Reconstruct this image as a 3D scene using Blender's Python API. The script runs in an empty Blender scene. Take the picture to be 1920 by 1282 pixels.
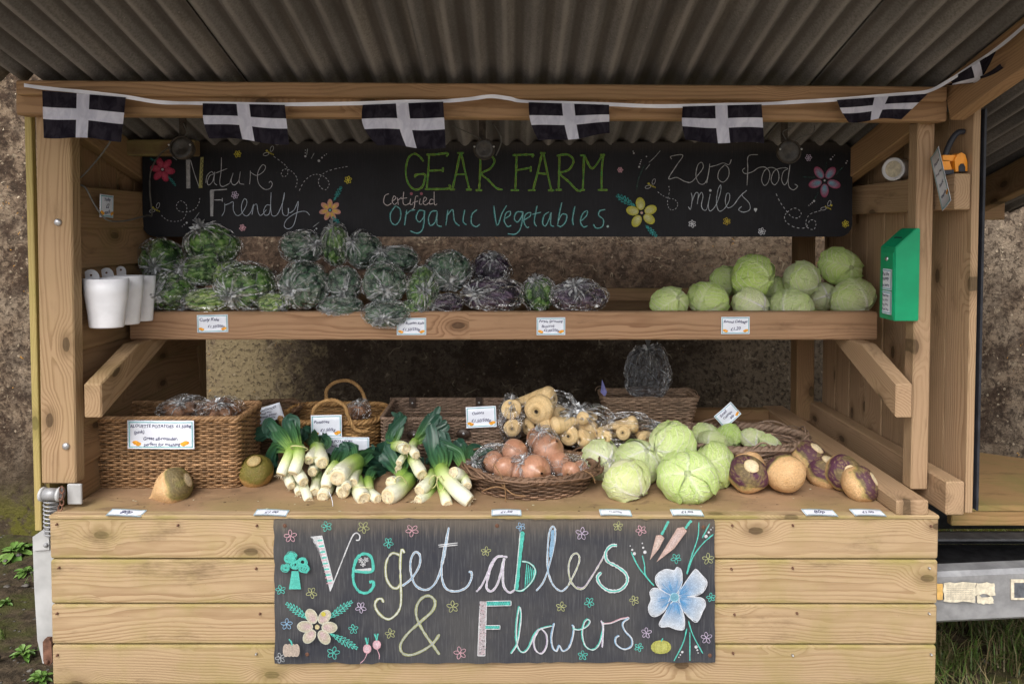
import bpy, math, random
import numpy as np
from mathutils import Vector, Matrix, noise as mnoise
random.seed(7); RNG = np.random.RandomState(11)
rad = math.radians
scene = bpy.context.scene
COL = scene.collection
# ------------------------------------------------------------------ camera
F = 1280.0; PITCH = rad(1.8); EYE = 1.65; PY0 = 430 + F * math.tan(PITCH)
cam_d = bpy.data.cameras.new('camera'); cam = bpy.data.objects.new('camera', cam_d); COL.objects.link(cam)
cam.location = (0, 0, EYE); cam.rotation_euler = (rad(90) - PITCH, 0, 0)
cam_d.sensor_width = 36; cam_d.lens = 24; cam_d.shift_y = -(641 - PY0) / 1920; cam_d.clip_start = .02; cam_d.clip_end = 500
scene.camera = cam
# ------------------------------------------------------------------ sky and sun (overcast day)
SUN_EL, SUN_AZ = rad(48), rad(200)
world = bpy.data.worlds.new('World'); scene.world = world; world.use_nodes = True
wn = world.node_tree; wn.nodes.clear()
sky = wn.nodes.new('ShaderNodeTexSky'); sky.sky_type = 'NISHITA'; sky.sun_disc = False
sky.sun_elevation = SUN_EL; sky.sun_rotation = SUN_AZ; sky.air_density = 1.0; sky.dust_density = 4.0
hs = wn.nodes.new('ShaderNodeHueSaturation'); hs.inputs['Saturation'].default_value = .22
bg = wn.nodes.new('ShaderNodeBackground'); bg.inputs['Strength'].default_value = .15
wo = wn.nodes.new('ShaderNodeOutputWorld')
wn.links.new(sky.outputs[0], hs.inputs['Color']); wn.links.new(hs.outputs[0], bg.inputs[0]); wn.links.new(bg.outputs[0], wo.inputs[0])
sun_d = bpy.data.lights.new('sun', 'SUN'); sun_d.energy = 1.2; sun_d.angle = rad(35); sun_d.color = (1, .96, .9)
sun = bpy.data.objects.new('sun', sun_d); COL.objects.link(sun)
sd = Vector((math.sin(SUN_AZ) * math.cos(SUN_EL), math.cos(SUN_AZ) * math.cos(SUN_EL), math.sin(SUN_EL)))
sun.rotation_euler = sd.to_track_quat('Z', 'Y').to_euler()
vs = scene.view_settings; vs.view_transform = 'Standard'; vs.look = 'None'; vs.gamma = 1; vs.use_curve_mapping = False
vs.exposure = 0.68
cy = scene.cycles; cy.max_bounces = 6; cy.transparent_max_bounces = 12; cy.diffuse_bounces = 4; cy.glossy_bounces = 2
cy.use_adaptive_sampling = True

# ------------------------------------------------------------------ picture point -> place
SP, CP = math.sin(PITCH), math.cos(PITCH)
def P(px, py, Y):
    a = (px - 960) / F; b = -(py - PY0) / F
    d = Vector((a, CP + b * SP, -SP + b * CP)); d *= Y / d.y
    return Vector((d.x, d.y, d.z + EYE))
def PZ(px, py, z):
    a = (px - 960) / F; b = -(py - PY0) / F
    d = Vector((a, CP + b * SP, -SP + b * CP)); d *= (z - EYE) / d.z
    return Vector((d.x, d.y, z))
# ------------------------------------------------------------------ node helpers
class NT:
    def __init__(s, name):
        s.m = bpy.data.materials.new(name); s.m.use_nodes = True; s.t = s.m.node_tree; s.t.nodes.clear()
        s.out = s.t.nodes.new('ShaderNodeOutputMaterial')
    def put(s, sock, v):
        if isinstance(v, bpy.types.NodeSocket): s.t.links.new(v, sock)
        elif v is not None:
            if sock.type == 'RGBA' and hasattr(v, '__len__') and len(v) == 3: v = (*v, 1)
            sock.default_value = v
    def n(s, typ, ins=None, **pr):
        k = s.t.nodes.new('ShaderNode' + typ)
        for a, b in pr.items(): setattr(k, a, b)
        for a, b in (ins or {}).items(): s.put(k.inputs[a], b)
        return k
    def tc(s, o='Object'): return s.n('TexCoord').outputs[o]
    def rnd(s): return s.n('ObjectInfo').outputs['Random']
    def m_(s, op, a, b=None, c=None, clamp=False):
        k = s.n('Math', operation=op, use_clamp=clamp); s.put(k.inputs[0], a)
        if b is not None: s.put(k.inputs[1], b)
        if c is not None: s.put(k.inputs[2], c)
        return k.outputs[0]
    def vm(s, op, a, b=None):
        k = s.n('VectorMath', operation=op); s.put(k.inputs[0], a)
        if b is not None: s.put(k.inputs[1], b)
        return k.outputs['Value'] if op in ('LENGTH', 'DISTANCE', 'DOT_PRODUCT') else k.outputs[0]
    def sep(s, v): return s.n('SeparateXYZ', {0: v}).outputs
    def comb(s, x, y, z): return s.n('CombineXYZ', {0: x, 1: y, 2: z}).outputs[0]
    def noise(s, v, sc, det=3, rough=.55, dist=0): return s.n('TexNoise', {'Vector': v, 'Scale': sc, 'Detail': det, 'Roughness': rough, 'Distortion': dist}).outputs[0]
    def voro(s, v, sc, feature='F1', out='Distance', r=1): return s.n('TexVoronoi', {'Vector': v, 'Scale': sc, 'Randomness': r}, feature=feature).outputs[out]
    def mix(s, f, a, b, bl='MIX'):
        k = s.n('Mix', data_type='RGBA', blend_type=bl); s.put(k.inputs[0], f); s.put(k.inputs[6], a); s.put(k.inputs[7], b); return k.outputs[2]
    def mr(s, v, a, b, c=0., d=1., smooth=True):
        k = s.n('MapRange', interpolation_type='SMOOTHSTEP' if smooth else 'LINEAR'); s.put(k.inputs[0], v)
        for i, q in enumerate((a, b, c, d)): s.put(k.inputs[i + 1], q)
        return k.outputs[0]
    def attr(s, nm='Col'): return s.n('Attribute', attribute_name=nm).outputs
    def bump(s, h, st=.3, d=.01, nrm=None):
        return s.n('Bump', {'Height': h, 'Strength': st, 'Distance': d, **({'Normal': nrm} if nrm else {})}).outputs[0]
    def fin(s, col, rough=.7, nrm=None, spec=.4, metal=0., **kw):
        p = s.n('BsdfPrincipled', {'Base Color': col, 'Roughness': rough, 'Specular IOR Level': spec, 'Metallic': metal, **kw})
        if nrm: s.put(p.inputs['Normal'], nrm)
        s.t.links.new(p.outputs[0], s.out.inputs[0]); return s.m
    def surf(s, sh): s.t.links.new(sh, s.out.inputs[0]); return s.m

def wood(name, light, dark, green=(.30, .28, .10), g_amt=.35, edge=.25, ring=.0075, contrast=.55, knots=.5, rough=.75, dirt=.3, ends=None):
    t = NT(name); o = t.tc(); r = t.rnd()
    off = t.comb(t.m_('MULTIPLY', r, 37.), t.m_('MULTIPLY', r, 11.), t.m_('MULTIPLY', r, 53.))
    p = t.vm('ADD', o, off)
    x, y, z = t.sep(o)[:3]
    # knots
    kv = t.vm('MULTIPLY', t.vm('ADD', o, off), (3.9, 7.5, 1.5))
    vk = t.n('TexVoronoi', {'Vector': kv, 'Scale': 1.0}, voronoi_dimensions='2D'); kd = vk.outputs['Distance']; kc = t.sep(vk.outputs['Color'])[0]
    on = t.mr(kc, 1 - knots, 1 - knots + .04)
    kd2 = t.m_('ADD', kd, t.m_('MULTIPLY', t.m_('SUBTRACT', 1., on), 2.))
    kn = t.noise(p, 30, 2)
    kdw = t.m_('ADD', kd2, t.m_('MULTIPLY', t.m_('SUBTRACT', kn, .5), .05))
    swirl = t.m_('MULTIPLY', t.mr(kdw, .42, .03), .032)
    # rings round a pith somewhere beside the plank
    w1 = t.noise(t.vm('MULTIPLY', p, (.9, .9, .9)), 1.6, 2)
    w2 = t.noise(t.vm('MULTIPLY', p, (4., 22., 22.)), 1.0, 2)
    y0 = t.m_('ADD', t.m_('MULTIPLY', t.m_('SUBTRACT', r, .5), .12), t.m_('MULTIPLY', t.m_('SUBTRACT', w1, .5), .10))
    rr = t.vm('LENGTH', t.comb(0., t.m_('SUBTRACT', y, y0), t.m_('ADD', z, .045)))
    rr = t.m_('ADD', t.m_('ADD', rr, swirl), t.m_('MULTIPLY', w2, .012))
    fr = t.m_('FRACT', t.m_('DIVIDE', rr, ring))
    late = t.m_('MULTIPLY', t.mr(fr, .35, .85), t.mr(fr, 1.0, .93))
    fib = t.noise(t.vm('MULTIPLY', p, (7., 210., 210.)), 1.0, 3, .6)
    soft = t.noise(t.vm('MULTIPLY', p, (1.2, 14., 14.)), 1.0, 2)
    f = t.m_('MULTIPLY', late, t.mr(soft, .25, .75, .35, 1.), )
    f = t.m_('MULTIPLY', f, contrast)
    f = t.m_('ADD', f, t.m_('MULTIPLY', t.m_('SUBTRACT', fib, .5), .55), clamp=True)
    c = t.mix(f, light, dark)
    big = t.noise(p, 2.2, 3)
    c = t.mix(t.mr(big, .35, .7, 0., .28), c, tuple(q * .72 for q in light))
    # knots
    core = t.m_('MULTIPLY', t.mr(kdw, .095, .075), t.mr(kn, .2, .5, .5, .85)); halo = t.m_('MULTIPLY', t.mr(kdw, .24, .09), .5)
    kcol = tuple(q * .22 for q in dark)
    c = t.mix(halo, c, tuple(q * .62 for q in dark)); 
    c = t.mix(t.m_('MULTIPLY', core, .85), c, kcol)
    # algae and dirt, heavier by the long edges
    g = t.tc('Generated'); gy = t.sep(g)[1]
    e = t.m_('MULTIPLY', t.m_('ABSOLUTE', t.m_('SUBTRACT', gy, .5)), 2.)
    e = t.m_('MULTIPLY', t.mr(e, .7, 1.), edge)
    gm = t.m_('ADD', t.m_('MULTIPLY', t.mr(t.noise(p, 4.5, 5, .65), .42, .68), g_amt), t.m_('MULTIPLY', e, t.mr(t.noise(p, 9, 3), .3, .6, .3, 1.)), clamp=True)
    c = t.mix(gm, c, green)
    dm = t.m_('MULTIPLY', t.mr(t.noise(t.vm('MULTIPLY', p, (3., 9., 9.)), 1.5, 5, .7), .55, .8), dirt)
    c = t.mix(dm, c, tuple(q * .4 for q in dark))
    spk = t.mr(t.voro(p, 75), .1, .04)
    spk = t.m_('MULTIPLY', spk, t.mr(t.noise(p, 6, 2), .5, .6))
    c = t.mix(t.m_('MULTIPLY', spk, .5), c, tuple(q * .3 for q in dark))
    h = t.m_('SUBTRACT', t.m_('MULTIPLY', fib, .6), t.m_('MULTIPLY', late, .5))
    return t.fin(c, rough, t.bump(h, .35, .0025), spec=.25)

M = {}
M['front'] = wood('front_board_wood', (.43, .305, .18), (.235, .14, .07), (.28, .225, .08), .46, .55, dirt=.65, knots=.55, contrast=.75, ring=.0065)
M['post'] = wood('post_wood', (.37, .245, .14), (.20, .115, .055), (.27, .21, .08), .12, .1, knots=.45, dirt=.35, contrast=.75, ring=.009)
M['beam'] = wood('beam_wood', (.335, .20, .105), (.165, .085, .04), (.22, .17, .07), .15, .1, knots=.5, dirt=.4, contrast=.7)
M['shelf'] = wood('shelf_wood', (.36, .215, .125), (.16, .075, .037), (.22, .17, .09), .12, .12, ring=.0065, contrast=.75, knots=.3, dirt=.45)
M['inner'] = wood('inner_board_wood', (.29, .175, .092), (.14, .075, .035), (.18, .14, .05), .25, .25, knots=.45, dirt=.55)
M['grey'] = wood('weathered_board_wood', (.40, .265, .16), (.20, .115, .06), (.24, .19, .09), .15, .1, knots=.45, dirt=.5, contrast=.6)
M['dark_brown'] = wood('dark_brown_wood', (.16, .10, .055), (.08, .045, .02), knots=.3)  # darker brown timber for the ceiling block
M['strip'] = wood('green_strip_wood', (.40, .31, .12), (.28, .20, .07), (.28, .25, .07), .4, .3, knots=.1)
M['end'] = wood('orange_board_wood', (.30, .18, .08), (.16, .09, .035), (.16, .15, .045), .5, .3, knots=.2, dirt=.7)

def m_simple(name, col, rough=.6, spec=.4, metal=0., var=.25, sc=18, bump=.15, bd=.003):
    t = NT(name); o = t.tc(); nz = t.noise(o, sc, 4, .6)
    c = t.mix(t.mr(nz, .3, .7, 0, 1), tuple(q * (1 - var) for q in col), tuple(min(1, q * (1 + var)) for q in col))
    return t.fin(c, rough, t.bump(nz, bump, bd), spec, metal)

def m_ply():
    t = NT('counter_ply'); o = t.tc(); n1 = t.noise(o, 3, 5, .65); n2 = t.noise(t.vm('MULTIPLY', o, (5., 60., 1.)), 1., 4)
    n3 = t.noise(o, 14, 5, .7)
    c = t.mix(t.mr(n1, .3, .7), (.27, .165, .095), (.43, .275, .16))
    c = t.mix(t.m_('MULTIPLY', n2, .5), c, (.24, .15, .085))
    c = t.mix(t.mr(n3, .55, .75, 0, .7), c, (.17, .105, .06))
    y = t.sep(o)[1]
    g = t.m_('MULTIPLY', t.mr(y, -.36, -.53), t.mr(t.noise(o, 5, 4), .35, .65, .05, .6))
    c = t.mix(g, c, (.28, .22, .09))
    n6 = t.noise(t.vm('MULTIPLY', o, (1., 3., 1.)), 6, 6, .75, .8)
    c = t.mix(t.mr(n6, .54, .66, 0, .6), c, (.16, .10, .06)); c = t.mix(t.mr(n6, .42, .34, 0, .4), c, (.50, .36, .22))
    c = t.mix(t.mr(t.voro(o, 60), .12, .05, 0, .4), c, (.13, .08, .04))
    return t.fin(c, .72, t.bump(n2, .2, .002), .3)
M['ply'] = m_ply()
def m_roof():
    t = NT('corrugated_sheet'); o = t.tc(); p = t.vm('ADD', o, t.comb(t.m_('MULTIPLY', t.rnd(), 9.), 0., 0.))
    n1 = t.noise(p, 2.5, 4); n2 = t.noise(p, 160, 3, .7); n3 = t.noise(t.vm('MULTIPLY', p, (14., 1.6, 1.)), 1., 4)
    c = t.mix(t.mr(n1, .3, .7), (.108, .100, .096), (.185, .174, .168))
    c = t.mix(t.mr(n3, .45, .75, 0, .6), c, (.33, .295, .26))
    c = t.mix(t.mr(n2, .35, .7, 0, .5), c, (.065, .055, .045))
    c = t.mix(t.mr(t.voro(p, 30), .07, .03, 0, .6), c, (.40, .37, .32))
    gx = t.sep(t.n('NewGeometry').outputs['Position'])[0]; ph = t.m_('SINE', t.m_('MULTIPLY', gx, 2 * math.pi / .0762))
    c = t.mix(t.m_('MULTIPLY', t.mr(ph, -.72, -1.0), t.mr(n3, .3, .6, .1, .55)), c, (.25, .23, .215)); c = t.mix(t.mr(ph, .1, .95, 0, .65), c, (.055, .045, .038))  # pale crests and dark flutes paint light and shade on the waves
    return t.fin(c, .85, t.bump(n2, .5, .003), .2)
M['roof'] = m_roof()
def m_board(name, base, light, streak):
    t = NT(name); o = t.tc(); n1 = t.noise(o, 4, 4, .6); n2 = t.noise(t.vm('MULTIPLY', o, (220., 1., 14.)), 1., 4, .65); n3 = t.noise(o, 60, 4, .7)
    c = t.mix(t.mr(n1, .3, .72), base, light)
    c = t.mix(t.m_('MULTIPLY', t.mr(n2, .45, .75), streak), c, tuple(min(1, q * 2.6 + .02) for q in light))
    c = t.mix(t.mr(n3, .6, .8, 0, streak), c, (.24, .18, .11))
    # worn upper lip
    z = t.sep(t.tc('Generated'))[2]
    w = t.m_('MULTIPLY', t.mr(t.m_('ADD', z, t.m_('MULTIPLY', n2, .16)), .93, 1.08), streak)
    c = t.mix(w, c, (.26, .2, .13))
    return t.fin(c, .62, t.bump(n3, .12, .001), .2)
M['slate'] = m_board('blackboard_paint', (.008, .008, .010), (.014, .014, .018), .10)
M['slate_worn'] = m_board('worn_blackboard', (.030, .032, .042), (.062, .061, .063), .27)
def m_chalk():
    t = NT('chalk'); c = t.attr('Col')[0]; o = t.n('NewGeometry').outputs['Position']
    n = t.noise(t.vm('MULTIPLY', o, (1., 1., .6)), 420, 3, .7); n2 = t.noise(o, 60, 2)
    f = t.mr(t.m_('ADD', n, t.m_('MULTIPLY', n2, .5)), .5, .85, 1., .62)
    p = t.n('BsdfPrincipled', {'Base Color': c, 'Roughness': .95, 'Specular IOR Level': .1})
    tr = t.n('BsdfTransparent')
    mx = t.n('MixShader', {0: f}); t.t.links.new(tr.outputs[0], mx.inputs[1]); t.t.links.new(p.outputs[0], mx.inputs[2])
    return t.surf(mx.outputs[0])
M['chalk'] = m_chalk()
def m_wall():
    t = NT('old_render'); o = t.tc(); x, y, z = t.sep(o)[:3]
    n1 = t.noise(o, 1.3, 6, .65, .4); n2 = t.noise(o, 9, 6, .75, .3); n3 = t.noise(o, 45, 4, .7); n4 = t.noise(t.vm('MULTIPLY', o, (3., 1., 1.2)), 2.2, 5, .7, .8)
    c = t.mix(t.mr(n2, .42, .6), (.055, .035, .024), (.20, .145, .10))
    c = t.mix(t.mr(n1, .45, .6, 0, .6), c, (.27, .215, .16))
    n5 = t.noise(o, 22, 5, .8, .6)
    c = t.mix(t.mr(n5, .5, .6, 0, .8), c, (.035, .024, .017)); c = t.mix(t.mr(n5, .42, .36, 0, .6), c, (.34, .27, .19))
    c = t.mix(t.mr(n3, .52, .64, 0, .7), c, (.03, .02, .015))
    c = t.mix(t.mr(n4, .56, .72, 0, .8), c, (.05, .032, .022))
    # painted shade with dark stain and reddish band behind the stall, with an unstained cream patch
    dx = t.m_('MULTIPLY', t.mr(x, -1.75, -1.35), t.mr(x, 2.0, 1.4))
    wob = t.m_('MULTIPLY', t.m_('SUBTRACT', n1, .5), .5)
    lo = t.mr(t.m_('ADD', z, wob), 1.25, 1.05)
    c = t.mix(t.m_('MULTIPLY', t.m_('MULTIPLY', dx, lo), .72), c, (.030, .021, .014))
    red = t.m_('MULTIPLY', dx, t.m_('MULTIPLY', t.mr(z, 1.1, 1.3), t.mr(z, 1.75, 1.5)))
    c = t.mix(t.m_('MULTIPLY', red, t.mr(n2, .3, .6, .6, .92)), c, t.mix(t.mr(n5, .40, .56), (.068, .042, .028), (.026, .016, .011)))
    pm = t.mr(t.m_('ADD', t.m_('ABSOLUTE', t.m_('ADD', x, 1.45)), t.m_('MULTIPLY', t.m_('SUBTRACT', n2, .5), 1.3)), .42, .10)
    pm = t.m_('MULTIPLY', pm, t.m_('MULTIPLY', t.mr(t.m_('ADD', z, t.m_('MULTIPLY', n1, .2)), 1.36, 1.15), t.mr(z, .45, .65)))
    c = t.mix(t.m_('MULTIPLY', pm, t.mr(n3, .62, .5, .2, .95)), c, (.225, .175, .10))
    pm2 = t.m_('MULTIPLY', t.mr(t.m_('ADD', x, t.m_('MULTIPLY', n2, .5)), 1.0, 1.5), t.mr(z, 1.8, 1.3))
    c = t.mix(t.m_('MULTIPLY', t.m_('MULTIPLY', pm2, dx), t.mr(n3, .62, .45, .05, .42)), c, (.26, .20, .135))
    # pebbles in the render, lichen spots
    v = t.n('TexVoronoi', {'Vector': o, 'Scale': 34.}); vd = v.outputs['Distance']; vc = t.sep(v.outputs['Color'])
    peb = t.m_('MULTIPLY', t.mr(vd, .3, .18), t.mr(vc[0], .86, .9))
    c = t.mix(t.m_('MULTIPLY', peb, t.m_('SUBTRACT', .75, t.m_('MULTIPLY', dx, .5))), c, (.40, .32, .23))
    v2 = t.n('TexVoronoi', {'Vector': t.vm('ADD', o, t.n('TexNoise', {'Vector': o, 'Scale': 20.}).outputs['Color']), 'Scale': 5.5}); c2 = t.sep(v2.outputs['Color'])
    side = t.m_('SUBTRACT', 1., dx)
    lic = t.m_('MULTIPLY', t.mr(v2.outputs['Distance'], .16, .10), t.mr(c2[0], .72, .75))
    lc = t.mix(t.mr(c2[1], .45, .55), (.62, .52, .38), (.62, .30, .04))
    c = t.mix(t.m_('MULTIPLY', lic, t.m_('ADD', t.m_('MULTIPLY', side, .75), .2)), c, lc)
    sq = t.noise(t.vm('ADD', o, t.vm('MULTIPLY', t.n('TexNoise', {'Vector': o, 'Scale': 7.}).outputs['Color'], (.16, .16, .16))), 5., 2)
    c = t.mix(t.m_('MULTIPLY', t.mr(t.m_('ABSOLUTE', t.m_('SUBTRACT', sq, .5)), .012, .0), t.mr(n2, .5, .62, 0., .55)), c, (.33, .27, .19))
    # damp foot with moss
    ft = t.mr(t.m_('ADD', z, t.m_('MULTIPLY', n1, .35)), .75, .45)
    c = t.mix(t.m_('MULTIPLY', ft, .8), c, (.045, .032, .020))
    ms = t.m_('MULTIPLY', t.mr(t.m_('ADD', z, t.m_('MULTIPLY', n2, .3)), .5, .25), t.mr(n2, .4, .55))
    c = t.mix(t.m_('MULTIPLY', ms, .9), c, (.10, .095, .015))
    h = t.m_('ADD', t.m_('ADD', t.m_('MULTIPLY', n2, 1.2), t.m_('MULTIPLY', n3, .6)), t.m_('MULTIPLY', peb, .5))
    return t.fin(c, .92, t.bump(h, .9, .016), .15)
M['wall'] = m_wall()
def m_soil():
    t = NT('soil'); o = t.tc(); n1 = t.noise(o, 3, 5, .65); n2 = t.noise(o, 26, 5, .7); n3 = t.noise(o, 8, 4, .6)
    c = t.mix(t.mr(n2, .35, .65), (.030, .022, .014), (.085, .062, .040))
    c = t.mix(t.mr(n1, .45, .6, 0, .75), c, (.055, .062, .014))
    v = t.n('TexVoronoi', {'Vector': o, 'Scale': 42.}); peb = t.m_('MULTIPLY', t.mr(v.outputs['Distance'], .32, .2), t.mr(t.sep(v.outputs['Color'])[0], .8, .85))
    c = t.mix(peb, c, (.14, .13, .12)); c = t.mix(t.mr(n3, .62, .75, 0, .6), c, (.10, .12, .02))
    return t.fin(c, .95, t.bump(t.m_('ADD', n2, peb), .9, .02), .2)
M['soil'] = m_soil()
def m_vcol(name, rough=.6, spec=.3, nsc=90, namt=.3, bump=.2, bd=.002, sss=0., coat=0., objcol=False):
    t = NT(name); c = t.attr('Col')[0]; o = t.tc(); n = t.noise(o, nsc, 3, .6)
    if objcol: c = t.mix(1., c, t.n('ObjectInfo').outputs['Color'], 'MULTIPLY')
    c = t.mix(t.mr(n, .25, .75, namt, 0.), c, (0, 0, 0)) if namt else c
    kw = {'Coat Weight': coat, 'Coat Roughness': .3}
    if sss: kw.update({'Subsurface Weight': sss, 'Subsurface Radius': (.02, .02, .01), 'Subsurface Scale': .4})
    return t.fin(c, rough, t.bump(n, bump, bd), spec, **kw)
M['wicker'] = m_vcol('wicker', .6, .35, 250, .35)
M['veg'] = m_vcol('vegetable_skin', .55, .35, 70, .25, .3, .002, objcol=True)
M['root'] = m_vcol('root_skin', .5, .35, 13, .28, .35, .02, objcol=True)
M['leek'] = m_vcol('leek_skin', .38, .45, 120, .12, .1, .001)
M['leaf'] = m_vcol('leaf_green', .5, .4, 80, .35, .3, .002)
M['onion'] = m_vcol('onion_skin', .32, .5, 7, .25, .2, .001)
def m_cabbage():
    t = NT('cabbage_leaf'); c = t.attr('Col')[0]; o = t.tc(); n = t.noise(o, 9, 4, .6); n2 = t.noise(o, 34, 3)
    v = t.n('TexVoronoi', {'Vector': t.vm('ADD', o, t.vm('MULTIPLY', t.n('TexNoise', {'Vector': o, 'Scale': 5.}).outputs['Color'], (.12, .12, .12))), 'Scale': 9.}, feature='DISTANCE_TO_EDGE').outputs[0]
    ln = t.mr(v, .0, .05, 1., 0.)
    c = t.mix(1., c, t.n('ObjectInfo').outputs['Color'], 'MULTIPLY')
    lv = t.sep(t.attr('lv')[1]); au = t.m_('ABSOLUTE', lv[0]); wob = t.noise(o, 2.2, 2)
    sv = t.m_('FRACT', t.m_('ADD', t.m_('SUBTRACT', t.m_('MULTIPLY', lv[1], 5.5), t.m_('MULTIPLY', au, 2.6)), t.m_('MULTIPLY', wob, 1.1)))
    dv = t.m_('MINIMUM', sv, t.m_('SUBTRACT', 1., sv))
    vn = t.m_('MULTIPLY', t.mr(dv, .085, .02), t.m_('MULTIPLY', t.mr(au, 1., .55, .35, 1.), lv[2]))
    s2 = t.m_('FRACT', t.m_('ADD', t.m_('MULTIPLY', lv[0], 5.), t.m_('ADD', t.m_('MULTIPLY', lv[1], 4.), t.m_('MULTIPLY', wob, 2.5)))); d2 = t.m_('MINIMUM', s2, t.m_('SUBTRACT', 1., s2))
    vn = t.m_('MAXIMUM', vn, t.m_('MULTIPLY', t.mr(d2, .05, .01, 0., .45), lv[2]))
    c = t.mix(t.m_('MULTIPLY', vn, .85), c, (.92, .92, .76))
    c = t.mix(t.m_('MULTIPLY', ln, .25), c, (.80, .84, .62))
    c = t.mix(t.mr(n, .5, .75, 0, .22), c, (.56, .68, .26))
    h = t.m_('ADD', t.m_('MULTIPLY', n, .8), t.m_('ADD', t.m_('MULTIPLY', n2, .3), t.m_('ADD', t.m_('MULTIPLY', ln, .2), t.m_('MULTIPLY', vn, .45))))
    return t.fin(c, .42, t.bump(h, .6, .10), .4, **{'Subsurface Weight': .12, 'Subsurface Radius': (.3, .4, .1), 'Subsurface Scale': .1})
M['cabbage'] = m_cabbage()
def m_film(name='plastic_film', tint=(.95, .96, .97), base=.0, k=1.):
    t = NT(name); o = t.tc(); rv = t.attr('radial')[1]; th = t.sep(rv)[2]
    cs = t.vm('MULTIPLY', rv, (2.0, 2.0, .45))
    nr = t.n('TexNoise', {'Vector': t.vm('ADD', cs, t.comb(t.m_('MULTIPLY', t.rnd(), 20.), 0., 0.)), 'Scale': 1.3, 'Detail': 2.5, 'Roughness': .6}).outputs[0]
    l1 = t.mr(t.m_('ABSOLUTE', t.m_('SUBTRACT', nr, .5)), .0, .040, 1., 0.)
    l1 = t.m_('MULTIPLY', l1, t.mr(th, .1, 1.5, 1., .05))  # white streaks round the knot, painted highlights of the creases
    wv = t.vm('ADD', t.vm('MULTIPLY', o, (1., 1., .6)), t.vm('MULTIPLY', t.n('TexNoise', {'Vector': o, 'Scale': 2.2}).outputs['Color'], (.5, .5, .5)))
    vo = t.n('TexVoronoi', {'Vector': t.vm('ADD', wv, t.comb(t.m_('MULTIPLY', t.rnd(), 50.), 0., 0.)), 'Scale': 3.2}, feature='DISTANCE_TO_EDGE').outputs[0]
    l2 = t.m_('MULTIPLY', t.mr(vo, 0., .03, 1., 0.), t.mr(t.noise(wv, 3.1, 2), .5, .62))
    fold = t.mr(th, .50, .14)
    fr = t.n('LayerWeight', {'Blend': .3}).outputs['Facing']
    f = t.m_('ADD', t.m_('ADD', t.m_('MULTIPLY', l1, .16 * k), t.m_('MULTIPLY', l2, .0 * k)), t.m_('ADD', t.m_('MULTIPLY', fold, .35 * k), t.m_('MULTIPLY', t.m_('POWER', fr, 3.), .16)))
    f = t.m_('ADD', f, base, clamp=True)
    isc = t.m_('GREATER_THAN', th, 5.); f = t.m_('ADD', t.m_('MULTIPLY', f, t.m_('SUBTRACT', 1., isc)), t.m_('MULTIPLY', isc, t.m_('SUBTRACT', th, 10.)), clamp=True)
    nb = t.noise(wv, 2.4, 1.5, .5, 1.2)
    bp = t.bump(t.m_('ADD', t.m_('MULTIPLY', nb, 1.1), t.m_('MULTIPLY', nr, 1.6)), 1., .13)
    p = t.n('BsdfPrincipled', {'Base Color': (.93, .95, .98, 1), 'Roughness': .5, 'Specular IOR Level': .5, 'Normal': bp})
    g = t.n('BsdfGlossy', {'Color': (1, 1, 1, 1), 'Roughness': .27, 'Normal': bp})
    tr = t.n('BsdfTransparent', {'Color': (*tint, 1)})
    lw = t.n('Fresnel', {'IOR': 1.45})
    gl = t.mr(t.m_('MULTIPLY', nb, t.m_('ADD', .5, nr)), .46, .70, .05 * k, .30 * k)
    m1 = t.n('MixShader', {0: t.m_('ADD', t.m_('MULTIPLY', lw.outputs[0], .30), gl, clamp=True)}); t.t.links.new(tr.outputs[0], m1.inputs[1]); t.t.links.new(g.outputs[0], m1.inputs[2])
    m2 = t.n('MixShader', {0: f}); t.t.links.new(m1.outputs[0], m2.inputs[1]); t.t.links.new(p.outputs[0], m2.inputs[2])
    return t.surf(m2.outputs[0])
M['film'] = m_film()
M['film_clear'] = m_film('clear_film', (.97, .975, .98), 0., .55)
M['film_grey'] = m_film('empty_bag_film', (.80, .82, .86), .13, .5)
M['card'] = m_simple('card', (.74, .77, .86), .4, .4, 0, .04)
M['border'] = m_simple('card_border', (.16, .42, .46), .5, .3, 0, .15)
M['ink'] = m_simple('ink', (.02, .02, .10), .5, .3, 0, .1)
M['orange_print'] = m_simple('orange_print', (.85, .36, .04), .5, .3, 0, .3, 120)
M['white_pot'] = m_simple('white_pot', (.82, .82, .86), .3, .5, 0, .04, 8)
def m_worn(name, col, chip, sc, th, rough):
    t = NT(name); o = t.tc(); n = t.noise(t.vm('MULTIPLY', o, (1., 1., .4)), sc, 5, .75, 1.); n2 = t.noise(o, 14, 3)
    c = t.mix(t.mr(n2, .3, .7), tuple(q * .86 for q in col), col); c = t.mix(t.mr(n, th, th + .035), c, chip)
    return t.fin(c, rough, t.bump(n2, .08, .002), .45)
M['white_pot'] = m_worn('white_pot', (.80, .80, .84), (.30, .17, .09), 24, .705, .32)
M['greenbox'] = m_worn('green_painted_metal', (.0, .30, .13), (.45, .50, .45), 38, .70, .38)
M['rust'] = m_simple('rust', (.15, .075, .05), .85, .2, 0, .45, 40, .5)
M['galv'] = m_simple('galvanised_steel', (.30, .30, .31), .5, .5, .35, .22, 14, .1)
M['pale_galv'] = m_simple('chalky_galvanised_steel', (.42, .42, .42), .6, .4, .15, .18, 8, .1)
M['steel'] = m_simple('bolt_steel', (.5, .5, .52), .35, .5, .8, .15, 50)
M['dark'] = m_simple('dark_painted_steel', (.022, .022, .024), .7, .3, 0, .5, 24, .3)
M['black'] = m_simple('black_membrane', (.02, .022, .03), .5, .4, 0, .3, 20)
M['lamp'] = m_simple('dusty_lamp_housing', (.048, .038, .03), .75, .25, .0, .5, 60, .3)
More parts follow.
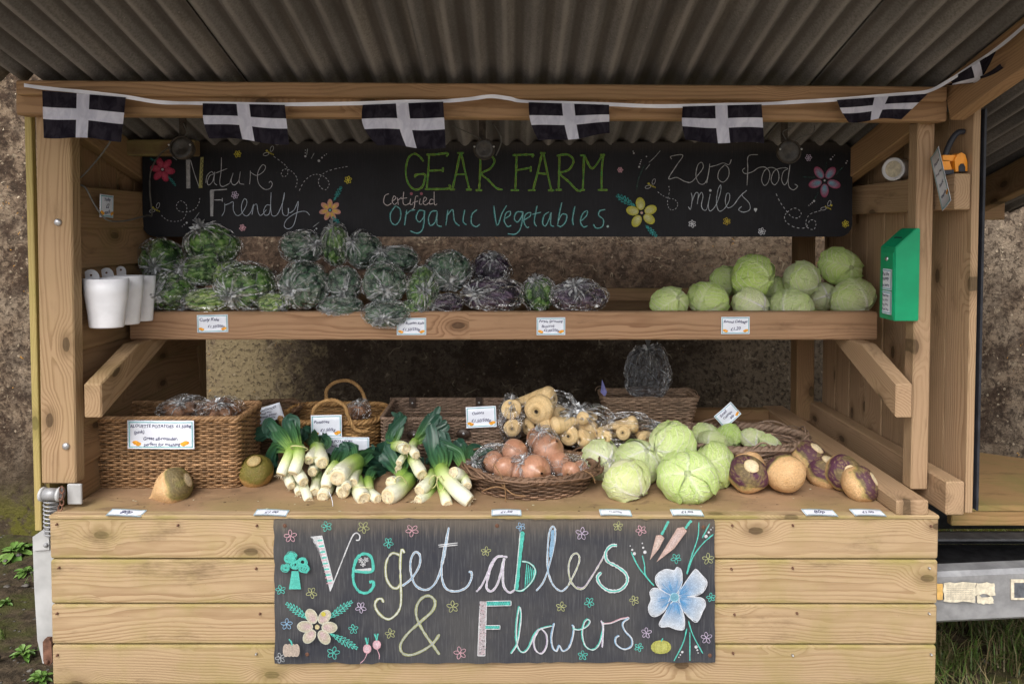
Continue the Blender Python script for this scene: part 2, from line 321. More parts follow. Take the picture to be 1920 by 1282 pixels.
M['lens'] = m_simple('lamp_lens', (.030, .025, .02), .45, .35, 0, .5, 40)
M['cable'] = m_simple('grey_cable', (.10, .095, .085), .5, .3, 0, .3, 20)
M['yellow'] = m_simple('yellow_plastic', (.80, .30, .02), .35, .5, 0, .12, 20)
M['rubber'] = m_simple('rubber_band', (.62, .60, .30), .5, .4, 0, .1)
M['leather'] = m_simple('dark_leather', (.045, .028, .02), .45, .4, 0, .3, 60)
M['sticker'] = m_simple('aged_sticker', (.60, .54, .42), .6, .3, 0, .22, 60)
M['sticker_o'] = m_simple('orange_sticker', (.62, .38, .12), .6, .3, 0, .2, 50)
M['tablet'] = m_simple('plate_face', (.12, .13, .15), .4, .5, .3, .3, 60)
def m_flag():
    t = NT('flag_cloth'); u, v, _ = t.sep(t.attr('Col')[1])[:3]
    a = t.mr(t.m_('ABSOLUTE', t.m_('SUBTRACT', u, .49)), .079, .074, smooth=False)
    b = t.mr(t.m_('ABSOLUTE', t.m_('SUBTRACT', v, .47)), .132, .124, smooth=False)
    s = t.m_('MAXIMUM', a, b); n = t.noise(t.vm('MULTIPLY', t.tc(), (1., .3, .6)), 34, 3, .6, 1.)
    c = t.mix(s, t.mix(t.mr(n, .35, .7), (.014, .012, .018), (.034, .030, .040)), t.mix(t.mr(n, .35, .7), (.52, .52, .62), (.66, .66, .75)))
    d = t.n('BsdfDiffuse', {'Color': c, 'Normal': t.bump(n, .7, .006)}); tl = t.n('BsdfTranslucent', {'Color': c})
    mx = t.n('MixShader', {0: .25}); t.t.links.new(d.outputs[0], mx.inputs[1]); t.t.links.new(tl.outputs[0], mx.inputs[2])
    return t.surf(mx.outputs[0])
M['flag'] = m_flag()
M['ribbon'] = m_simple('white_ribbon', (.66, .66, .72), .7, .2, 0, .06)
# ------------------------------------------------------------------ objects
def wm(o):
    m = o.matrix_basis.copy()
    if o.parent: m = wm(o.parent) @ o.matrix_parent_inverse @ m
    return m
def tag(o, label=None, cat=None, group=None, kind=None):
    if o is None: return None
    if label: o['label'] = label
    if cat: o['category'] = cat
    if group: o['group'] = group
    if kind: o['kind'] = kind
    return o
def thing(name, label, cat, loc=(0, 0, 0), group=None, rot=None):
    o = bpy.data.objects.new(name, None); COL.objects.link(o); o.location = loc; o.empty_display_size = .05
    if rot is not None: o.rotation_mode = 'QUATERNION'; o.rotation_quaternion = rot
    return tag(o, label, cat, group)
def mesh(name, v, f, mat, smooth=False, attrs=None):
    me = bpy.data.meshes.new(name)
    v = np.asarray(v, dtype=np.float32)
    if isinstance(f, np.ndarray):
        k = f.shape[1]; me.vertices.add(len(v)); me.vertices.foreach_set('co', v.ravel())
        me.loops.add(f.size); me.polygons.add(len(f))
        me.loops.foreach_set('vertex_index', f.ravel().astype(np.int32))
        me.polygons.foreach_set('loop_start', np.arange(0, f.size, k, dtype=np.int32))
        me.update(calc_edges=True)
    else:
        me.from_pydata([tuple(map(float, q)) for q in v], [], f); me.update()
    if smooth: me.polygons.foreach_set('use_smooth', np.ones(len(me.polygons), bool))
    for nm, a in (attrs or {}).items():
        a = np.asarray(a, dtype=np.float32)
        if a.shape[1] == 3: a = np.concatenate([a, np.ones((len(a), 1), np.float32)], 1)
        at = me.attributes.new(nm, 'FLOAT_COLOR', 'POINT'); at.data.foreach_set('color', a.ravel())
    me.materials.append(mat); return me
def put(name, me, parent=None, mat4=None, local=False):
    """link a mesh; mat4 is in world space unless local"""
    o = bpy.data.objects.new(name, me); COL.objects.link(o)
    if mat4 is not None: o.matrix_basis = mat4
    if parent is not None:
        o.parent = parent
        if not local: o.matrix_parent_inverse = wm(parent).inverted()
    return o
def kids(o): return [c for c in bpy.data.objects if c.parent is o]
def copy_tree(o, parent=None, tree=None):
    if tree is None:
        tree = {}
        for c in COL.objects:
            if c.parent: tree.setdefault(c.parent.name, []).append(c)
    c = o.copy(); COL.objects.link(c)
    if parent is not None: c.parent = parent
    for ch in tree.get(o.name, []): copy_tree(ch, c, tree)
    return c
_plank = {}
def plank_mesh(L, w, t, mat, ch=.003, key=None, warp=0.):
    k = (round(L, 4), round(w, 4), round(t, 4), mat.name, ch)
    if k in _plank and not warp: return _plank[k]
    hw, ht, hl = w / 2, t / 2, L / 2; c = min(ch, hw * .5, ht * .5)
    sec = [(-hw + c, -ht), (hw - c, -ht), (hw, -ht + c), (hw, ht - c), (hw - c, ht), (-hw + c, ht), (-hw, ht - c), (-hw, -ht + c)]
    v = []; f = []
    xs = [-hl, -hl + c] + [-hl + c + (L - 2 * c) * i / 6 for i in range(1, 6)] + [hl - c, hl]
    for i, x in enumerate(xs):
        s = 1. if 0 < i < len(xs) - 1 else None
        dw = warp * math.sin(x * 3.1 + w * 50)
        for a, b in sec:
            if s is None: a = a * (hw - c) / hw; b = b * (ht - c) / ht
            v.append((x, a + dw, b))
    for i in range(len(xs) - 1):
        for j in range(8):
            q = i * 8; f.append((q + j, q + 8 + j, q + 8 + (j + 1) % 8, q + (j + 1) % 8))
    f.append(tuple(reversed(range(8)))[::-1]); n = (len(xs) - 1) * 8; f.append(tuple(n + j for j in reversed(range(8))))
    f = [tuple(reversed(q)) for q in f]
    me = mesh('plank', v, f, mat); _plank[k] = me; return me
def frame_of(ax, wd, c):
    ax = ax.normalized(); th = ax.cross(wd).normalized(); wd = th.cross(ax).normalized()
    m = Matrix.Identity(4)
    for i in range(3): m[i][0], m[i][1], m[i][2], m[i][3] = ax[i], wd[i], th[i], c[i]
    return m
def beam(name, a, b, w, t, wd, mat, parent, ch=.003, warp=0.):
    """timber from a to b (centre line), width w along wd, thickness t across"""
    a, b = Vector(a), Vector(b)
    o = put(name, plank_mesh((b - a).length, w, t, mat, ch, warp=warp), parent, frame_of(b - a, Vector(wd), (a + b) / 2)); return o
def wbox(name, x0, x1, y0, y1, z0, z1, mat, parent, ch=.003, long=None):
    d = [x1 - x0, y1 - y0, z1 - z0]; c = Vector(((x0 + x1) / 2, (y0 + y1) / 2, (z0 + z1) / 2))
    order = sorted(range(3), key=lambda i: -d[i])
    if long is not None: order.remove(long); order.insert(0, long)
    E = [Vector((1, 0, 0)), Vector((0, 1, 0)), Vector((0, 0, 1))]
    return put(name, plank_mesh(d[order[0]], d[order[1]], d[order[2]], mat, ch), parent, frame_of(E[order[0]], E[order[1]], c))
def poly_prism(pts, thick, nrm):
    n = len(pts); nrm = Vector(nrm) * thick
    v = [Vector(p) for p in pts] + [Vector(p) + nrm for p in pts]
    f = [tuple(range(n)), tuple(reversed(range(n, 2 * n)))] + [(i, i + n, (i + 1) % n + n, (i + 1) % n) for i in range(n)]
    return v, f
def prism(name, pts, thick, nrm, mat, parent):
    v, f = poly_prism(pts, thick, nrm); c = sum(v, Vector()) / len(v)
    me = mesh(name, [q - c for q in v], f, mat); fix(me); return put(name, me, parent, Matrix.Translation(c))
def fix(me):
    import bmesh
    bm = bmesh.new(); bm.from_mesh(me); bmesh.ops.recalc_face_normals(bm, faces=bm.faces); bm.to_mesh(me); bm.free()
# numpy tube along points
def tube_np(pts, r, sides=6, closed=False, caps=True):
    pts = np.asarray(pts, float); n = len(pts)
    if closed: tan = np.roll(pts, -1, 0) - np.roll(pts, 1, 0)
    else: tan = np.gradient(pts, axis=0)
    tan /= np.linalg.norm(tan, axis=1)[:, None] + 1e-12
    ref = np.array([.0, .0, 1.]) if np.mean(np.abs(tan[:, 2])) < .75 else np.array([.0, 1., .0])
    u = np.cross(tan, ref); u /= np.linalg.norm(u, axis=1)[:, None] + 1e-9
    w = np.cross(tan, u)
    a = np.linspace(0, 2 * np.pi, sides, endpoint=False)
    rr = np.broadcast_to(np.asarray(r, float), (n,))
    v = pts[:, None, :] + rr[:, None, None] * (np.cos(a)[None, :, None] * u[:, None, :] + np.sin(a)[None, :, None] * w[:, None, :])
    v = v.reshape(-1, 3); m = n if closed else n - 1
    i = np.arange(m)[:, None]; j = np.arange(sides)[None, :]; i2 = (i + 1) % n; j2 = (j + 1) % sides
    f = np.stack([i * sides + j, i * sides + j2, i2 * sides + j2, i2 * sides + j], -1).reshape(-1, 4)
    return v, f
class Acc:
    def __init__(s): s.v = []; s.f = []; s.c = []; s.n = 0
    def add(s, v, f, col=None):
        s.v.append(np.asarray(v, float)); s.f.append(np.asarray(f) + s.n); s.n += len(v)
        col = np.asarray(col if col is not None else (1, 1, 1), float)
        s.c.append(np.broadcast_to(col, (len(v), 3)) if col.ndim == 1 else col)
    def tube(s, pts, r, sides=6, closed=False, col=None):
        v, f = tube_np(pts, r, sides, closed); s.add(v, f, col)
    def mesh(s, name, mat, smooth=True): return mesh(name, np.concatenate(s.v), np.concatenate(s.f), mat, smooth, {'Col': np.concatenate(s.c)})
def spline(pts, n=8, closed=False):
    p = [Vector(q) for q in pts]; out = []; m = len(p)
    for i in range(m if closed else m - 1):
        if closed: a, b, c, d = p[i - 1], p[i], p[(i + 1) % m], p[(i + 2) % m]
        else: a, b, c, d = p[max(i - 1, 0)], p[i], p[i + 1], p[min(i + 2, m - 1)]
        for k in range(n):
            t = k / n
            out.append(.5 * ((2 * b) + (c - a) * t + (2 * a - 5 * b + 4 * c - d) * t * t + (3 * b - a - 3 * c + d) * t ** 3))
    if not closed: out.append(p[-1])
    return out
def tube(name, pts, r, mat, parent=None, sides=8, n=6, closed=False):
    sp = spline(pts, n, closed) if len(pts) > 2 else [Vector(q) for q in pts]
    c = Vector(sp[0]); v, f = tube_np([q - c for q in sp], r, sides, closed)
    if not closed:
        k = len(v); ff = [tuple(int(x) for x in q) for q in f] + [tuple(range(sides)), tuple(range(k - sides, k))]
        me = mesh(name, v, ff, mat, True)
    else: me = mesh(name, v, f, mat, True)
    return put(name, me, parent, Matrix.Translation(c))
def lathe(prof, seg=32):
    v = []; f = []
    for r, z in prof:
        for j in range(seg): a = 2 * math.pi * j / seg; v.append((r * math.cos(a), r * math.sin(a), z))
    for i in range(len(prof) - 1):
        for j in range(seg): f.append((i * seg + j, i * seg + (j + 1) % seg, (i + 1) * seg + (j + 1) % seg, (i + 1) * seg + j))
    return np.array(v), np.array(f)
def textmesh(name, s, mat, width, height, shear=.25, align='CENTER', space=1.0):
    cu = bpy.data.curves.new(name, 'FONT'); cu.body = s; cu.align_x = align; cu.align_y = 'CENTER'; cu.shear = shear; cu.resolution_u = 2; cu.space_line = .95; cu.offset = .012
    o = bpy.data.objects.new(name, cu); COL.objects.link(o); bpy.context.view_layer.update()
    dg = bpy.context.evaluated_depsgraph_get(); me = bpy.data.meshes.new_from_object(o.evaluated_get(dg)); bpy.data.objects.remove(o); bpy.data.curves.remove(cu)
    xs = [v.co.x for v in me.vertices]; ys = [v.co.y for v in me.vertices]
    if not xs: return me
    k = min(width / (max(xs) - min(xs)), height / (max(ys) - min(ys))); cx, cyy = (max(xs) + min(xs)) / 2, (max(ys) + min(ys)) / 2
    for v in me.vertices: v.co = ((v.co.x - cx) * k, (v.co.y - cyy) * k + .0015 * math.sin(v.co.x * 2.1), 0)
    me.materials.clear(); me.materials.append(mat); me.name = name; return me
def grid_faces(nu, nv, wrap=False):
    i = np.arange(nu if wrap else nu - 1)[:, None]; j = np.arange(nv - 1)[None, :]; i2 = (i + 1) % nu
    return np.stack([i * nv + j, i2 * nv + j, i2 * nv + j + 1, i * nv + j + 1], -1).reshape(-1, 4)
def lerp(a, b, t): return np.asarray(a) * (1 - t) + np.asarray(b) * t
def nz3(v, s=1., o=0.): return mnoise.noise(Vector(v) * s + Vector((o, o * 1.7, o * .3)))
# ================================================================== setting
def ground():
    n = 150; xs = np.linspace(-4, 4, n); ys = np.linspace(1.5, 3.75, n // 2)
    v = []
    for x in xs:
        for y in ys:
            h = .030 * nz3((x, y, 0), 2.3) + .016 * nz3((x, y, 3), 9) + .008 * nz3((x, y, 5), 28)
            e = min(1, (4 - abs(x)) * 3, (y - 1.5) * 3); e = max(0, e)
            v.append((x, y, h * e + .012 + .05 * max(0, y - 3.3)))
    put('soil_bank', mesh('soil_bank', v, grid_faces(n, n // 2), M['soil'], True))['kind'] = 'structure'
    v = [(-80, -80, 0), (80, -80, 0), (80, 80, 0), (-80, 80, 0)]
    put('ground', mesh('ground', v, [(0, 1, 2, 3)], M['soil']))['kind'] = 'structure'
ground()
M['bounce_yard'] = m_simple('unseen_bounce_yard', (.34, .30, .25), .9, .2, 0, .35, 30, .5, .01)  # pale unseen ground, added to bounce light onto roof underside and interior
put('unseen_bounce_yard', mesh('unseen_bounce_yard', [(-30, -30, .004), (30, -30, .004), (30, 1.5, .004), (-30, 1.5, .004)], [(0, 1, 2, 3)], M['bounce_yard']))['kind'] = 'structure'
def wall():
    nx, nz = 220, 90; xs = np.linspace(-6, 6, nx); zs = np.linspace(-.1, 3.9, nz); v = []
    for x in xs:
        for z in zs: v.append((x, 3.6 + .012 * nz3((x, z, 1), 1.7) + .006 * nz3((x, z, 2), 8) - .05 * max(0, .42 - z) ** .5, z))
    v = np.array(v); f = grid_faces(nx, nz)
    bot = len(v); v2 = np.array([(-6, 3.9, -.1), (6, 3.9, -.1), (6, 3.9, 3.9), (-6, 3.9, 3.9)])
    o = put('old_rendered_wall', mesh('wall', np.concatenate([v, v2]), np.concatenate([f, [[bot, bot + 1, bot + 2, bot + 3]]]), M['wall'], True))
    tag(o, 'old pebbly rendered wall with lichen spots and dark stains and painted shade behind the stall', 'wall')
wall()
def blades(name, regions, cnt, hmin, hmax, seed, cols):
    R = np.random.RandomState(seed); A = Acc()
    for _ in range(cnt):
        x0, x1, y0, y1, k = regions[R.randint(len(regions))]
        x, y = R.uniform(x0, x1), R.uniform(y0, y1)
        if nz3((x, y, 0), 3.2, 8) < k: continue
        h = R.uniform(hmin, hmax); a = R.uniform(0, 6.28); ln = R.uniform(.2, 1.1) * h; w = R.uniform(.0012, .0028)
        d = np.array([math.cos(a), math.sin(a), 0]); s = np.array([-d[1], d[0], 0]) * w
        b = np.array([x, y, .0]); m = b + d * ln * .35 + [0, 0, h * .65]; tp = b + d * ln + [0, 0, h * R.uniform(.7, 1)]
        c = lerp(cols[R.randint(len(cols))], (.02, .03, .01), R.uniform(0, .5))
        A.add([b - s, b + s, m + s * .8, m - s * .8], [[0, 1, 2, 3]], c); A.add([m - s * .8, m + s * .8, tp + s * .1, tp - s * .1], [[0, 1, 2, 3]], c * 1.15)
    return tag(put(name, A.mesh(name, M['leaf'])), kind='stuff')
G1, G2, G3 = (.10, .17, .03), (.16, .21, .05), (.26, .20, .10)
blades('grass', [(1.15, 3.2, 1.7, 3.55, -.25), (1.2, 2.6, 1.9, 2.9, -.3)], 15000, .04, .17, 3, [G1, G2, G1, G3, G3])
tag(blades('sparse_grass', [(-3.4, -1.5, 2.2, 3.5, .15)], 3500, .02, .08, 5, [G1, G2]), kind='stuff')
def weed(px, py, sz, seed, lab):
    R = np.random.RandomState(seed); A = Acc(); c0 = PZ(px, py, .02)
    for i in range(26):
        a = R.uniform(0, 6.28); L = sz * R.uniform(.4, 1); el = R.uniform(.1, 1.1); w = L * .2
        base = np.zeros(3); d = np.array([math.cos(a) * math.cos(el), math.sin(a) * math.cos(el), math.sin(el)]); s = np.array([-math.sin(a), math.cos(a), 0])
        v = []
        for k, (t, ww) in enumerate([(0.25, .25), (.5, .9), (.8, .8), (1, .1)]):
            p = base + d * L * t - np.array([0, 0, L * .5 * t * t]); v += [p - s * w * ww + [0, 0, .004], p + [0, 0, -.003], p + s * w * ww + [0, 0, .004]]
        f = [[k * 3 + j, k * 3 + j + 1, k * 3 + 4 + j, k * 3 + 3 + j] for k in range(3) for j in range(2)]
        A.add(v, f, lerp((.09, .2, .03), (.18, .3, .07), R.rand()))
    o = put('weed', A.mesh('weed', M['leaf'], True)); o.location = c0; tag(o, lab, 'weed')
weed(25, 1035, .13, 1, 'low green weed by the wall foot left of the stall, the highest up')
weed(50, 1072, .07, 2, 'small green weed on bare soil close to the pale steel corner')
weed(44, 1225, .06, 3, 'small bright leafy weed on the dark soil at the bottom corner')
weed(78, 1272, .06, 4, 'tiny weed growing under the front boards beside the steel plate')
weed(10, 1130, .04, 5, 'tiny mossy weed at the edge of the soil, half out of view')
def stones():
    R = np.random.RandomState(4); A = Acc()
    for i in range(110):
        x = R.uniform(-3.2, -1.45) if i % 3 else R.uniform(1.4, 3.2); y = R.uniform(2.2, 3.5); r = R.uniform(.005, .015)
        v, f = lathe([(0.01, -1), (.8, -.6), (1, 0), (.75, .6), (.01, .9)], 7); v = v * [r * R.uniform(.8, 1.5), r, r * .6] * (1 + .25 * R.randn(len(v), 1)); 
        A.add(v + [x, y, .02], f, lerp((.08, .07, .06), (.15, .135, .12), R.rand()))
    tag(put('pebbles', A.mesh('pebbles', M['veg'])), kind='stuff')
stones()
# ================================================================== the stall on its trailer
ZC = P(960, 970, 2.0).z            # counter height
stall = thing('market_stall', 'timber farm stall with corrugated roof built on a galvanised trailer', 'market stall', (0, 2.0, 0))
S = stall
# front cladding
rows = [968, 1049, 1133, 1209, 1285, 1362, 1440]
for i in range(6):
    z1 = P(960, rows[i], 2.0).z; z0 = P(960, rows[i + 1], 2.0).z
    xl = P(92 + i * 1.6, rows[i], 2.0).x; xr = P(1761 - i * 1.5, rows[i], 2.0).x
    o = beam('front_board', (xl, 2.011, (z0 + z1) / 2 + .001), (xr, 2.011, (z0 + z1) / 2), z1 - z0 - .004, .022, (0, 0, 1), M['front'], S, .0045)
    o.rotation_euler.x += 0
zb0 = P(960, 1440, 2.0).z
for i, x in enumerate((-1.33, -.45, .4, 1.19)): wbox('stud', x, x + .045, 2.03, 2.075, zb0, ZC - .03, M['grey'], S)
# lip of the counter and counter sheet
xl, xr = P(92, 968, 2).x, P(1761, 968, 2).x
wbox('edge_strip', xl, xr, 1.996, 2.03, ZC - .004, ZC + .008, M['front'], S, .003)
me = plank_mesh(xr - xl + .0, 1.07, .018, M['ply'], .002)
put('counter_top', me, S, Matrix.Translation(((xl + xr) / 2, 2.031 + .535, ZC - .003)))
ZT = ZC + .006
# side rail on the counter
beam('counter_rail', (1.188, 1.998, ZT + .0235), (1.188, 3.09, ZT + .0235), .095, .045, (1, 0, 0), M['grey'], S, .004)
wbox('back_rail', -1.3, 1.14, 3.0, 3.045, ZT, ZT + .05, M['inner'], S)
# left post with green outer strip
def post_px(name, x0, x1, x0b, x1b, yt, yb, Y, depth, mat, ch=.004):
    a = P((x0 + x1) / 2, yt, Y); b = P((x0b + x1b) / 2, yb, Y); w = P(x1, (yt + yb) / 2, Y).x - P(x0, (yt + yb) / 2, Y).x
    a.y += depth / 2; b.y += depth / 2
    return beam(name, b, a, w, depth, (1, 0, 0), mat, S, ch)
post_px('post', 66, 132, 77, 143, 205, 907, 2.06, .045, M['post'])
post_px('edge_board', 45, 58, 65, 78, 212, 995, 2.075, .02, M['strip'], .002)
# outer side panel of the left wall behind that strip
wbox('side_panel', -1.452, -1.44, 2.1, 3.0, .75, 1.95, M['strip'], S, .002)
# right front post, two-part
post_px('post', 1722, 1754, 1709, 1739, 228, 918, 2.08, .05, M['grey'])
post_px('post', 1498, 1531, 1493, 1527, 300, 790, 2.93, .07, M['inner'])
wbox('post', -1.42, -1.35, 2.93, 3.0, .76, 1.9, M['inner'], S, long=2)
# header
hA, hB = P(40, 166, 2.0), P(1768, 176, 2.0)
zt = lambda a, b, Y, x: None
beam('header_beam', P(39, 167, 2.02), P(1768, 179, 2.02), .042, .045, (0, 0, 1), M['beam'], S, .004)
beam('header_beam', P(39, 198, 2.045), P(1768, 210, 2.045), .062, .045, (0, 0, 1), M['beam'], S, .004)
# left lap boards: lower edge proud
ys = [348, 425, 501, 579, 655, 730, 802, 872, 935]
for i in range(8):
    a = P(138, ys[i], 2.11); b = P(138, ys[i + 1] + 4, 2.11); zc = (a.z + b.z) / 2; w = a.z - b.z
    if b.z < ZT: w = a.z - ZT; zc = (a.z + ZT) / 2
    tilt = .10 * (1 if i else .6)
    wd = Vector((-math.sin(tilt), 0, math.cos(tilt)))
    j = .004 * math.sin(i * 2.3)
    o = beam('side_board', (-1.362 + j, 2.11 + .004 * (i % 2), zc), (-1.362 + j, 2.93, zc + .004 * math.cos(i * 5.)), w, .020, wd, M['inner'], S, .003)
for k in range(8):                                                # dark upright planks above them
    y = 2.13 + k * .105; wbox('upright_board', -1.425, -1.408, y, y + .100, 1.70, 2.12 - .3 * (y - 2.05), M['inner'], S, long=2)
# right wall: upright boards seen from inside
yb = 2.0
zbot = P(1820, 962, 2.0).z
for k, w in enumerate([.115, .118, .12, .118, .12, .12, .12, .12]):
    y1 = yb + w; ztop = EYE + .448 - .3 * (y1 - 2.05) - .03
    wbox('upright_board', 1.346 + .002 * (k % 2), 1.368 + .002 * (k % 2), yb, y1 - .004, zbot, ztop, M['grey'], S, long=2); yb = y1
wbox('membrane', 1.374, 1.381, 1.995, 2.96, zbot + .01, 2.0, M['black'], S, .001)
za, zb_ = P(1817, 325, 2.0).z, P(1817, 393, 2.0).z
wbox('wall_rail', 1.297, 1.344, 2.004, 2.95, zb_, za, M['grey'], S)
RAILTOP = za
za, zb_ = P(1800, 903, 2.0).z, P(1800, 966, 2.0).z
wbox('wall_rail', 1.288, 1.343, 2.0, 2.95, zb_, za, M['grey'], S, .004)
# shelf
def zline(y, Y, x=960): return P(x, y, Y).z
zs1, zs0 = zline(585, 2.35), zline(637, 2.35)
sxl, sxr = P(242, 610, 2.35).x, P(1646, 610, 2.35).x
wbox('shelf_beam', sxl, sxr, 2.35, 2.395, zs0, zs1, M['shelf'], S, .004)
ZS = zs1 - .028
for k in range(4): wbox('shelf_board', -1.33, sxr, 2.397 + k * .152, 2.546 + k * .152, ZS - .02, ZS, M['inner'], S, long=0)
wbox('shelf_back_rail', -1.33, 1.24, 3.006, 3.03, ZS - .04, P(1200, 541, 3.0).z, M['inner'], S)
wbox('shelf_bearer', -1.34, -1.30, 2.40, 2.92, zs0 + .01, ZS - .022, M['inner'], S)
wbox('shelf_bearer', 1.20, 1.24, 2.40, 2.92, zs0 + .01, ZS - .022, M['inner'], S)
# braces under the shelf
def brace(px0, px1, name='shelf_brace', mat=M['post']):
    x0 = P(px0, 752, 2.06).x; x1 = P(px1, 752, 2.06).x; xm = (x0 + x1) / 2
    zu = P(960, 720, 2.06).z; zl = P(960, 784, 2.06).z
    sl = .42; Yt = 2.06 + (zs0 - zl) / sl                       # lower edge meets the shelf underside
    v = [(x0, 2.06, zl), (x0, Yt, zs0 - .001), (x0, 2.06 + (zs0 - zu) / sl, zs0 - .001), (x0, 2.06, zu)]
    a = Vector((xm, 2.06, (zl + zu) / 2)); d = Vector((0, 1, sl)).normalized()
    hw = (zu - zl) / 2 * d.y; L = (Vector((xm, Yt, zs0)) - Vector((xm, 2.06, zl))).length
    L2 = (zs0 - zu) / sl / d.y
    # skewed timber in its own frame: x along, y across, z thickness
    t = abs(x1 - x0) / 2; sk = math.tan(math.atan(sl)) * hw
    vv = []
    for zz in (-t, t): vv += [(sk * -1, -hw, zz), (L - sk, -hw, zz), (L2 + sk, hw, zz), (sk, hw, zz)]
    me = mesh(name, vv, [(0, 1, 2, 3), (7, 6, 5, 4), (0, 4, 5, 1), (1, 5, 6, 2), (2, 6, 7, 3), (3, 7, 4, 0)], mat); fix(me)
    import bmesh
    bm = bmesh.new(); bm.from_mesh(me); bmesh.ops.bevel(bm, geom=list(bm.edges), offset=.004, segments=1, affect='EDGES'); bm.to_mesh(me); bm.free()
    wd = Vector((0, -d.z, d.y)); m = frame_of(d, wd, a - d * 0)
    put(name, me, S, m)
brace(157, 190); brace(1680, 1711, mat=M['grey'])
# rafters
sl = .3
def rafter(x, t, Y0, Y1, ztop0, w, mat):
    d = Vector((0, 1, -sl)).normalized(); wd = Vector((0, sl, 1)).normalized()
    a = Vector((x, Y0, ztop0)) - wd * w / 2; b = a + d * ((Y1 - Y0) / d.y)
    beam('rafter', a, b, w, t, wd, mat, S, .004)
zr = lambda Y: EYE + .448 - .3 * (Y - 2.05)
rafter(1.258, .045, 2.075, 3.08, zr(2.075) - .012, .105, M['beam'])
rafter(-1.38, .045, 2.075, 3.08, zr(2.075) - .012, .105, M['inner'])
rafter(-.2, .045, 2.56, 3.08, zr(2.56) - .012, .08, M['inner'])
x_ = P(1770, 225, 2.03).x
rafter(x_ + .0225, .045, 1.35, 2.04, zr(1.35) - .014, .125, M['beam'])

rafter(1.95, .045, 1.9, 3.12, zr(1.9) - .012, .12, M['inner'])
wbox('canopy_beam', -1.7, 2.3, 1.3, 1.345, zr(1.3) - .12, zr(1.3) - .02, M['beam'], S)
wbox('back_beam', -1.42, 2.2, 3.05, 3.09, zr(3.07) - .10, zr(3.07) - .018, M['inner'], S)
beam('ceiling_block', (-1.40, 2.44, P(250, 278, 2.44).z), (-1.12, 2.44, P(250, 278, 2.44).z), .055, .045, (0, 0, 1), M['dark_brown'], S)
# corrugated roof sheets
def sheet(x0, x1, Y0, Y1, lift):
    d = .0762 / 12; n = int(round((x1 - x0) / d)) + 1; xs = x0 + np.arange(n) * d; m = 16; Ys = np.linspace(Y0, Y1, m)
    v = []
    for s in (0, 1):
        for x in xs:
            for Y in Ys: v.append((x - x0, Y - Y0, -.3 * (Y - Y0) + .0145 * math.sin(2 * math.pi * x / .0762) + .004 * nz3((x * .8, Y, lift * 99), 2.) + s * .006))
    f = grid_faces(n, m); N = n * m
    e = []
    for i in range(n - 1): e += [(i * m, (i + 1) * m, (i + 1) * m + N, i * m + N), (i * m + m - 1, (i + 1) * m + m - 1, (i + 1) * m + m - 1 + N, i * m + m - 1 + N)]
    for j in range(m - 1): e += [(j, j + 1, j + 1 + N, j + N), ((n - 1) * m + j, (n - 1) * m + j + 1, (n - 1) * m + j + 1 + N, (n - 1) * m + j + N)]
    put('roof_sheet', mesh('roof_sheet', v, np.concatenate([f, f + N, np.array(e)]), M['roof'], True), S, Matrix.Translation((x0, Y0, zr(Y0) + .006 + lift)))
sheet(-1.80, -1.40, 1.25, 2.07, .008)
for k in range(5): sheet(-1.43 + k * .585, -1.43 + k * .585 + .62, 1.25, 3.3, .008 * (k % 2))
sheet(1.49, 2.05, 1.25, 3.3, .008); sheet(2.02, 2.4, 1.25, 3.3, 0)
# coach bolts on the post, screws in the cladding
def bolt(px, py, Y, r, mat='steel', name='bolt_head'):
    v, f = lathe([(r, 0), (r, .002), (r * .85, .005), (r * .45, .0075), (.0001, .008)], 14)
    c = P(px, py, Y); put(name, mesh(name, v, f, M[mat], True), S, Matrix.Translation(c) @ Matrix.Rotation(rad(90), 4, 'X'))
bolt(109, 417, 2.059, .011); bolt(124, 836, 2.059, .011)
R = np.random.RandomState(2)
for i in range(4):
    for px in (108, 335, 485, 1375, 1490, 1742):
        if i > 0 and px in (335,): continue
        bolt(px + R.uniform(-5, 5), rows[i] + 14 + R.uniform(0, 4), 1.9995, .0035, 'rust' if R.rand() < .6 else 'steel', 'screw_head')
# side counter beyond the right wall
pts = [(1.386, 2.12, ZC - .03), (2.3, 2.12, ZC - .03), (2.3, 2.35, ZC - .03), (1.386, 2.88, ZC - .03)]
prism('side_table_top', pts, .018, (0, 0, 1), M['end'], S)
wbox('side_table_edge', 1.386, 2.3, 2.125, 2.15, ZC - .08, ZC - .032, M['end'], S)
a = P(1878, 962, 2.5); wbox('table_leg', a.x - .03, a.x + .03, 2.475, 2.52, .62, ZC - .035, M['dark'], S, long=2)
# trailer chassis
def fpx(x, y, Y): return P(x, y, Y)
wbox('chassis_upright', 2.0, 2.06, 2.475, 2.52, .05, .62, M['dark'], S)
beam('drawbar', (1.20, 2.135, fpx(1757, 1126, 2.1).z), (2.6, 2.21, fpx(1757, 1120, 2.1).z + .012), .163, .07, (0, 0, 1), M['galv'], S, .012)
zt_ = fpx(1800, 1006, 2.42).z; zb2 = fpx(1800, 1074, 2.25).z
wbox('chassis_web', 1.1, 2.9, 2.46, 2.468, zb2, zt_, M['dark'], S, .001)
wbox('chassis_flange', 1.1, 2.9, 2.40, 2.46, zt_ - .008, zt_, M['galv'], S, .002)
wbox('chassis_flange', 1.1, 2.9, 2.20, 2.46, zb2 - .01, zb2, M['dark'], S, .002)
wbox('chassis_beam', -1.4, 2.9, 2.7, 2.78, .45, .55, M['dark'], S)
wbox('trailer_bed', -1.4, 1.25, 2.1, 3.0, .5, .53, M['dark'], S)
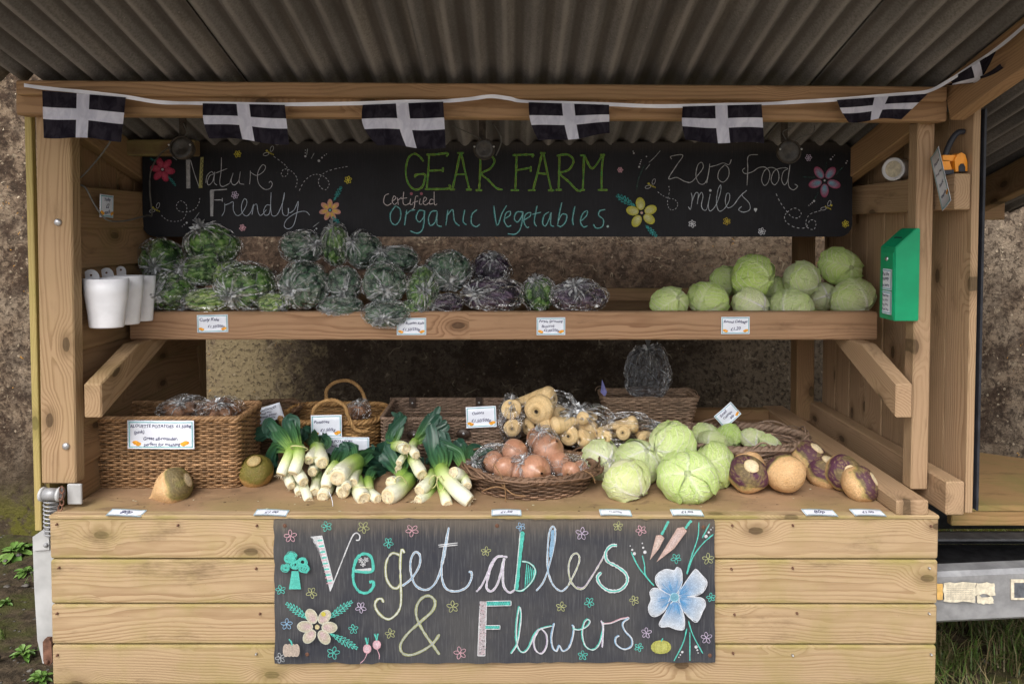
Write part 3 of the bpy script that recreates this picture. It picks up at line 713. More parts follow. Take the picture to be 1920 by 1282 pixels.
def wheel(x, y):
    v, f = lathe([(.14, -.08), (.24, -.085), (.28, -.06), (.285, 0), (.28, .06), (.24, .085), (.14, .08)], 28)
    w = put('wheel', mesh('wheel', v, f, M['black'], True), S, Matrix.Translation((x, y, .285)) @ Matrix.Rotation(rad(90), 4, 'Y'))
    v, f = lathe([(.0001, .03), (.06, .035), (.07, .01), (.13, .02), (.145, .07)], 20)
    put('wheel_rim', mesh('wheel_rim', v, f, M['galv'], True), w, local=True)
wheel(-.9, 2.6); wheel(.8, 2.6)
# stickers and plate on the drawbar
def flat(name, px0, py0, px1, py1, Y, mat, parent, th=.0012, rag=0, seed=0):
    R = np.random.RandomState(seed + 5); c = [(px0, py0), (px1, py0), (px1, py1), (px0, py1)]; pts = []
    for i in range(4):
        a, b = c[i], c[(i + 1) % 4]
        for k in range(5 if rag else 1):
            t = k / 5 if rag else 0
            pts.append(P(a[0] + (b[0] - a[0]) * t + R.randn() * rag, a[1] + (b[1] - a[1]) * t + R.randn() * rag, Y))
    return prism(name, pts, th, (0, 1, 0), M[mat], parent)
YD = lambda px: 2.098 + (px - 1757) / 163 * .027
flat('sticker', 1757, 1094, 1768, 1124, YD(1762) - .0, 'sticker_o', S, .0012, .3)
s1 = flat('sticker', 1770, 1092, 1828, 1128, YD(1780) - .002, 'sticker', S, .0012, 1., 1)
s2 = flat('sticker', 1829, 1093, 1865, 1115, YD(1840) - .002, 'sticker', S, .0012, 1.2, 2)
s3 = flat('sticker', 1832, 1116, 1862, 1131, YD(1840) - .002, 'sticker', S, .0012, 1.5, 3)
pl = flat('plate', 1896, 1086, 1950, 1124, YD(1900) - .006, 'sticker', S, .003)
flat('plate_face', 1902, 1092, 1945, 1120, YD(1900) - .0068, 'tablet', pl, .0007)
R = np.random.RandomState(9)
A = Acc()
for k in range(7):
    for q in range(16):
        x = 1775 + q * 3.1; y = 1097 + k * 4.1
        a, b, c, d = P(x, y, YD(1780) - .0036), P(x + R.uniform(1, 2.6), y, YD(1780) - .0036), P(x + 2, y + 1.4, YD(1780) - .0036), P(x, y + 1.2, YD(1780) - .0036)
        A.add([a, b, c, d], [[0, 1, 2, 3]], (.45, .40, .33))
tag(put('faded_print', A.mesh('faded_print', M['veg'], False), s1, Matrix()), kind='stuff')
# galvanised corner plate, rusty catch, spring on the left
pts = [P(x, y, 2.05) for x, y in [(61, 1006), (92, 985), (100, 985), (108, 1243), (80, 1243), (70, 1200), (64, 1100)]]
pl = prism('corner_plate', pts, .02, (0, 1, 0), M['pale_galv'], S)
pts = [P(x, y, 2.042) for x, y in [(61, 1006), (92, 985), (92, 1030), (62, 1032)]]; prism('corner_cap', pts, .008, (0, 1, 0), M['pale_galv'], pl)
bolt(87, 1021, 2.042, .007, 'galv')
pts = [P(x, y, 2.036) for x, y in [(80, 1203), (84, 1197), (92, 1197), (96, 1204), (98, 1240), (93, 1247), (84, 1245), (81, 1238)]]
prism('rusty_catch', pts, .012, (0, 1, 0), M['rust'], S); bolt(88, 1240, 2.034, .007, 'rust')
A = Acc(); c = P(97, 962, 2.05); pts = []
for k in range(160): a = k / 16 * 2 * math.pi; pts.append((.020 * math.cos(a), .020 * math.sin(a), .062 - k * .00078))
A.tube(pts, .0028, 6, False, (.45, .45, .46)); put('spring', A.mesh('spring', M['galv']), S, Matrix.Translation(c))
wbox('hinge_plate', P(114, 0, 2.07).x, P(141, 0, 2.07).x, 2.052, 2.06, P(120, 946, 2.05).z, P(120, 908, 2.05).z, M['pale_galv'], S, .002)
v, f = lathe([(.0001, -.021), (.018, -.021), (.018, .021), (.0001, .021)], 18)
put('hinge_roller', mesh('hinge_roller', v, f, M['galv'], False), S, Matrix.Translation(P(97, 926, 2.04)) @ Matrix.Rotation(rad(90), 4, 'Y'))
v, f = lathe([(.0001, -.004), (.021, -.004), (.021, .004), (.0001, .004)], 18)
for px in (81, 113): put('hinge_washer', mesh('hinge_washer', v, f, M['pale_galv'], True), S, Matrix.Translation(P(px, 926, 2.04)) @ Matrix.Rotation(rad(90), 4, 'Y'))
for k, (px, py) in enumerate([(116, 918), (114, 930), (116, 941), (113, 952)]):
    ring = [Vector((.006 * math.cos(a), .003 * math.sin(a) * (k % 2), .010 * math.sin(a))) for a in np.linspace(0, 2 * math.pi, 9)[:-1]]
    c = P(px, py, 2.03); tube('chain_link', [c + q for q in ring], .0022, M['rust'], S, 6, 3, True)
# ================================================================== chalk signs
WH, GY, TE, OL, LI, PK, BL, YE, GR, YG, TD, OR = (.62, .63, .66), (.38, .40, .42), (.10, .52, .44), (.40, .42, .20), (.52, .44, .58), (.62, .36, .42), (.25, .42, .60), (.55, .48, .06), (.06, .26, .07), (.26, .34, .05), (.05, .26, .26), (.62, .30, .12)
class Chalk:
    def __init__(s, ox, oy, sc, Y, dim=1.): s.o = (ox, oy, sc); s.Y = Y; s.k = 0; s.dim = dim; s.A = Acc(); s.R = np.random.RandomState(int(ox + oy))
    def pt(s, x, y, lift=0): return np.array(P(s.o[0] + x / s.o[2], s.o[1] + y / s.o[2], s.Y - .0012 - lift))
    def col(s, c): return np.array(c) * s.dim
    def st(s, c, w, pts, closed=False, n=6, taper=True):
        if len(pts) > 2: sp = spline([(x, y, 0) for x, y in pts], n, closed)
        else:
            a, b = pts; sp = [Vector((a[0] + (b[0] - a[0]) * i / 6, a[1] + (b[1] - a[1]) * i / 6, 0)) for i in range(7)]
        if closed: sp.append(sp[0])
        q = np.array([(p.x, p.y) for p in sp]); m = len(q); t = np.gradient(q, axis=0); t /= np.linalg.norm(t, axis=1)[:, None] + 1e-6
        nn = np.stack([-t[:, 1], t[:, 0]], 1); ww = w / 2 * (1 + .14 * s.R.randn(m)); 
        if taper and not closed: ww[0] *= .6; ww[-1] *= .6
        s.k += 1; l = s.k * .000045
        v = [s.pt(*(q[i] + nn[i] * ww[i]), l) for i in range(m)] + [s.pt(*(q[i] - nn[i] * ww[i]), l) for i in range(m)]
        f = [[i, i + 1, m + i + 1, m + i] for i in range(m - 1)]
        s.A.add(v, f, s.col(c)); return s
    def dbl(s, c1, c2, w, pts, **k): s.st(c1, w, pts, **k); s.st(c2, w * .45, pts, **k)
    def dash(s, c, w, pts, n=6, ln=.55):
        sp = spline([(x, y, 0) for x, y in pts], n); acc = 0; cur = [sp[0]]; period = w * 5.
        segs = []; on = True
        for a, b in zip(sp, sp[1:]):
            acc += (b - a).length
            if on: cur.append(b)
            if acc > (period * ln if on else period * (1 - ln)):
                if on and len(cur) > 1: segs.append([(q.x, q.y) for q in (cur[0], cur[-1])])
                on = not on; acc = 0; cur = [b]
        for g in segs: s.st(c, w, g)
    def dot(s, c, x, y, r): s.poly(c, [(x + r * math.cos(a), y + r * math.sin(a)) for a in np.linspace(0, 6.28, 9)[:-1]])
    def poly(s, c, pts, cc=None, ctr=None):
        s.k += 1; l = s.k * .000045
        p = np.array(pts, float); c0 = p.mean(0) if ctr is None else np.array(ctr, float); m = len(p)
        v = [s.pt(*q, l) for q in p] + [s.pt(*(q * .5 + c0 * .5), l) for q in p] + [s.pt(*c0, l)]
        cols = np.array([s.col(c)] * m + [lerp(s.col(c), s.col(cc if cc else c), .6)] * m + [s.col(cc if cc else c)])
        f = [[i, (i + 1) % m, m + (i + 1) % m, m + i] for i in range(m)] + [[m + i, m + (i + 1) % m, 2 * m, 2 * m] for i in range(m)]
        s.A.v.append(np.array(v)); s.A.c.append(cols)
        s.tri = getattr(s, 'tri', []); n0 = s.A.n
        for q in f[:m]: s.A.f.append(np.array([q]) + n0)
        for q in f[m:]:                                            # centre fan as quads split in two
            s.A.f.append(np.array([[q[0], q[1], q[2], q[2]]])[:, [0, 1, 2, 2]] + n0)
        s.A.n += len(v)
    def petal(s, c, cx, cy, a, d, rl, rw, cc=None, w=0, edge=None):
        pts = [(cx + (d + rl * math.cos(t)) * math.cos(a) - rw * math.sin(t) * math.sin(a), cy + (d + rl * math.cos(t)) * math.sin(a) + rw * math.sin(t) * math.cos(a)) for t in np.linspace(0, 2 * math.pi, 15)[:-1]]
        if w: s.st(edge or c, w, pts, closed=True, n=2)
        else:
            s.poly(c, pts, cc, (cx + (d - rl * .6) * math.cos(a), cy + (d - rl * .6) * math.sin(a)))
            if edge: s.st(edge, 4, pts, closed=True, n=2)
    def fl(s, c, x, y, r, n=5, w=4.5):
        a0 = s.R.uniform(0, 6)
        for k in range(n): s.petal(c, x, y, a0 + k * 2 * math.pi / n + s.R.uniform(-.15, .15), r * .5, r * .42, r * .24, w=w)
    def feather(s, c, a, b, w, n=7, lw=5):
        a, b = np.array(a, float), np.array(b, float); d = b - a; L = np.linalg.norm(d); d /= L; nn = np.array([-d[1], d[0]])
        s.st(c, lw, [tuple(a), tuple(b)])
        for k in range(n):
            t = a + d * L * (k + .3) / n; ww = w * math.sin(math.pi * (k + .7) / (n + .6))
            for sg in (1, -1):
                e = t + d * L * .16 + nn * sg * ww; s.st(c, lw * .9, [tuple(t), tuple((t + e) / 2 + nn * sg * 3), tuple(e)], n=3); s.st(c, lw * .8, [tuple(e), tuple(t + d * L / n)], n=3)
    def done(s, name, parent):
        if not s.A.v: return None
        v = np.concatenate(s.A.v); c = np.concatenate(s.A.c); f = np.concatenate(s.A.f)
        fl_ = [tuple(int(i) for i in (q if q[2] != q[3] else q[:3])) for q in f]
        o0 = v.mean(0); me = mesh(name, v - o0, fl_, M['chalk'], False, {'Col': c})
        s.A = Acc(); return put(name, me, parent, Matrix.Translation(Vector(o0)))
# ---- lower sign
YL = 1.986
def board(name, label, pts, Y, mat, rough):
    R = np.random.RandomState(3); out = []
    for i in range(len(pts)):
        a, b = np.array(pts[i]), np.array(pts[(i + 1) % len(pts)]); n = max(1, int(np.linalg.norm(b - a) / 14))
        for k in range(n): out.append(a + (b - a) * k / n + (R.randn(2) * rough if k else 0))
    v = [P(x, y, Y) for x, y in out]
    c = sum(v, Vector()) / len(v); c.y = Y
    vv, f = poly_prism([q - c for q in v], .012, (0, 1, 0)); me = mesh(name, vv, f, mat); fix(me)
    o = put(name, me, None, Matrix.Translation(c)); return tag(o, label, 'chalkboard sign')
low = board('chalkboard_sign', 'worn chalkboard reading Vegetables & Flowers, screwed to the front boards below the counter', [(513, 975), (1340, 976), (1341, 1241), (515, 1243)], YL, M['slate_worn'], .9)
C = Chalk(500, 960, 4.273, YL)
C.poly(WH, [(350, 195), (445, 185), (538, 560), (508, 635), (480, 520), (395, 230)])
for k in range(8):
    t = .06 + k * .115; x = 420 + 95 * t; y = 200 + 400 * t
    C.st(TE, 13, [(x - 20, y + 3), (x + 22, y - 2)]); C.st(PK, 8, [(x - 22, y + 24), (x + 24, y + 20)])
C.st(WH, 10, [(508, 630), (560, 500), (620, 350), (680, 205), (715, 165), (745, 185), (740, 220), (715, 222)])
C.poly(WH, [(703, 458), (838, 445), (838, 478), (703, 478)]); C.done('lettering', low)
C.st(TE, 22, [(700, 470), (838, 475), (850, 400), (825, 345), (770, 333), (720, 375), (694, 470), (700, 570), (745, 635), (810, 642), (853, 595), (852, 555), (822, 560)])
for q in ((755, 385), (795, 380), (772, 415)): C.fl(WH, *q, 22, 5, 4)
C.dbl(OL, WH, 20, [(1072, 345), (1005, 328), (958, 400), (958, 520), (1000, 595), (1048, 605), (1078, 560)])
C.dbl(OL, WH, 20, [(1105, 325), (1082, 300), (1070, 400), (1074, 560), (1076, 720), (1050, 800), (980, 855), (910, 820), (868, 750), (885, 700), (920, 692), (937, 722)])
C.dbl(WH, BL, 18, [(1085, 590), (1160, 530), (1222, 430), (1228, 345), (1190, 318), (1155, 380), (1155, 480), (1190, 580), (1260, 620), (1320, 600), (1370, 530), (1410, 400), (1440, 260), (1460, 120)])
C.dbl(WH, BL, 18, [(1460, 120), (1430, 260), (1402, 420), (1405, 530), (1440, 612), (1520, 632), (1600, 600), (1640, 530), (1640, 480), (1618, 478)])
C.st(WH, 8, [(1375, 262), (1532, 244)]); C.st(WH, 8, [(1378, 276), (1530, 260)]); C.done('lettering', low)
C.dbl(OL, GY, 20, [(1385, 1138), (1330, 1060), (1260, 960), (1205, 850), (1200, 760), (1240, 690), (1300, 668), (1348, 710), (1330, 785), (1240, 870), (1130, 970), (1072, 1060), (1088, 1125), (1150, 1142), (1240, 1112), (1330, 1050), (1385, 975)])
C.done('lettering', low)
C.poly((.45, .40, .42), [(1710, 712), (1762, 712), (1750, 1148), (1690, 1148)])
for q in [[(1710, 712), (1690, 1148)], [(1762, 712), (1750, 1148)], [(1690, 1148), (1750, 1148)]]: C.st(WH, 7, q)
R = np.random.RandomState(1)
for k in range(95): x, y = R.uniform(1702, 1752), R.uniform(725, 1138); C.st(((.05, .05, .06), PK, WH)[k % 3], 5, [(x, y), (x + 8, y + 5)], n=1)
for (x0, y0, x1, y1, w) in [(1763, 712, 1958, 708, 38), (1752, 905, 1870, 905, 30)]:
    C.poly(TD, [(x0, y0), (x1, y1), (x1, y1 + w), (x0, y0 + w)])
    C.st(WH, 6, [(x0, y0), (x1, y1)]); C.st(WH, 6, [(x0, y0 + w), (x1, y1 + w)]); C.st(WH, 6, [(x1, y1), (x1, y1 + w)])
    n = int((x1 - x0) / 14)
    for k in range(n): C.st(TE, 5, [(x0 + k * 14, y0 + 4), (x0 + k * 14 + 7, y0 + w - 4)]); C.st(TE, 5, [(x0 + k * 14 + 7, y0 + w - 4), (x0 + k * 14 + 14, y0 + 4)])
C.done('lettering', low)
B = Chalk(920, 960, 4.273, YL); B.k = 60
B.dbl(WH, LI, 18, [(100, 350), (45, 365), (0, 450), (-30, 560), (-30, 610), (10, 630), (60, 560), (100, 400), (110, 365)])
B.dbl(WH, LI, 16, [(-115, 635), (-75, 590), (-30, 500), (10, 400), (60, 352), (135, 358)])
B.dbl(WH, LI, 18, [(108, 365), (98, 480), (105, 590), (150, 642), (195, 618)])
B.dbl(TE, WH, 14, [(200, 625), (260, 622), (335, 545), (357, 460), (310, 405), (250, 392)])
for k in range(5): B.st(TE, 8, [(290 + k * 14, 410 + k * 12), (275 + k * 16, 600 - k * 18)])
B.st(TE, 34, [(255, 152), (238, 300), (220, 480), (203, 622)]); B.st(WH, 6, [(236, 160), (208, 470), (190, 620)])
B.dbl(WH, BL, 15, [(365, 628), (420, 560), (465, 440), (510, 250), (518, 150), (497, 112), (468, 170), (455, 330), (460, 470), (500, 580), (565, 630), (620, 590)])
B.st(BL, 26, [(497, 140), (492, 240), (478, 360)])
B.dbl(WH, OL, 14, [(620, 590), (690, 450), (712, 370), (690, 328), (650, 350), (625, 430), (635, 530), (680, 600), (740, 610), (800, 530), (880, 400), (915, 330)])
B.st(LI, 7, [(690, 595), (745, 598), (810, 510), (905, 350)])
B.dbl(WH, TE, 26, [(1012, 265), (965, 268), (922, 320), (935, 390), (1010, 432), (1082, 490), (1092, 560), (1035, 622), (950, 628), (880, 580), (855, 520), (887, 480)])
B.done('lettering', low)
def two(w, pts, c=TE, dx=-6, dy=-3): B.st(c, w, [(x + dx, y + dy) for x, y in pts]); B.st(WH, w * .62, pts)
two(13, [(165, 1132), (215, 1050), (240, 900), (245, 800), (230, 762), (212, 880), (207, 1000), (225, 1090), (265, 1122), (310, 1080), (350, 985), (400, 935), (495, 910)])
two(12, [(392, 935), (350, 1020), (362, 1100), (410, 1132), (452, 1070), (450, 980), (405, 930)], LI)
two(13, [(512, 888), (490, 1000), (500, 1080), (530, 1112), (552, 1068), (582, 1112), (632, 1080), (662, 990), (668, 920), (655, 905)], BL)
two(12, [(662, 930), (705, 942), (765, 920), (797, 880), (780, 858), (750, 890), (737, 980), (762, 1070), (820, 1102), (870, 1060), (900, 960), (905, 880)])
two(11, [(890, 868), (905, 930), (897, 1082)], LI); two(11, [(905, 893), (965, 888), (1040, 858), (1112, 842)], PK)
two(13, [(1112, 848), (1062, 890), (1080, 950), (1132, 1010), (1132, 1072), (1072, 1097), (1012, 1060), (1005, 1010), (1032, 988)], BL)
B.done('lettering', low)
C.k = 170
for c, x, y, r in [(PK, 190, 190, 55), (TE, 480, 112, 46), (OL, 775, 120, 52), (TE, 975, 245, 44), (PK, 1165, 145, 55), (OL, 1758, 312, 42), (TE, 112, 620, 42), (OL, 360, 645, 48), (LI, 755, 762, 48), (BL, 160, 895, 50), (TE, 695, 935, 42), (TE, 535, 1125, 55), (GY, 110, 1165, 45), (OL, 990, 970, 44), (OL, 1490, 755, 52), (PK, 1550, 1125, 55)]: C.fl(c, x, y, r); C.done('chalk_flower', low)
C.poly(TE, [(200, 470), (255, 470), (275, 615), (178, 615)])
for k in range(60):
    cx, cy_ = [(180, 370), (285, 400), (150, 445), (300, 450), (225, 420), (200, 350)][k % 6]; r = R.uniform(15, 42)
    C.st(TE, 6, [(cx + r * math.cos(a) + R.randn() * 5, cy_ + r * .85 * math.sin(a) + R.randn() * 5) for a in np.linspace(0, 6.28, 7)[:-1]], closed=True, n=2)
C.done('chalk_broccoli', low)
for a, b in [((345, 862), (168, 735)), ((478, 862), (672, 722)), ((500, 965), (712, 1082))]: C.feather(TE, a, b, 34, 8, 6)
for k in range(6): C.petal((.50, .48, .34), 405, 918, rad(-118 + 60 * k + (0, 4, 0, -6, 8, 0)[k]), 98, 62, 44, (.55, .40, .42), edge=(.6, .6, .52))
C.dot((.6, .52, .3), 405, 918, 20); C.dot(YE, 455, 815, 20); C.done('chalk_flower', low)
for k in (-42, -15, 15, 42): C.petal((.46, .38, .32), 197, 1105, 0, k, 24, 50, edge=(.5, .42, .35))
C.st(TE, 11, [(205, 1065), (195, 1035), (178, 1015)]); C.done('chalk_pumpkin', low)
for x, y in ((805, 1093), (882, 1060)):
    C.poly((.60, .33, .38), [(x + 34 * math.cos(a), y + 38 * math.sin(a)) for a in np.linspace(0, 6.28, 12)[:-1]], (.65, .5, .55)); C.st(PK, 6, [(x, y + 30), (x - 20 + (x > 850) * 40, y + 80), (x - 55 + (x > 850) * 75, y + 115)])
    for k in range(4): C.st(TE, 7, [(x + R.uniform(-6, 6), y - 34), (x + R.uniform(-25, 20), y - 90)])
C.done('chalk_radishes', low)
B.k = 290
for c, x, y, r in [(LI, 730, 170, 55), (OL, 1020, 110, 42), (PK, 1205, 145, 46), (TE, 1485, 370, 44), (OL, 1742, 372, 50), (TE, 790, 720, 44), (OL, 565, 755, 44), (OL, 1150, 705, 42), (TE, 1765, 680, 38), (LI, 1248, 965, 46), (TE, 1187, 1080, 38), (TE, 738, 1145, 42), (LI, 1730, 1005, 50), (BL, 240, 115, 38)]: B.fl(c, x, y, r); B.done('chalk_flower', low)
B.poly((.55, .38, .33), [(1325, 185), (1365, 180), (1392, 205), (1350, 290), (1275, 382)], (.6, .5, .45)); B.poly((.55, .38, .33), [(1495, 125), (1545, 118), (1572, 150), (1470, 290), (1328, 398)], (.6, .48, .46))
B.st(TE, 18, [(1368, 180), (1395, 130), (1425, 70)]); B.st(TE, 20, [(1560, 130), (1590, 85), (1610, 66)]); B.done('chalk_carrots', low)
B.poly((.42, .42, .10), [(1365 + 82 * math.cos(a), 1078 + 55 * math.sin(a)) for a in np.linspace(0, 6.28, 16)[:-1]], (.5, .5, .16)); B.st(TE, 10, [(1365, 1035), (1380, 1008)])
for k in (-45, 0, 45): B.st((.30, .30, .06), 5, [(1365 + k, 1030), (1365 + k * 1.25, 1078), (1365 + k, 1130)])
B.done('chalk_pumpkin', low)
for q in [[(1125, 315), (1180, 430), (1250, 520), (1310, 588)], [(1215, 345), (1232, 420), (1240, 500), (1300, 580)], [(1668, 80), (1660, 200), (1610, 350), (1570, 490)], [(1785, 175), (1700, 250), (1620, 360), (1575, 495)], [(1755, 90), (1695, 205)], [(1585, 870), (1620, 980), (1700, 1130)], [(1572, 930), (1540, 1050), (1468, 1190)], [(1596, 960), (1596, 1188)]]: B.st(TE, 9, q)
for x, y, r in [(1118, 268, 5), (1134, 300, 9), (1152, 330, 13), (1215, 248, 6), (1222, 283, 9), (1236, 318, 14), (1725, 192, 14), (1747, 160, 9), (1765, 138, 6), (1780, 122, 4), (1646, 1077, 13), (1656, 1102, 8), (1662, 1125, 5), (1535, 1118, 10), (1520, 1140, 6), (1508, 1160, 5)]: B.dot(WH, x, y, r)
ctr = (1472, 680)
shapes = [[(1500, 640), (1535, 560), (1530, 470), (1495, 438), (1470, 465), (1410, 455), (1350, 480), (1318, 530), (1345, 600), (1440, 660)],
          [(1505, 655), (1560, 560), (1625, 470), (1650, 458), (1690, 500), (1735, 560), (1700, 640), (1620, 672), (1520, 668)],
          [(1510, 685), (1620, 675), (1700, 690), (1722, 740), (1700, 790), (1655, 878), (1600, 850), (1540, 780)],
          [(1495, 720), (1545, 810), (1555, 900), (1540, 940), (1480, 935), (1430, 915), (1370, 918), (1350, 890), (1390, 820), (1450, 720)],
          [(1435, 690), (1400, 780), (1330, 832), (1280, 820), (1262, 760), (1285, 700), (1275, 640), (1310, 605), (1380, 625), (1440, 665)]]
for s_ in shapes: B.poly((.58, .62, .68), s_, (.09, .27, .52), ctr)
for s_ in shapes: B.st((.68, .70, .76), 6, s_, closed=True, n=3)
for k in range(60):
    a = R.uniform(0, 6.28); r0, r1 = R.uniform(40, 70), R.uniform(95, 150); B.st((.10, .30, .55), 4, [(ctr[0] + r0 * math.cos(a), ctr[1] + r0 * math.sin(a)), (ctr[0] + r1 * math.cos(a), ctr[1] + r1 * math.sin(a))], n=1)
B.dot((.16, .36, .46), *ctr, 34); B.st((.35, .6, .7), 5, [(ctr[0] + 34 * math.cos(a), ctr[1] + 34 * math.sin(a)) for a in np.linspace(0, 6.28, 12)[:-1]], closed=True, n=2)
B.done('chalk_flower', low)
for px, py in ((534, 985), (576, 1226), (932, 985), (1319, 988), (1331, 1228)):
    v, f = lathe([(.006, 0), (.005, .002), (.0001, .0025)], 12); put('screw_head', mesh('screw_head', v, f, M['rust']), low, Matrix.Translation(P(px, py, YL - .0003)) @ Matrix.Rotation(rad(90), 4, 'X'))
# ---- upper sign
YU = 2.5
def rc(x0, y0, x1, y1, r):
    out = []
    for cx, cy_, a0 in ((x0 + r, y0 + r, 180), (x1 - r, y0 + r, 270), (x1 - r, y1 - r, 0), (x0 + r, y1 - r, 90)):
        for k in range(5): a = rad(a0 + k * 22.5); out.append((cx + r * math.cos(a), cy_ + r * math.sin(a)))
    return out
up = board('chalkboard_sign', 'long black chalkboard under the roof reading GEAR FARM Certified Organic Vegetables', rc(267, 266, 1598, 444, 24), YU, M['slate'], 0)
T1, T2, T3, T4 = [Chalk(x, 260, 4.8, YU) for x in (260, 640, 900, 1200)]
W_ = (.55, .56, .60)
T1.poly((.30, .30, .32), [(425, 190), (462, 186), (466, 448), (430, 450)])
for y in range(200, 445, 11): T1.st((.65, .65, .66), 4, [(428, y), (464, y)], n=1)
T1.poly((.42, .40, .16), [(557, 168), (584, 166), (573, 443), (540, 445)]); T1.st((.03, .03, .03), 5, [(570 + 8 * (-1) ** k, 185 + k * 20) for k in range(13)])
T1.st(W_, 6, [(466, 192), (500, 310), (542, 432)])
for q in [[(605, 400), (615, 335), (655, 298), (672, 320), (640, 335), (618, 390), (632, 418), (668, 380), (684, 300), (678, 390), (705, 420)], [(745, 170), (742, 290), (730, 395), (755, 432), (820, 402)], [(690, 312), (796, 270)], [(820, 402), (850, 310), (832, 385), (860, 418), (900, 380), (915, 298), (905, 395), (950, 412)], [(1005, 288), (1004, 350), (998, 412)], [(1003, 300), (1060, 332), (1120, 300), (1142, 255), (1112, 238), (1072, 310), (1078, 400), (1130, 455), (1180, 450), (1203, 410), (1188, 385), (1172, 398)]]: T1.st(W_, 5.5, q)
T1.done('lettering', up)
T1.poly((.30, .30, .32), [(640, 470), (680, 468), (668, 700), (645, 700)])
for k in range(20): T1.st((.62, .62, .63), 4, [(645, 478 + k * 11), (672, 484 + k * 11)], n=1)
T1.st(W_, 9, [(645, 466), (715, 462), (795, 456)]); T1.st(W_, 7, [(680, 552), (752, 552)]); T1.st(W_, 7, [(752, 535), (752, 568)])
for q in [[(775, 580), (772, 650), (748, 697)], [(772, 600), (815, 585), (850, 570), (852, 640), (880, 690), (920, 680), (965, 610), (973, 560), (950, 543), (926, 600), (932, 665), (970, 697), (1010, 660), (1035, 590), (1020, 685)], [(1030, 610), (1062, 590), (1075, 660), (1100, 692), (1150, 640)], [(1185, 600), (1150, 600), (1125, 650), (1140, 690), (1180, 660), (1192, 485), (1188, 600), (1200, 690), (1250, 680), (1300, 560), (1312, 485), (1292, 600), (1300, 680), (1340, 690), (1350, 625)], [(1345, 625), (1355, 668), (1400, 640), (1437, 565), (1420, 690), (1390, 785), (1342, 812), (1310, 785), (1335, 725), (1420, 668), (1500, 655), (1540, 690)]]: T1.st((.50, .56, .66), 5.5, q)
T1.done('lettering', up)
for k in range(6): T1.petal((.42, .04, .09), 215, 280, rad(10 + 60 * k), 65, 50, 32, (.55, .10, .16))
T1.dot((.65, .65, .65), 215, 278, 12); T1.done('chalk_flower', up)
for k in range(7): T1.petal((.55, .26, .28), 1722, 643, rad(-90 + 51.4 * k), 58, 42, 24, (.72, .50, .06))
T1.dot((.2, .5, .55), 1722, 643, 12)
T1.done('chalk_flower', up); T1.feather(TD, (262, 335), (330, 420), 14, 4, 5); T1.feather(TD, (150, 200), (105, 180), 10, 3, 4); T1.feather(TD, (1755, 560), (1820, 440), 22, 5, 7); T1.feather(TD, (1740, 700), (1800, 760), 22, 4, 7); tag(T1.done('chalk_leaves', up), kind='stuff')
for c, x, y, r in [(YE, 890, 140, 34), (YE, 1885, 372, 36), (LI, 866, 508, 36), (PK, 935, 802, 32)]: T1.done('chalk_flower', up); T1.fl(c, x, y, r, 6, 6)
T1.done('chalk_flower', up)
def bee(T, x, y, d):
    for k in range(4): T.st(YE, 6, [(x - 22 + k * 14, y - 18 + k * 8), (x - 12 + k * 14, y + 8 + k * 4)], n=2)
    T.dot(YE, x - 32 * d, y - 20, 10); T.petal(W_, x, y, rad(-70), 40, 26, 13, w=4); T.petal(W_, x, y, rad(165), 40, 26, 13, w=4)
bee(T1, 160, 640, 1); T1.done('chalk_bee', up); bee(T1, 1185, 130, 1); T1.done('chalk_bee', up)
T1.dash(W_, 5, [(205, 690), (260, 735), (340, 745), (405, 720), (432, 650), (425, 590), (375, 560), (340, 600), (360, 650), (440, 660), (510, 630), (545, 570), (550, 510)], 10)
T1.dash(W_, 5, [(1215, 160), (1290, 215), (1335, 260), (1340, 320), (1305, 345), (1282, 315), (1310, 275), (1370, 290), (1420, 345), (1425, 400), (1410, 445)], 10)
T1.dash(W_, 5, [(1445, 470), (1490, 385), (1560, 330), (1630, 325), (1690, 360), (1715, 410), (1680, 462), (1630, 430), (1620, 370), (1670, 310), (1760, 275), (1890, 250)], 10)
for x, y, r in [(1500, 160, 10), (1500, 130, 5), (1500, 105, 4), (1622, 200, 12), (1650, 172, 8), (1672, 152, 5), (1690, 140, 4), (432, 757, 9), (410, 775, 6), (392, 790, 4), (262, 95, 7), (240, 78, 5), (1600, 810, 8), (1582, 825, 5)]: T1.dot(W_, x, y, r)
for q in [[(1552, 182), (1580, 130)], [(490, 740), (545, 665)], [(1570, 795), (1625, 752)], [(1520, 90), (1512, 150)], [(245, 120), (345, 195)]]: T1.st(GY, 5, q)
tag(T1.done('chalk_marks', up), kind='stuff')
def gf(T, qs, w=17):
    for q in qs: T.st(YG, w, q)
    for q in qs: T.st(GR, w * .5, q)
gf(T2, [[(740, 207), (700, 158), (650, 138), (602, 180), (580, 290), (600, 400), (660, 458), (722, 440), (748, 380), (748, 322), (668, 328), (668, 350)], [(790, 145), (782, 300), (768, 452)], [(765, 145), (860, 142), (955, 132), (945, 165)], [(785, 290), (910, 284)], [(915, 258), (912, 302)], [(750, 455), (960, 450), (970, 412)], [(1070, 132), (1035, 300), (1000, 452)], [(1080, 132), (1115, 300), (1152, 456)], [(1030, 322), (1115, 322)], [(1042, 130), (1104, 130)], [(975, 458), (1025, 458)], [(1122, 460), (1176, 460)],
     [(1252, 150), (1250, 300), (1240, 460)], [(1235, 150), (1330, 145), (1378, 200), (1340, 270), (1262, 315), (1320, 370), (1395, 445), (1452, 460)], [(1208, 465), (1268, 465)]])
T2.done('lettering', up)
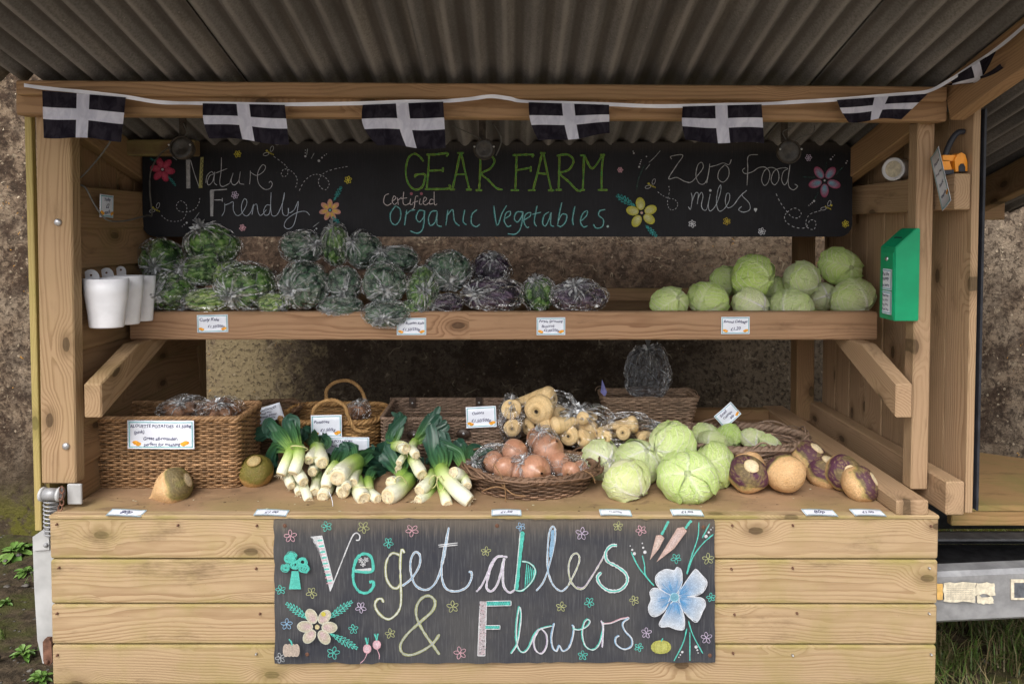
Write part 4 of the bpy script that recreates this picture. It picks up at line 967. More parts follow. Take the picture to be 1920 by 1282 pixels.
gf(T3, [[(330, 150), (325, 300), (318, 462)], [(292, 150), (380, 146), (475, 145), (468, 168)], [(332, 285), (458, 262)], [(458, 248), (456, 300)], [(275, 465), (352, 465)], [(558, 135), (520, 300), (478, 462)], [(572, 135), (605, 300), (642, 462)], [(512, 310), (605, 320)], [(540, 131), (590, 131)], [(430, 465), (500, 465)], [(612, 466), (670, 466)], [(716, 152), (712, 300), (708, 458)], [(690, 155), (790, 145), (842, 200), (800, 280), (722, 315), (800, 390), (870, 462), (912, 470)], [(680, 461), (738, 461)], [(936, 158), (932, 300), (925, 458)], [(900, 152), (950, 152)], [(945, 160), (1010, 270), (1100, 153)], [(1110, 150), (1095, 300), (1095, 455)], [(1080, 148), (1126, 148)], [(900, 462), (945, 462)], [(1060, 463), (1150, 463)]])
T3.done('lettering', up)
for q in [[(428, 497), (392, 515), (382, 575), (415, 602), (452, 580)], [(462, 562), (492, 535), (472, 518), (458, 565), (478, 594), (502, 575)], [(505, 530), (512, 597)], [(508, 556), (542, 528)], [(562, 478), (555, 575), (580, 598), (615, 580)], [(535, 542), (592, 533)], [(625, 540), (618, 590), (645, 590)], [(692, 520), (668, 525), (655, 620), (635, 635)], [(640, 578), (692, 562)], [(710, 540), (703, 588), (728, 590)], [(740, 572), (768, 545), (748, 528), (736, 578), (760, 597), (790, 575)], [(835, 478), (838, 590), (862, 588)], [(835, 552), (802, 548), (795, 588), (832, 582)]]: T2.st((.62, .55, .56), 6, q)
for x in (630, 720): T2.dot((.35, .13, .17), x, 496, 14)
T2.done('lettering', up)
def tealq(T, qs):
    for q in qs: T.st(TD, 13, [(x - 2, y + 1) for x, y in q])
    for q in qs: T.st((.32, .50, .52), 4.5, q)
tealq(T2, [[(490, 605), (445, 670), (448, 745), (490, 775), (532, 720), (532, 640), (492, 605)], [(590, 640), (570, 780)], [(578, 690), (620, 650), (665, 640)], [(745, 650), (700, 648), (675, 710), (702, 750), (742, 705), (750, 650), (738, 800), (690, 850), (620, 830)], [(862, 650), (812, 658), (785, 720), (802, 782), (848, 745), (864, 655), (862, 770), (905, 790)], [(960, 640), (942, 782)], [(948, 700), (1002, 640), (1020, 740), (1065, 785)], [(1112, 640), (1097, 740), (1128, 775)], [(1222, 640), (1178, 680), (1172, 760), (1212, 792), (1248, 770)]])
T2.done('lettering', up)
tealq(T3, [[(125, 605), (155, 780), (200, 670), (242, 600)], [(220, 722), (270, 690), (272, 655), (236, 670), (220, 740), (250, 790), (282, 780)], [(388, 660), (332, 662), (310, 720), (340, 750), (376, 700), (388, 665), (368, 800), (320, 858), (250, 855)], [(395, 732), (450, 700), (456, 665), (415, 680), (395, 740), (420, 797), (442, 795)], [(515, 605), (490, 740), (510, 790)], [(470, 682), (550, 662)], [(622, 660), (580, 690), (565, 760), (590, 787), (625, 720), (642, 665), (637, 770), (668, 790)], [(738, 575), (715, 680), (700, 772)], [(705, 742), (740, 680), (782, 690), (770, 750), (730, 790), (695, 778)], [(856, 608), (835, 720), (842, 780)], [(910, 742), (960, 692), (966, 650), (930, 670), (905, 740), (930, 792), (968, 785)], [(1128, 638), (1080, 650), (1070, 690), (1112, 730), (1102, 790), (1050, 806), (1022, 770)]])
T3.dot((.45, .6, .6), 1150, 790, 11); T3.done('lettering', up)
for q in [[(285, 185), (280, 160), (385, 150), (330, 240), (258, 360), (330, 350), (400, 385), (460, 392), (520, 330), (568, 262), (556, 215), (520, 240), (503, 330), (530, 400), (575, 408), (608, 350), (628, 225)], [(628, 238), (618, 310), (600, 402)], [(628, 255), (690, 240), (750, 220), (800, 235), (822, 188)], [(762, 238), (712, 290), (703, 360), (750, 392), (797, 340), (797, 270), (762, 235)], [(1062, 145), (975, 160), (970, 280), (963, 422)], [(945, 265), (923, 285), (945, 315), (1010, 300), (1070, 262), (1130, 260), (1168, 310), (1155, 390), (1120, 422), (1095, 370), (1120, 290), (1180, 260), (1240, 290), (1248, 370), (1210, 417), (1180, 370), (1210, 290), (1280, 265), (1330, 270), (1290, 300), (1275, 370), (1300, 417), (1330, 370), (1350, 235)], [(1350, 240), (1335, 350), (1340, 430), (1380, 462), (1418, 430), (1392, 410)]]: T4.st((.50, .51, .53), 6, q)
T4.done('lettering', up)
for q in [[(460, 488), (470, 540), (455, 635), (435, 612)], [(470, 560), (500, 490), (525, 500), (515, 590)], [(520, 545), (550, 485), (567, 520), (552, 600), (572, 642), (602, 630), (632, 498), (615, 600), (632, 652), (682, 600), (725, 480), (725, 418), (700, 470), (688, 580), (712, 652), (760, 630), (802, 560), (806, 500), (780, 498), (768, 570), (790, 622), (840, 600), (900, 520), (962, 465)], [(950, 478), (918, 510), (982, 580), (987, 640), (930, 662), (888, 640), (915, 610)]]: T4.st((.50, .54, .60), 6, q)
T4.dot(W_, 633, 467, 12); T4.dot(W_, 1033, 635, 9); T4.dot(W_, 1046, 635, 9); T4.poly(W_, [(1024, 640), (1055, 640), (1040, 662)]); T4.done('lettering', up)
for k in range(5): T3.petal((.48, .45, .04), 1455, 670, rad(-98 + 72 * k + (0, 6, -8, 4, 4)[k]), 85, 58, 42, (.62, .62, .35))
T3.dot((.6, .4, .35), 1455, 668, 12); T3.feather(TD, (1400, 610), (1240, 515), 34, 6, 10); T3.feather(TD, (1490, 780), (1585, 875), 24, 5, 9); T3.done('chalk_flower', up); T3.fl(PK, 1262, 282, 26, 6, 6); T3.done('chalk_flower', up)
for q in [[(1520, 215), (1570, 170), (1622, 110)], [(1408, 460), (1430, 350), (1480, 240)], [(1490, 280), (1530, 230)]]: T3.st(GY if q[0][1] < 300 else (.05, .12, .10), 5, q)
for x, y, r in [(1432, 255, 9), (1440, 228, 6), (1446, 210, 5), (1452, 194, 4), (1384, 132, 8), (1378, 115, 5), (1498, 162, 6)]: T3.dot(W_, x, y, r)
bee(T3, 1550, 425, 1); T3.done('chalk_bee', up) if 0 else None; T3.dash(W_, 4.5, [(1600, 480), (1640, 510), (1690, 535), (1750, 548), (1780, 590), (1760, 632), (1715, 640), (1690, 600), (1690, 540), (1706, 470), (1696, 420)], 8)
tag(T3.done('chalk_marks', up), kind='stuff')
for k in range(5): T4.petal((.40, .07, .14), 1662, 380, rad(-125 + 72 * k), 88, 62, 38, (.16, .42, .55))
T4.dot(W_, 1662, 378, 9); T4.done('chalk_flower', up)
for c, x, y, r in [(W_, 470, 768, 36), ((.42, .32, .05), 780, 745, 36), (W_, 1097, 835, 36), (LI, 1517, 172, 32), (YE, 1850, 768, 34)]: T4.fl(c, x, y, r, 6, 6); T4.done('chalk_flower', up)
for q in [[(1610, 480), (1560, 550)], [(1760, 330), (1830, 250)], [(1570, 350), (1450, 345)], [(1672, 290), (1680, 210)]]: T4.st((.05, .12, .10), 5, q)
for x, y, r in [(1567, 562, 10), (1550, 577, 6), (1535, 590, 5), (1520, 602, 4), (1717, 186, 9), (1735, 165, 6), (1750, 150, 4), (1855, 220, 8), (1865, 202, 6)]: T4.dot(W_, x, y, r)
bee(T4, 1690, 620, -1)
T4.dash(W_, 5.5, [(1225, 495), (1260, 570), (1310, 640), (1360, 700), (1420, 715), (1452, 670), (1400, 625), (1340, 650), (1300, 700), (1320, 755), (1400, 800), (1490, 800), (1530, 735), (1580, 745), (1575, 805), (1540, 818), (1500, 790), (1495, 740), (1530, 680), (1625, 648)], 8)
tag(T4.done('chalk_marks', up), kind='stuff')
# hanging flags on a white ribbon
bunt = thing('bunting', 'string of black flags with white crosses on a white ribbon along the roof beam', 'bunting', P(920, 182, 1.975))
def flagq(TL, TR, BR, BLc, Y, seed, bulge=0., lift=0.):
    nu, nv = 22, 14; v = []; uv = []
    for i in range(nu):
        for j in range(nv):
            u, w = i / (nu - 1), j / (nv - 1)
            x = (TL[0] * (1 - u) + TR[0] * u) * (1 - w) + (BLc[0] * (1 - u) + BR[0] * u) * w - bulge * 14 * (1 - u) ** 2 * math.sin(math.pi * w * .9)
            y = (TL[1] * (1 - u) + TR[1] * u) * (1 - w) + (BLc[1] * (1 - u) + BR[1] * u) * w + 2.5 * math.sin(u * 7 + seed) * w
            yy = Y + .020 * math.sin(u * 5 + seed * 2.1) * w + .009 * math.sin(u * 11 + seed) * w - lift * w
            v.append(P(x, y, yy)); uv.append((u, w, 0))
    v = np.array([list(q) for q in v]); c = v.mean(0)
    put('flag', mesh('flag', v - c, grid_faces(nu, nv), M['flag'], True, {'Col': uv}), bunt, Matrix.Translation(Vector(c)))
flagq((79, 170), (236, 183), (227, 264), (82, 257), 1.966, 1)
flagq((380, 194), (534, 197), (542, 271), (394, 258), 1.966, 2.3, .4)
flagq((680, 197), (831, 191), (836, 279), (712, 273), 1.966, 3.1, 1.1)
flagq((991, 192), (1142, 197), (1143, 252), (1012, 266), 1.966, 4.4, .5)
flagq((1280, 200), (1428, 196), (1433, 270), (1286, 264), 1.966, 5.2, .3)
flagq((1569, 188), (1740, 176), (1690, 222), (1592, 229), 1.966, 6.6, .2)
# seventh flag, twisted along the side rafter
nu, nv = 18, 10; v = []; uv = []
for i in range(nu):
    for j in range(nv):
        u, w = i / (nu - 1), j / (nv - 1)
        x = 1780 + 100 * u + 6 * math.sin(w * 4); y = 150 - 62 * u + (26 + 14 * math.sin(u * 3)) * math.sin(w * 2.2) * (.4 + u)
        v.append(P(x, y, 1.955 - .17 * u - .03 * math.sin(w * 3.1 + u * 4))); uv.append((u, w, 0))
v = np.array([list(q) for q in v]); c = v.mean(0); put('flag', mesh('flag', v - c, grid_faces(nu, nv), M['flag'], True, {'Col': uv}), bunt, Matrix.Translation(Vector(c)))
rp = [(45, 160, 1.972), (80, 165, 1.97), (150, 172, 1.97), (236, 182, 1.97), (300, 192, 1.97), (380, 194, 1.97), (534, 196, 1.97), (680, 194, 1.97), (760, 191, 1.97), (831, 190, 1.97), (880, 186, 1.97), (920, 181, 1.97), (955, 185, 1.97), (991, 191, 1.97), (1142, 196, 1.97), (1210, 199, 1.97), (1280, 199, 1.97), (1428, 195, 1.97), (1500, 191, 1.97), (1569, 187, 1.97), (1680, 178, 1.97), (1738, 172, 1.965), (1780, 151, 1.93), (1830, 118, 1.86), (1880, 83, 1.77), (1925, 45, 1.69)]
sp = spline([P(x, y, Y) for x, y, Y in rp], 5); v = []
for i, p in enumerate(sp):
    tw = .35 * math.sin(i * .31) + .25 * math.sin(i * .9); h = .0055
    v += [p + Vector((0, math.sin(tw) * h, math.cos(tw) * h)), p - Vector((0, math.sin(tw) * h, math.cos(tw) * h))]
c = v[0]; put('ribbon', mesh('ribbon', [q - c for q in v], [(2 * i, 2 * i + 1, 2 * i + 3, 2 * i + 2) for i in range(len(sp) - 1)], M['ribbon'], True), bunt, Matrix.Translation(c))
# round lamps under the beam
def lamp(px, py, r, lab, tilt, pts):
    Y = 2.2; c = P(px, py, Y); rr = r * Y / F
    t = thing('spotlight', lab, 'lamp', c, 'round spotlights under the front beam')
    v, f = lathe([(.0001, .05), (rr * .55, .05), (rr * .8, .035), (rr, .008), (rr, -.004), (rr * .93, -.006), (rr * .9, 0)], 28)
    m = Matrix.Translation(c) @ Matrix.Rotation(rad(90 + tilt), 4, 'X') @ Matrix.Rotation(math.pi, 4, 'X')
    m = Matrix.Translation(c) @ Matrix.Rotation(rad(-90 + tilt), 4, 'X')
    put('housing', mesh('housing', v, f, M['lamp'], True), t, m)
    v, f = lathe([(rr * .9, .001), (rr * .6, -.003), (rr * .55, -.001), (rr * .3, -.004), (rr * .25, -.002), (.0001, -.005)], 24)
    put('lens', mesh('lens', v, f, M['lens'], True), t, m)
    top = P(px - 4, 226, Y)
    wbox('bracket', top.x - .011, top.x + .011, Y + .02, Y + .026, c.z + rr * .9, top.z + .02, M['lamp'], t, .001)
    beam('bracket_arm', (c.x - rr * .9, Y + .012, c.z + rr * .35), (c.x + rr * .9, Y + .012, c.z + rr * .35), .010, .004, (0, 0, 1), M['lamp'], t, .001)
    wbox('mounting_plate', top.x - .02, top.x + .02, Y + .0, Y + .05, top.z + .02, top.z + .026, M['lamp'], t, .001)
    for q in pts: tube('wire', [P(x, y, Y + .01) for x, y in q], .0018, M['cable'], t, 6)
    for s in (-1, 1):
        v, f = lathe([(.0035, 0), (.0025, .003), (.0001, .004)], 10); put('lug', mesh('lug', v, f, M['steel'], True), t, Matrix.Translation(c + Vector((s * rr * .9, -.012, rr * .2))) @ Matrix.Rotation(rad(90), 4, 'X'))
lamp(340, 277, 22, 'dusty round spotlight nearest the left post, beside the red chalk flower', -8, [[(336, 262), (350, 250), (344, 232)]])
lamp(908, 280, 20, 'dusty round spotlight in the middle, hanging before the word GEAR', 4, [[(905, 262), (880, 250), (848, 236)], [(930, 292), (940, 262), (925, 232)]])
lamp(1480, 285, 22, 'dusty round spotlight above the word Food, with a curled wire', 6, [[(1484, 270), (1500, 258), (1524, 250), (1527, 236)], [(1474, 262), (1468, 248), (1482, 240)]])
ca = tube('cable', [P(x, y, Y) for x, y, Y in [(208, 264, 2.14), (190, 290, 2.15), (160, 325, 2.14), (142, 342, 2.13), (160, 352, 2.125), (178, 385, 2.125), (200, 412, 2.14), (235, 414, 2.22), (275, 404, 2.36), (285, 402, 2.46), (281, 360, 2.47), (283, 320, 2.47), (300, 290, 2.4), (318, 276, 2.28), (330, 268, 2.235)]], .0026, M['cable'])
tag(ca, 'thin grey cable looping from the side boards up to the first spotlight', 'cable')
# ================================================================== cards
def card(label, corners, Ys, lines, cat='price card', frame=True, fruit=2, shear=.25, group=None, name='price_card', thick=.0012, fill=.78):
    """corners TL TR BR BL in the picture with a depth each"""
    p = [P(x, y, Y) if not isinstance(Y, Vector) else Y for (x, y), Y in zip(corners, Ys)]
    return card3(label, p, lines, cat, frame, fruit, shear, group, name, thick, fill)
def card3(label, p, lines, cat='price card', frame=True, fruit=2, shear=.25, group=None, name='price_card', thick=.0012, fill=.78):
    c = sum(p, Vector()) / 4; ax = ((p[1] - p[0]) + (p[2] - p[3])) / 2; upv = ((p[0] - p[3]) + (p[1] - p[2])) / 2
    w, h = ax.length, upv.length; ax.normalize(); n = ax.cross(upv).normalized(); upv = n.cross(ax)
    m = Matrix.Identity(4)
    for i in range(3): m[i][0], m[i][1], m[i][2], m[i][3] = ax[i], upv[i], n[i], c[i]
    bw = .0015 if thick < .0015 else thick
    nu, nv = 9, 5; v = []
    bow = lambda u: .0025 * math.sin(u * 3 + w * 90) * (1 if thick else 0)
    for s in (0, 1):
        for i in range(nu):
            for j in range(nv):
                u, q = i / (nu - 1) - .5, j / (nv - 1) - .5; v.append((u * w, q * h, bow(u) - s * thick))
    g = grid_faces(nu, nv); N = nu * nv; e = []
    for i in range(nu - 1): e += [(i * nv, (i + 1) * nv, (i + 1) * nv + N, i * nv + N), (i * nv + nv - 1, (i + 1) * nv + nv - 1, (i + 1) * nv + nv - 1 + N, i * nv + nv - 1 + N)]
    for j in range(nv - 1): e += [(j, j + 1, j + 1 + N, j + N), (N - nv + j, N - nv + j + 1, 2 * N - nv + j + 1, 2 * N - nv + j)]
    o = put(name, mesh(name, v, np.concatenate([g, g + N, np.array(e)]), M['card'], False), None, m)
    tag(o, label, cat, group)
    def flatz(x, y, z): return (x, y, bow(x / w) + z)
    if frame:
        t = min(w, h) * .035; iw, ih = w / 2 - t * 1.4, h / 2 - t * 1.4; vv = []; ff = []
        K = 8
        for sy in (-1, 1):
            b0 = len(vv)
            for k in range(K + 1): x = -iw + 2 * iw * k / K; vv += [flatz(x, sy * ih, .0005), flatz(x, sy * (ih - t), .0005)]
            ff += [(b0 + 2 * k, b0 + 2 * k + 1, b0 + 2 * k + 3, b0 + 2 * k + 2) for k in range(K)]
        for sx in (-1, 1):
            b0 = len(vv); vv += [flatz(sx * iw, -ih, .0006), flatz(sx * (iw - t), -ih, .0006), flatz(sx * (iw - t), ih, .0006), flatz(sx * iw, ih, .0006)]; ff.append((b0, b0 + 1, b0 + 2, b0 + 3))
        put('border', mesh('border', vv, ff, M['border']), o, local=True)
    nl = len(lines); top = h * .40
    lh = (h * (fill if fruit else .8)) / max(nl, 1)
    for k, (s, fx, fw) in enumerate(lines):
        me = textmesh('lettering', s, M['ink'], w * fw, lh * .72, shear)
        for vt in me.vertices: vt.co.x += fx * w; vt.co.y += top - lh * (k + .5); vt.co.z = bow(vt.co.x / w) + .0008
        put('lettering', me, o, local=True)
    if fruit:
        for sx in ((-1, 1) if fruit == 2 else (1,)):
            for q in range(2):
                r = min(w, h) * .075; cx = sx * (w * .36 + (q - .5) * r * 1.2); cyy = -h * .33 + q * r * .6
                vv = [flatz(cx + r * 1.5 * math.cos(a) * (1 + .2 * math.sin(3 * a)), cyy + r * math.sin(a), .0009 + q * .0002) for a in np.linspace(0, 6.28, 10)[:-1]]
                put('printed_squash', mesh('printed_squash', vv, [tuple(range(9))], M['orange_print']), o, local=True)
    return o
Yc = 2.3465
def sc(x0, y0, x1, y1, lab, lines, tilt=0): return card(lab, [(x0, y0 + tilt), (x1, y0 - tilt), (x1, y1 - tilt), (x0, y1 + tilt)], [Yc] * 4, lines, group='price cards on the shelf edge')
sc(370, 590, 427, 623, 'price card reading Curly Kale, pinned to the shelf edge', [('Curly Kale', -.1, .62), ('£1.50/200g', .12, .55)], .5)
sc(744, 596, 799, 628, 'price card reading Red Russian Kale on the shelf edge', [('Red Russian Kale', 0, .86), ('£1.50/250g', 0, .6)], 0)
sc(1006, 595, 1060, 628, 'price card reading Purple Sprouting Broccoli on the shelf edge', [('Purple Sprouting', 0, .84), ('Broccoli', -.1, .45), ('£2.00/200g', .02, .6)], 0)
sc(1352, 594, 1406, 626, 'price card reading Round Cabbage on the shelf edge', [('Round Cabbage', 0, .84), ('£1.20', 0, .36)], 0)
# cards lying on the counter edge
for x0, x1, lab, s in [(200, 272, 'card lying flat on the counter edge before the pointed swede', '80p'), (474, 542, 'card lying flat on the counter in front of the leftmost leeks', '£1.00'), (917, 980, 'card lying flat on the counter in front of the onion basket', '£1.50'), (1120, 1186, 'card lying flat in front of the pale cabbage beside the onion basket', '£1.00/500g'), (1254, 1320, 'card lying flat in front of the large leafy cabbage', '£1.00'), (1502, 1572, 'turquoise edged card lying flat in front of the swedes', '80p'), (1593, 1662, 'card lying flat beside the end of the counter rail', '£1.00')]:
    dx = (x0 - 960) * .010; z = ZT + .004
    a, b, c_, d = PZ(x0 + 9, 955, z + .003), PZ(x1 - 5 + (x0 > 1400) * -6, 955, z + .003), PZ(x1, 966, z - .001), PZ(x0, 967, z - .001)
    card3(lab, [a, b, c_, d], [(s, 0, .4)], group='cards lying on the counter edge', fruit=0)
# ================================================================== pots, box, tools
def pot(px0, px1, pyt, pyb, Y, lab, tabx, taby):
    c = (px0 + px1) / 2; a = P(c, pyt, Y); b = P(c, pyb, Y); R1 = (P(px1, pyt, Y).x - P(px0, pyt, Y).x) / 2; H = a.z - b.z; k = R1 * .76
    t = thing('wall_pot', lab, 'pot', (a.x, Y, b.z), 'white pots hanging on the side boards')
    v, f = lathe([(.0001, 0), (k * .96, 0), (k, .004), (k * 1.08, H * .3), (R1 * .95, H * .7), (R1, H), (R1 * .965, H), (R1 * .93, H * .7), (k * .95, .01), (.0001, .008)], 40)
    put('cup', mesh('cup', v * [1, .66, 1], f, M['white_pot'], True), t, Matrix.Translation((a.x, Y, b.z)))
    h = P(tabx, taby, Y + R1 * .3); w = R1 * .38; zb = a.z - .01
    pts = [Vector((h.x - w, h.y, zb))] + [Vector((h.x - w * math.cos(q), h.y, h.z - w + w * math.sin(q))) for q in np.linspace(0, math.pi, 9)] + [Vector((h.x + w, h.y, zb))]
    prism('hanging_tab', pts, .003, (0, 1, 0), M['white_pot'], t)
    v, f = lathe([(.0001, -.001), (.0032, -.001), (.0032, .001), (.0001, .001)], 10); put('screw_head', mesh('screw_head', v, f, M['rust']), t, Matrix.Translation((h.x + .002, h.y - .002, h.z - w * .7)) @ Matrix.Rotation(rad(90), 4, 'X'))
    R = np.random.RandomState(int(px0)); 
    for q in range(3):
        x = px1 - 16 - q * 5 + R.uniform(-3, 3); y = pyt + 30 + q * 18 + R.uniform(-6, 6)
        ang = math.asin(max(-1, min(1, (P(x, y, Y).x - a.x) / (R1 * .93)))); 
        pp = [Vector((a.x + R1 * .96 * math.sin(ang + d * .02), Y - R1 * .96 * math.cos(ang + d * .02) , P(x, y + d * -6, Y).z)) for d in (-1, 0, 1)]
    return t
pot(240, 291, 517, 601, 2.33, 'white wall pot hanging third along, partly behind the other two', 226, 499)
pot(198, 268, 517, 607, 2.24, 'white wall pot hanging between the other two pots', 199, 502)
pot(157, 240, 522, 613, 2.15, 'nearest white wall pot beside the post, brown scuffs on its side', 170, 505)
# honesty box
x0, x1 = P(1678, 520, 2.065).x, 1.236
zb_, zlo, zhi = P(1700, 602, 2.065).z, P(1680, 464, 2.065).z, P(1722, 428, 2.065).z
hb = thing('honesty_box', 'green metal money box with sloping slotted lid fixed to the right post', 'money box', (x1, 2.1, zb_))
prof = [(x0, zb_), (x1, zb_), (x1, zhi), (x1 - .012, zhi), (x0, zlo)]
pts = [Vector((x, 2.066, z)) for x, z in prof]
v, f = poly_prism(pts, .084, (0, 1, 0)); c = sum(v, Vector()) / len(v); me = mesh('body', [q - c for q in v], f, M['greenbox']); fix(me)
import bmesh
bm = bmesh.new(); bm.from_mesh(me); bmesh.ops.bevel(bm, geom=list(bm.edges), offset=.0025, segments=2, affect='EDGES'); bm.to_mesh(me); bm.free()
put('body', me, hb, Matrix.Translation(c))
# lid slot, door outline and notices on the face turned to the stall
sd_ = Vector((x1 - .012 - x0, 0, zhi - zlo)); mid = Vector((x0, 2.108, zlo)) + sd_ * .5; sdn = sd_.normalized(); nr = Vector((-sdn.z, 0, sdn.x))
m = frame_of(Vector((0, 1, 0)), sdn, mid + nr * .0006); put('coin_slot', plank_mesh(.04, .005, .001, M['black'], .0002), hb, m)
beam('door_panel', (x0 - .001, 2.108, zb_ + .012), (x0 - .001, 2.108, zlo - .016), .070, .002, (0, 1, 0), M['greenbox'], hb, .001)
v, f = lathe([(.0001, .003), (.006, .003), (.007, 0)], 14); put('lock', mesh('lock', v, f, M['steel'], True), hb, Matrix.Translation((x0 - .002, 2.108, zlo - .036)) @ Matrix.Rotation(rad(-90), 4, 'Y'))
for k, (ya, yb_) in enumerate([(504, 543), (545, 588)]):
    z1, z0 = P(1664, ya, 2.108).z, P(1664, yb_, 2.108).z
    p = [Vector((x0 - .0035, 2.144, z1)), Vector((x0 - .0035, 2.072, z1)), Vector((x0 - .0035, 2.072, z0)), Vector((x0 - .0035, 2.144, z0))]
    o = card3('', p, [(['Put the', 'money', 'in here'], ['Please pay', 'for your', 'veg here', 'thank you'])[k][i] and ((['Put the', 'money', 'in here'], ['Please pay', 'for your', 'veg here', 'thank you'])[k][i], 0, .6) for i in range(3 + k)], fruit=0, name='notice', thick=.0008)
    for key in ('label', 'category'): 
        if key in o: del o[key]
    o.parent = hb; o.matrix_parent_inverse = wm(hb).inverted()
# laminated notice hanging by the post, seen nearly edge-on
card3('narrow laminated notice hanging from the right post beside the yellow tool', [P(1755, 290, 2.04), P(1775, 262, 1.985), P(1769, 386, 1.985), P(1752, 400, 2.04)], [('Please', 0, .6), ('bring bags', 0, .7), ('back', 0, .5), ('thanks', 0, .6)], cat='notice', name='laminated_notice', fruit=1)
card('small framed card pinned on the left side boards above the pots', [(188, 364), (212, 367), (211, 409), (189, 407)], [2.19, 2.27, 2.27, 2.19], [('Today', 0, .6), ('£2', 0, .35), ('each', 0, .4)], cat='notice', name='notice')
# hand saw / stapler shaped yellow tool on the wall rail
tl = thing('hand_tool', 'yellow and black hand tool with curved black handle resting on the wall rail', 'tool', (1.32, 2.04, RAILTOP))
def ypts(q, Y): return [P(x, y, Y) for x, y in q]
prism('body', ypts([(1792, 322), (1790, 300), (1795, 290), (1803, 286), (1810, 290), (1814, 304), (1814, 321)], 2.02), .035, (0, 1, 0), M['yellow'], tl)
prism('arm', ypts([(1768, 302), (1768, 291), (1794, 291), (1794, 302)], 2.025), .022, (0, 1, 0), M['yellow'], tl)
prism('foot', ypts([(1766, 320), (1768, 300), (1780, 301), (1786, 321)], 2.025), .022, (0, 1, 0), M['yellow'], tl)
prism('guard', ypts([(1768, 327), (1768, 319), (1788, 318), (1789, 326)], 2.022), .03, (0, 1, 0), M['black'], tl)
prism('opening', ypts([(1798, 322), (1798, 312), (1802, 307), (1807, 307), (1810, 313), (1810, 322)], 2.018), .004, (0, 1, 0), M['black'], tl)
tube('handle', ypts([(1772, 292), (1778, 276), (1786, 260), (1796, 249), (1807, 247)], 2.035), .0085, M['black'], tl, 8)
# white tub lying on the rail behind the post
tb = thing('paint_tub', 'white tub lying on its side on the wall rail behind the right post', 'tub', P(1680, 322, 2.45))
c = Vector((1.292, 2.32, RAILTOP + .040)); q = Vector((.86, .5, 0)).to_track_quat('Z', 'Y').to_matrix().to_4x4()
v, f = lathe([(.0001, .0), (.030, .0), (.033, -.003), (.039, -.003), (.039, .004), (.037, .006), (.037, .055), (.0001, .055)], 28); put('drum', mesh('drum', v, f, M['white_pot'], False), tb, Matrix.Translation(c) @ q)
v, f = lathe([(.0001, -.001), (.028, -.001)], 24); put('lid_label', mesh('lid_label', v, f, M['sticker']), tb, Matrix.Translation(c) @ q)
# ================================================================== baskets
def rrect(a, b, r, n):
    """closed rounded rectangle, half sizes a b, n equal steps"""
    pts = []
    for cx, cy_, a0 in ((a - r, b - r, 0), (-a + r, b - r, 90), (-a + r, -b + r, 180), (a - r, -b + r, 270)):
        for k in range(13): q = rad(a0 + k * 7.5); pts.append((cx + r * math.cos(q), cy_ + r * math.sin(q)))
    p = np.array(pts); p = np.vstack([p, p[:1]]); d = np.r_[0, np.cumsum(np.linalg.norm(np.diff(p, axis=0), axis=1))]
    s = np.linspace(0, d[-1], n, endpoint=False); q = np.stack([np.interp(s, d, p[:, 0]), np.interp(s, d, p[:, 1])], 1)
    t = np.roll(q, -1, 0) - np.roll(q, 1, 0); t /= np.linalg.norm(t, axis=1)[:, None]; return q, np.stack([t[:, 1], -t[:, 0]], 1), d[-1]
def ell(a, b, n):
    t = np.linspace(0, 2 * np.pi, 600); p = np.stack([a * np.cos(t), b * np.sin(t)], 1); d = np.r_[0, np.cumsum(np.linalg.norm(np.diff(p, axis=0), axis=1))]
    s = np.linspace(0, d[-1], n, endpoint=False); q = np.stack([np.interp(s, d, p[:, 0]), np.interp(s, d, p[:, 1])], 1)
    u = np.roll(q, -1, 0) - np.roll(q, 1, 0); u /= np.linalg.norm(u, axis=1)[:, None]; return q, np.stack([u[:, 1], -u[:, 0]], 1), d[-1]
TAN, BRN, HON, GRB = ((.43, .25, .125), (.25, .135, .06)), ((.26, .155, .09), (.14, .08, .045)), ((.48, .28, .11), (.24, .12, .04)), ((.32, .215, .155), (.18, .12, .08))
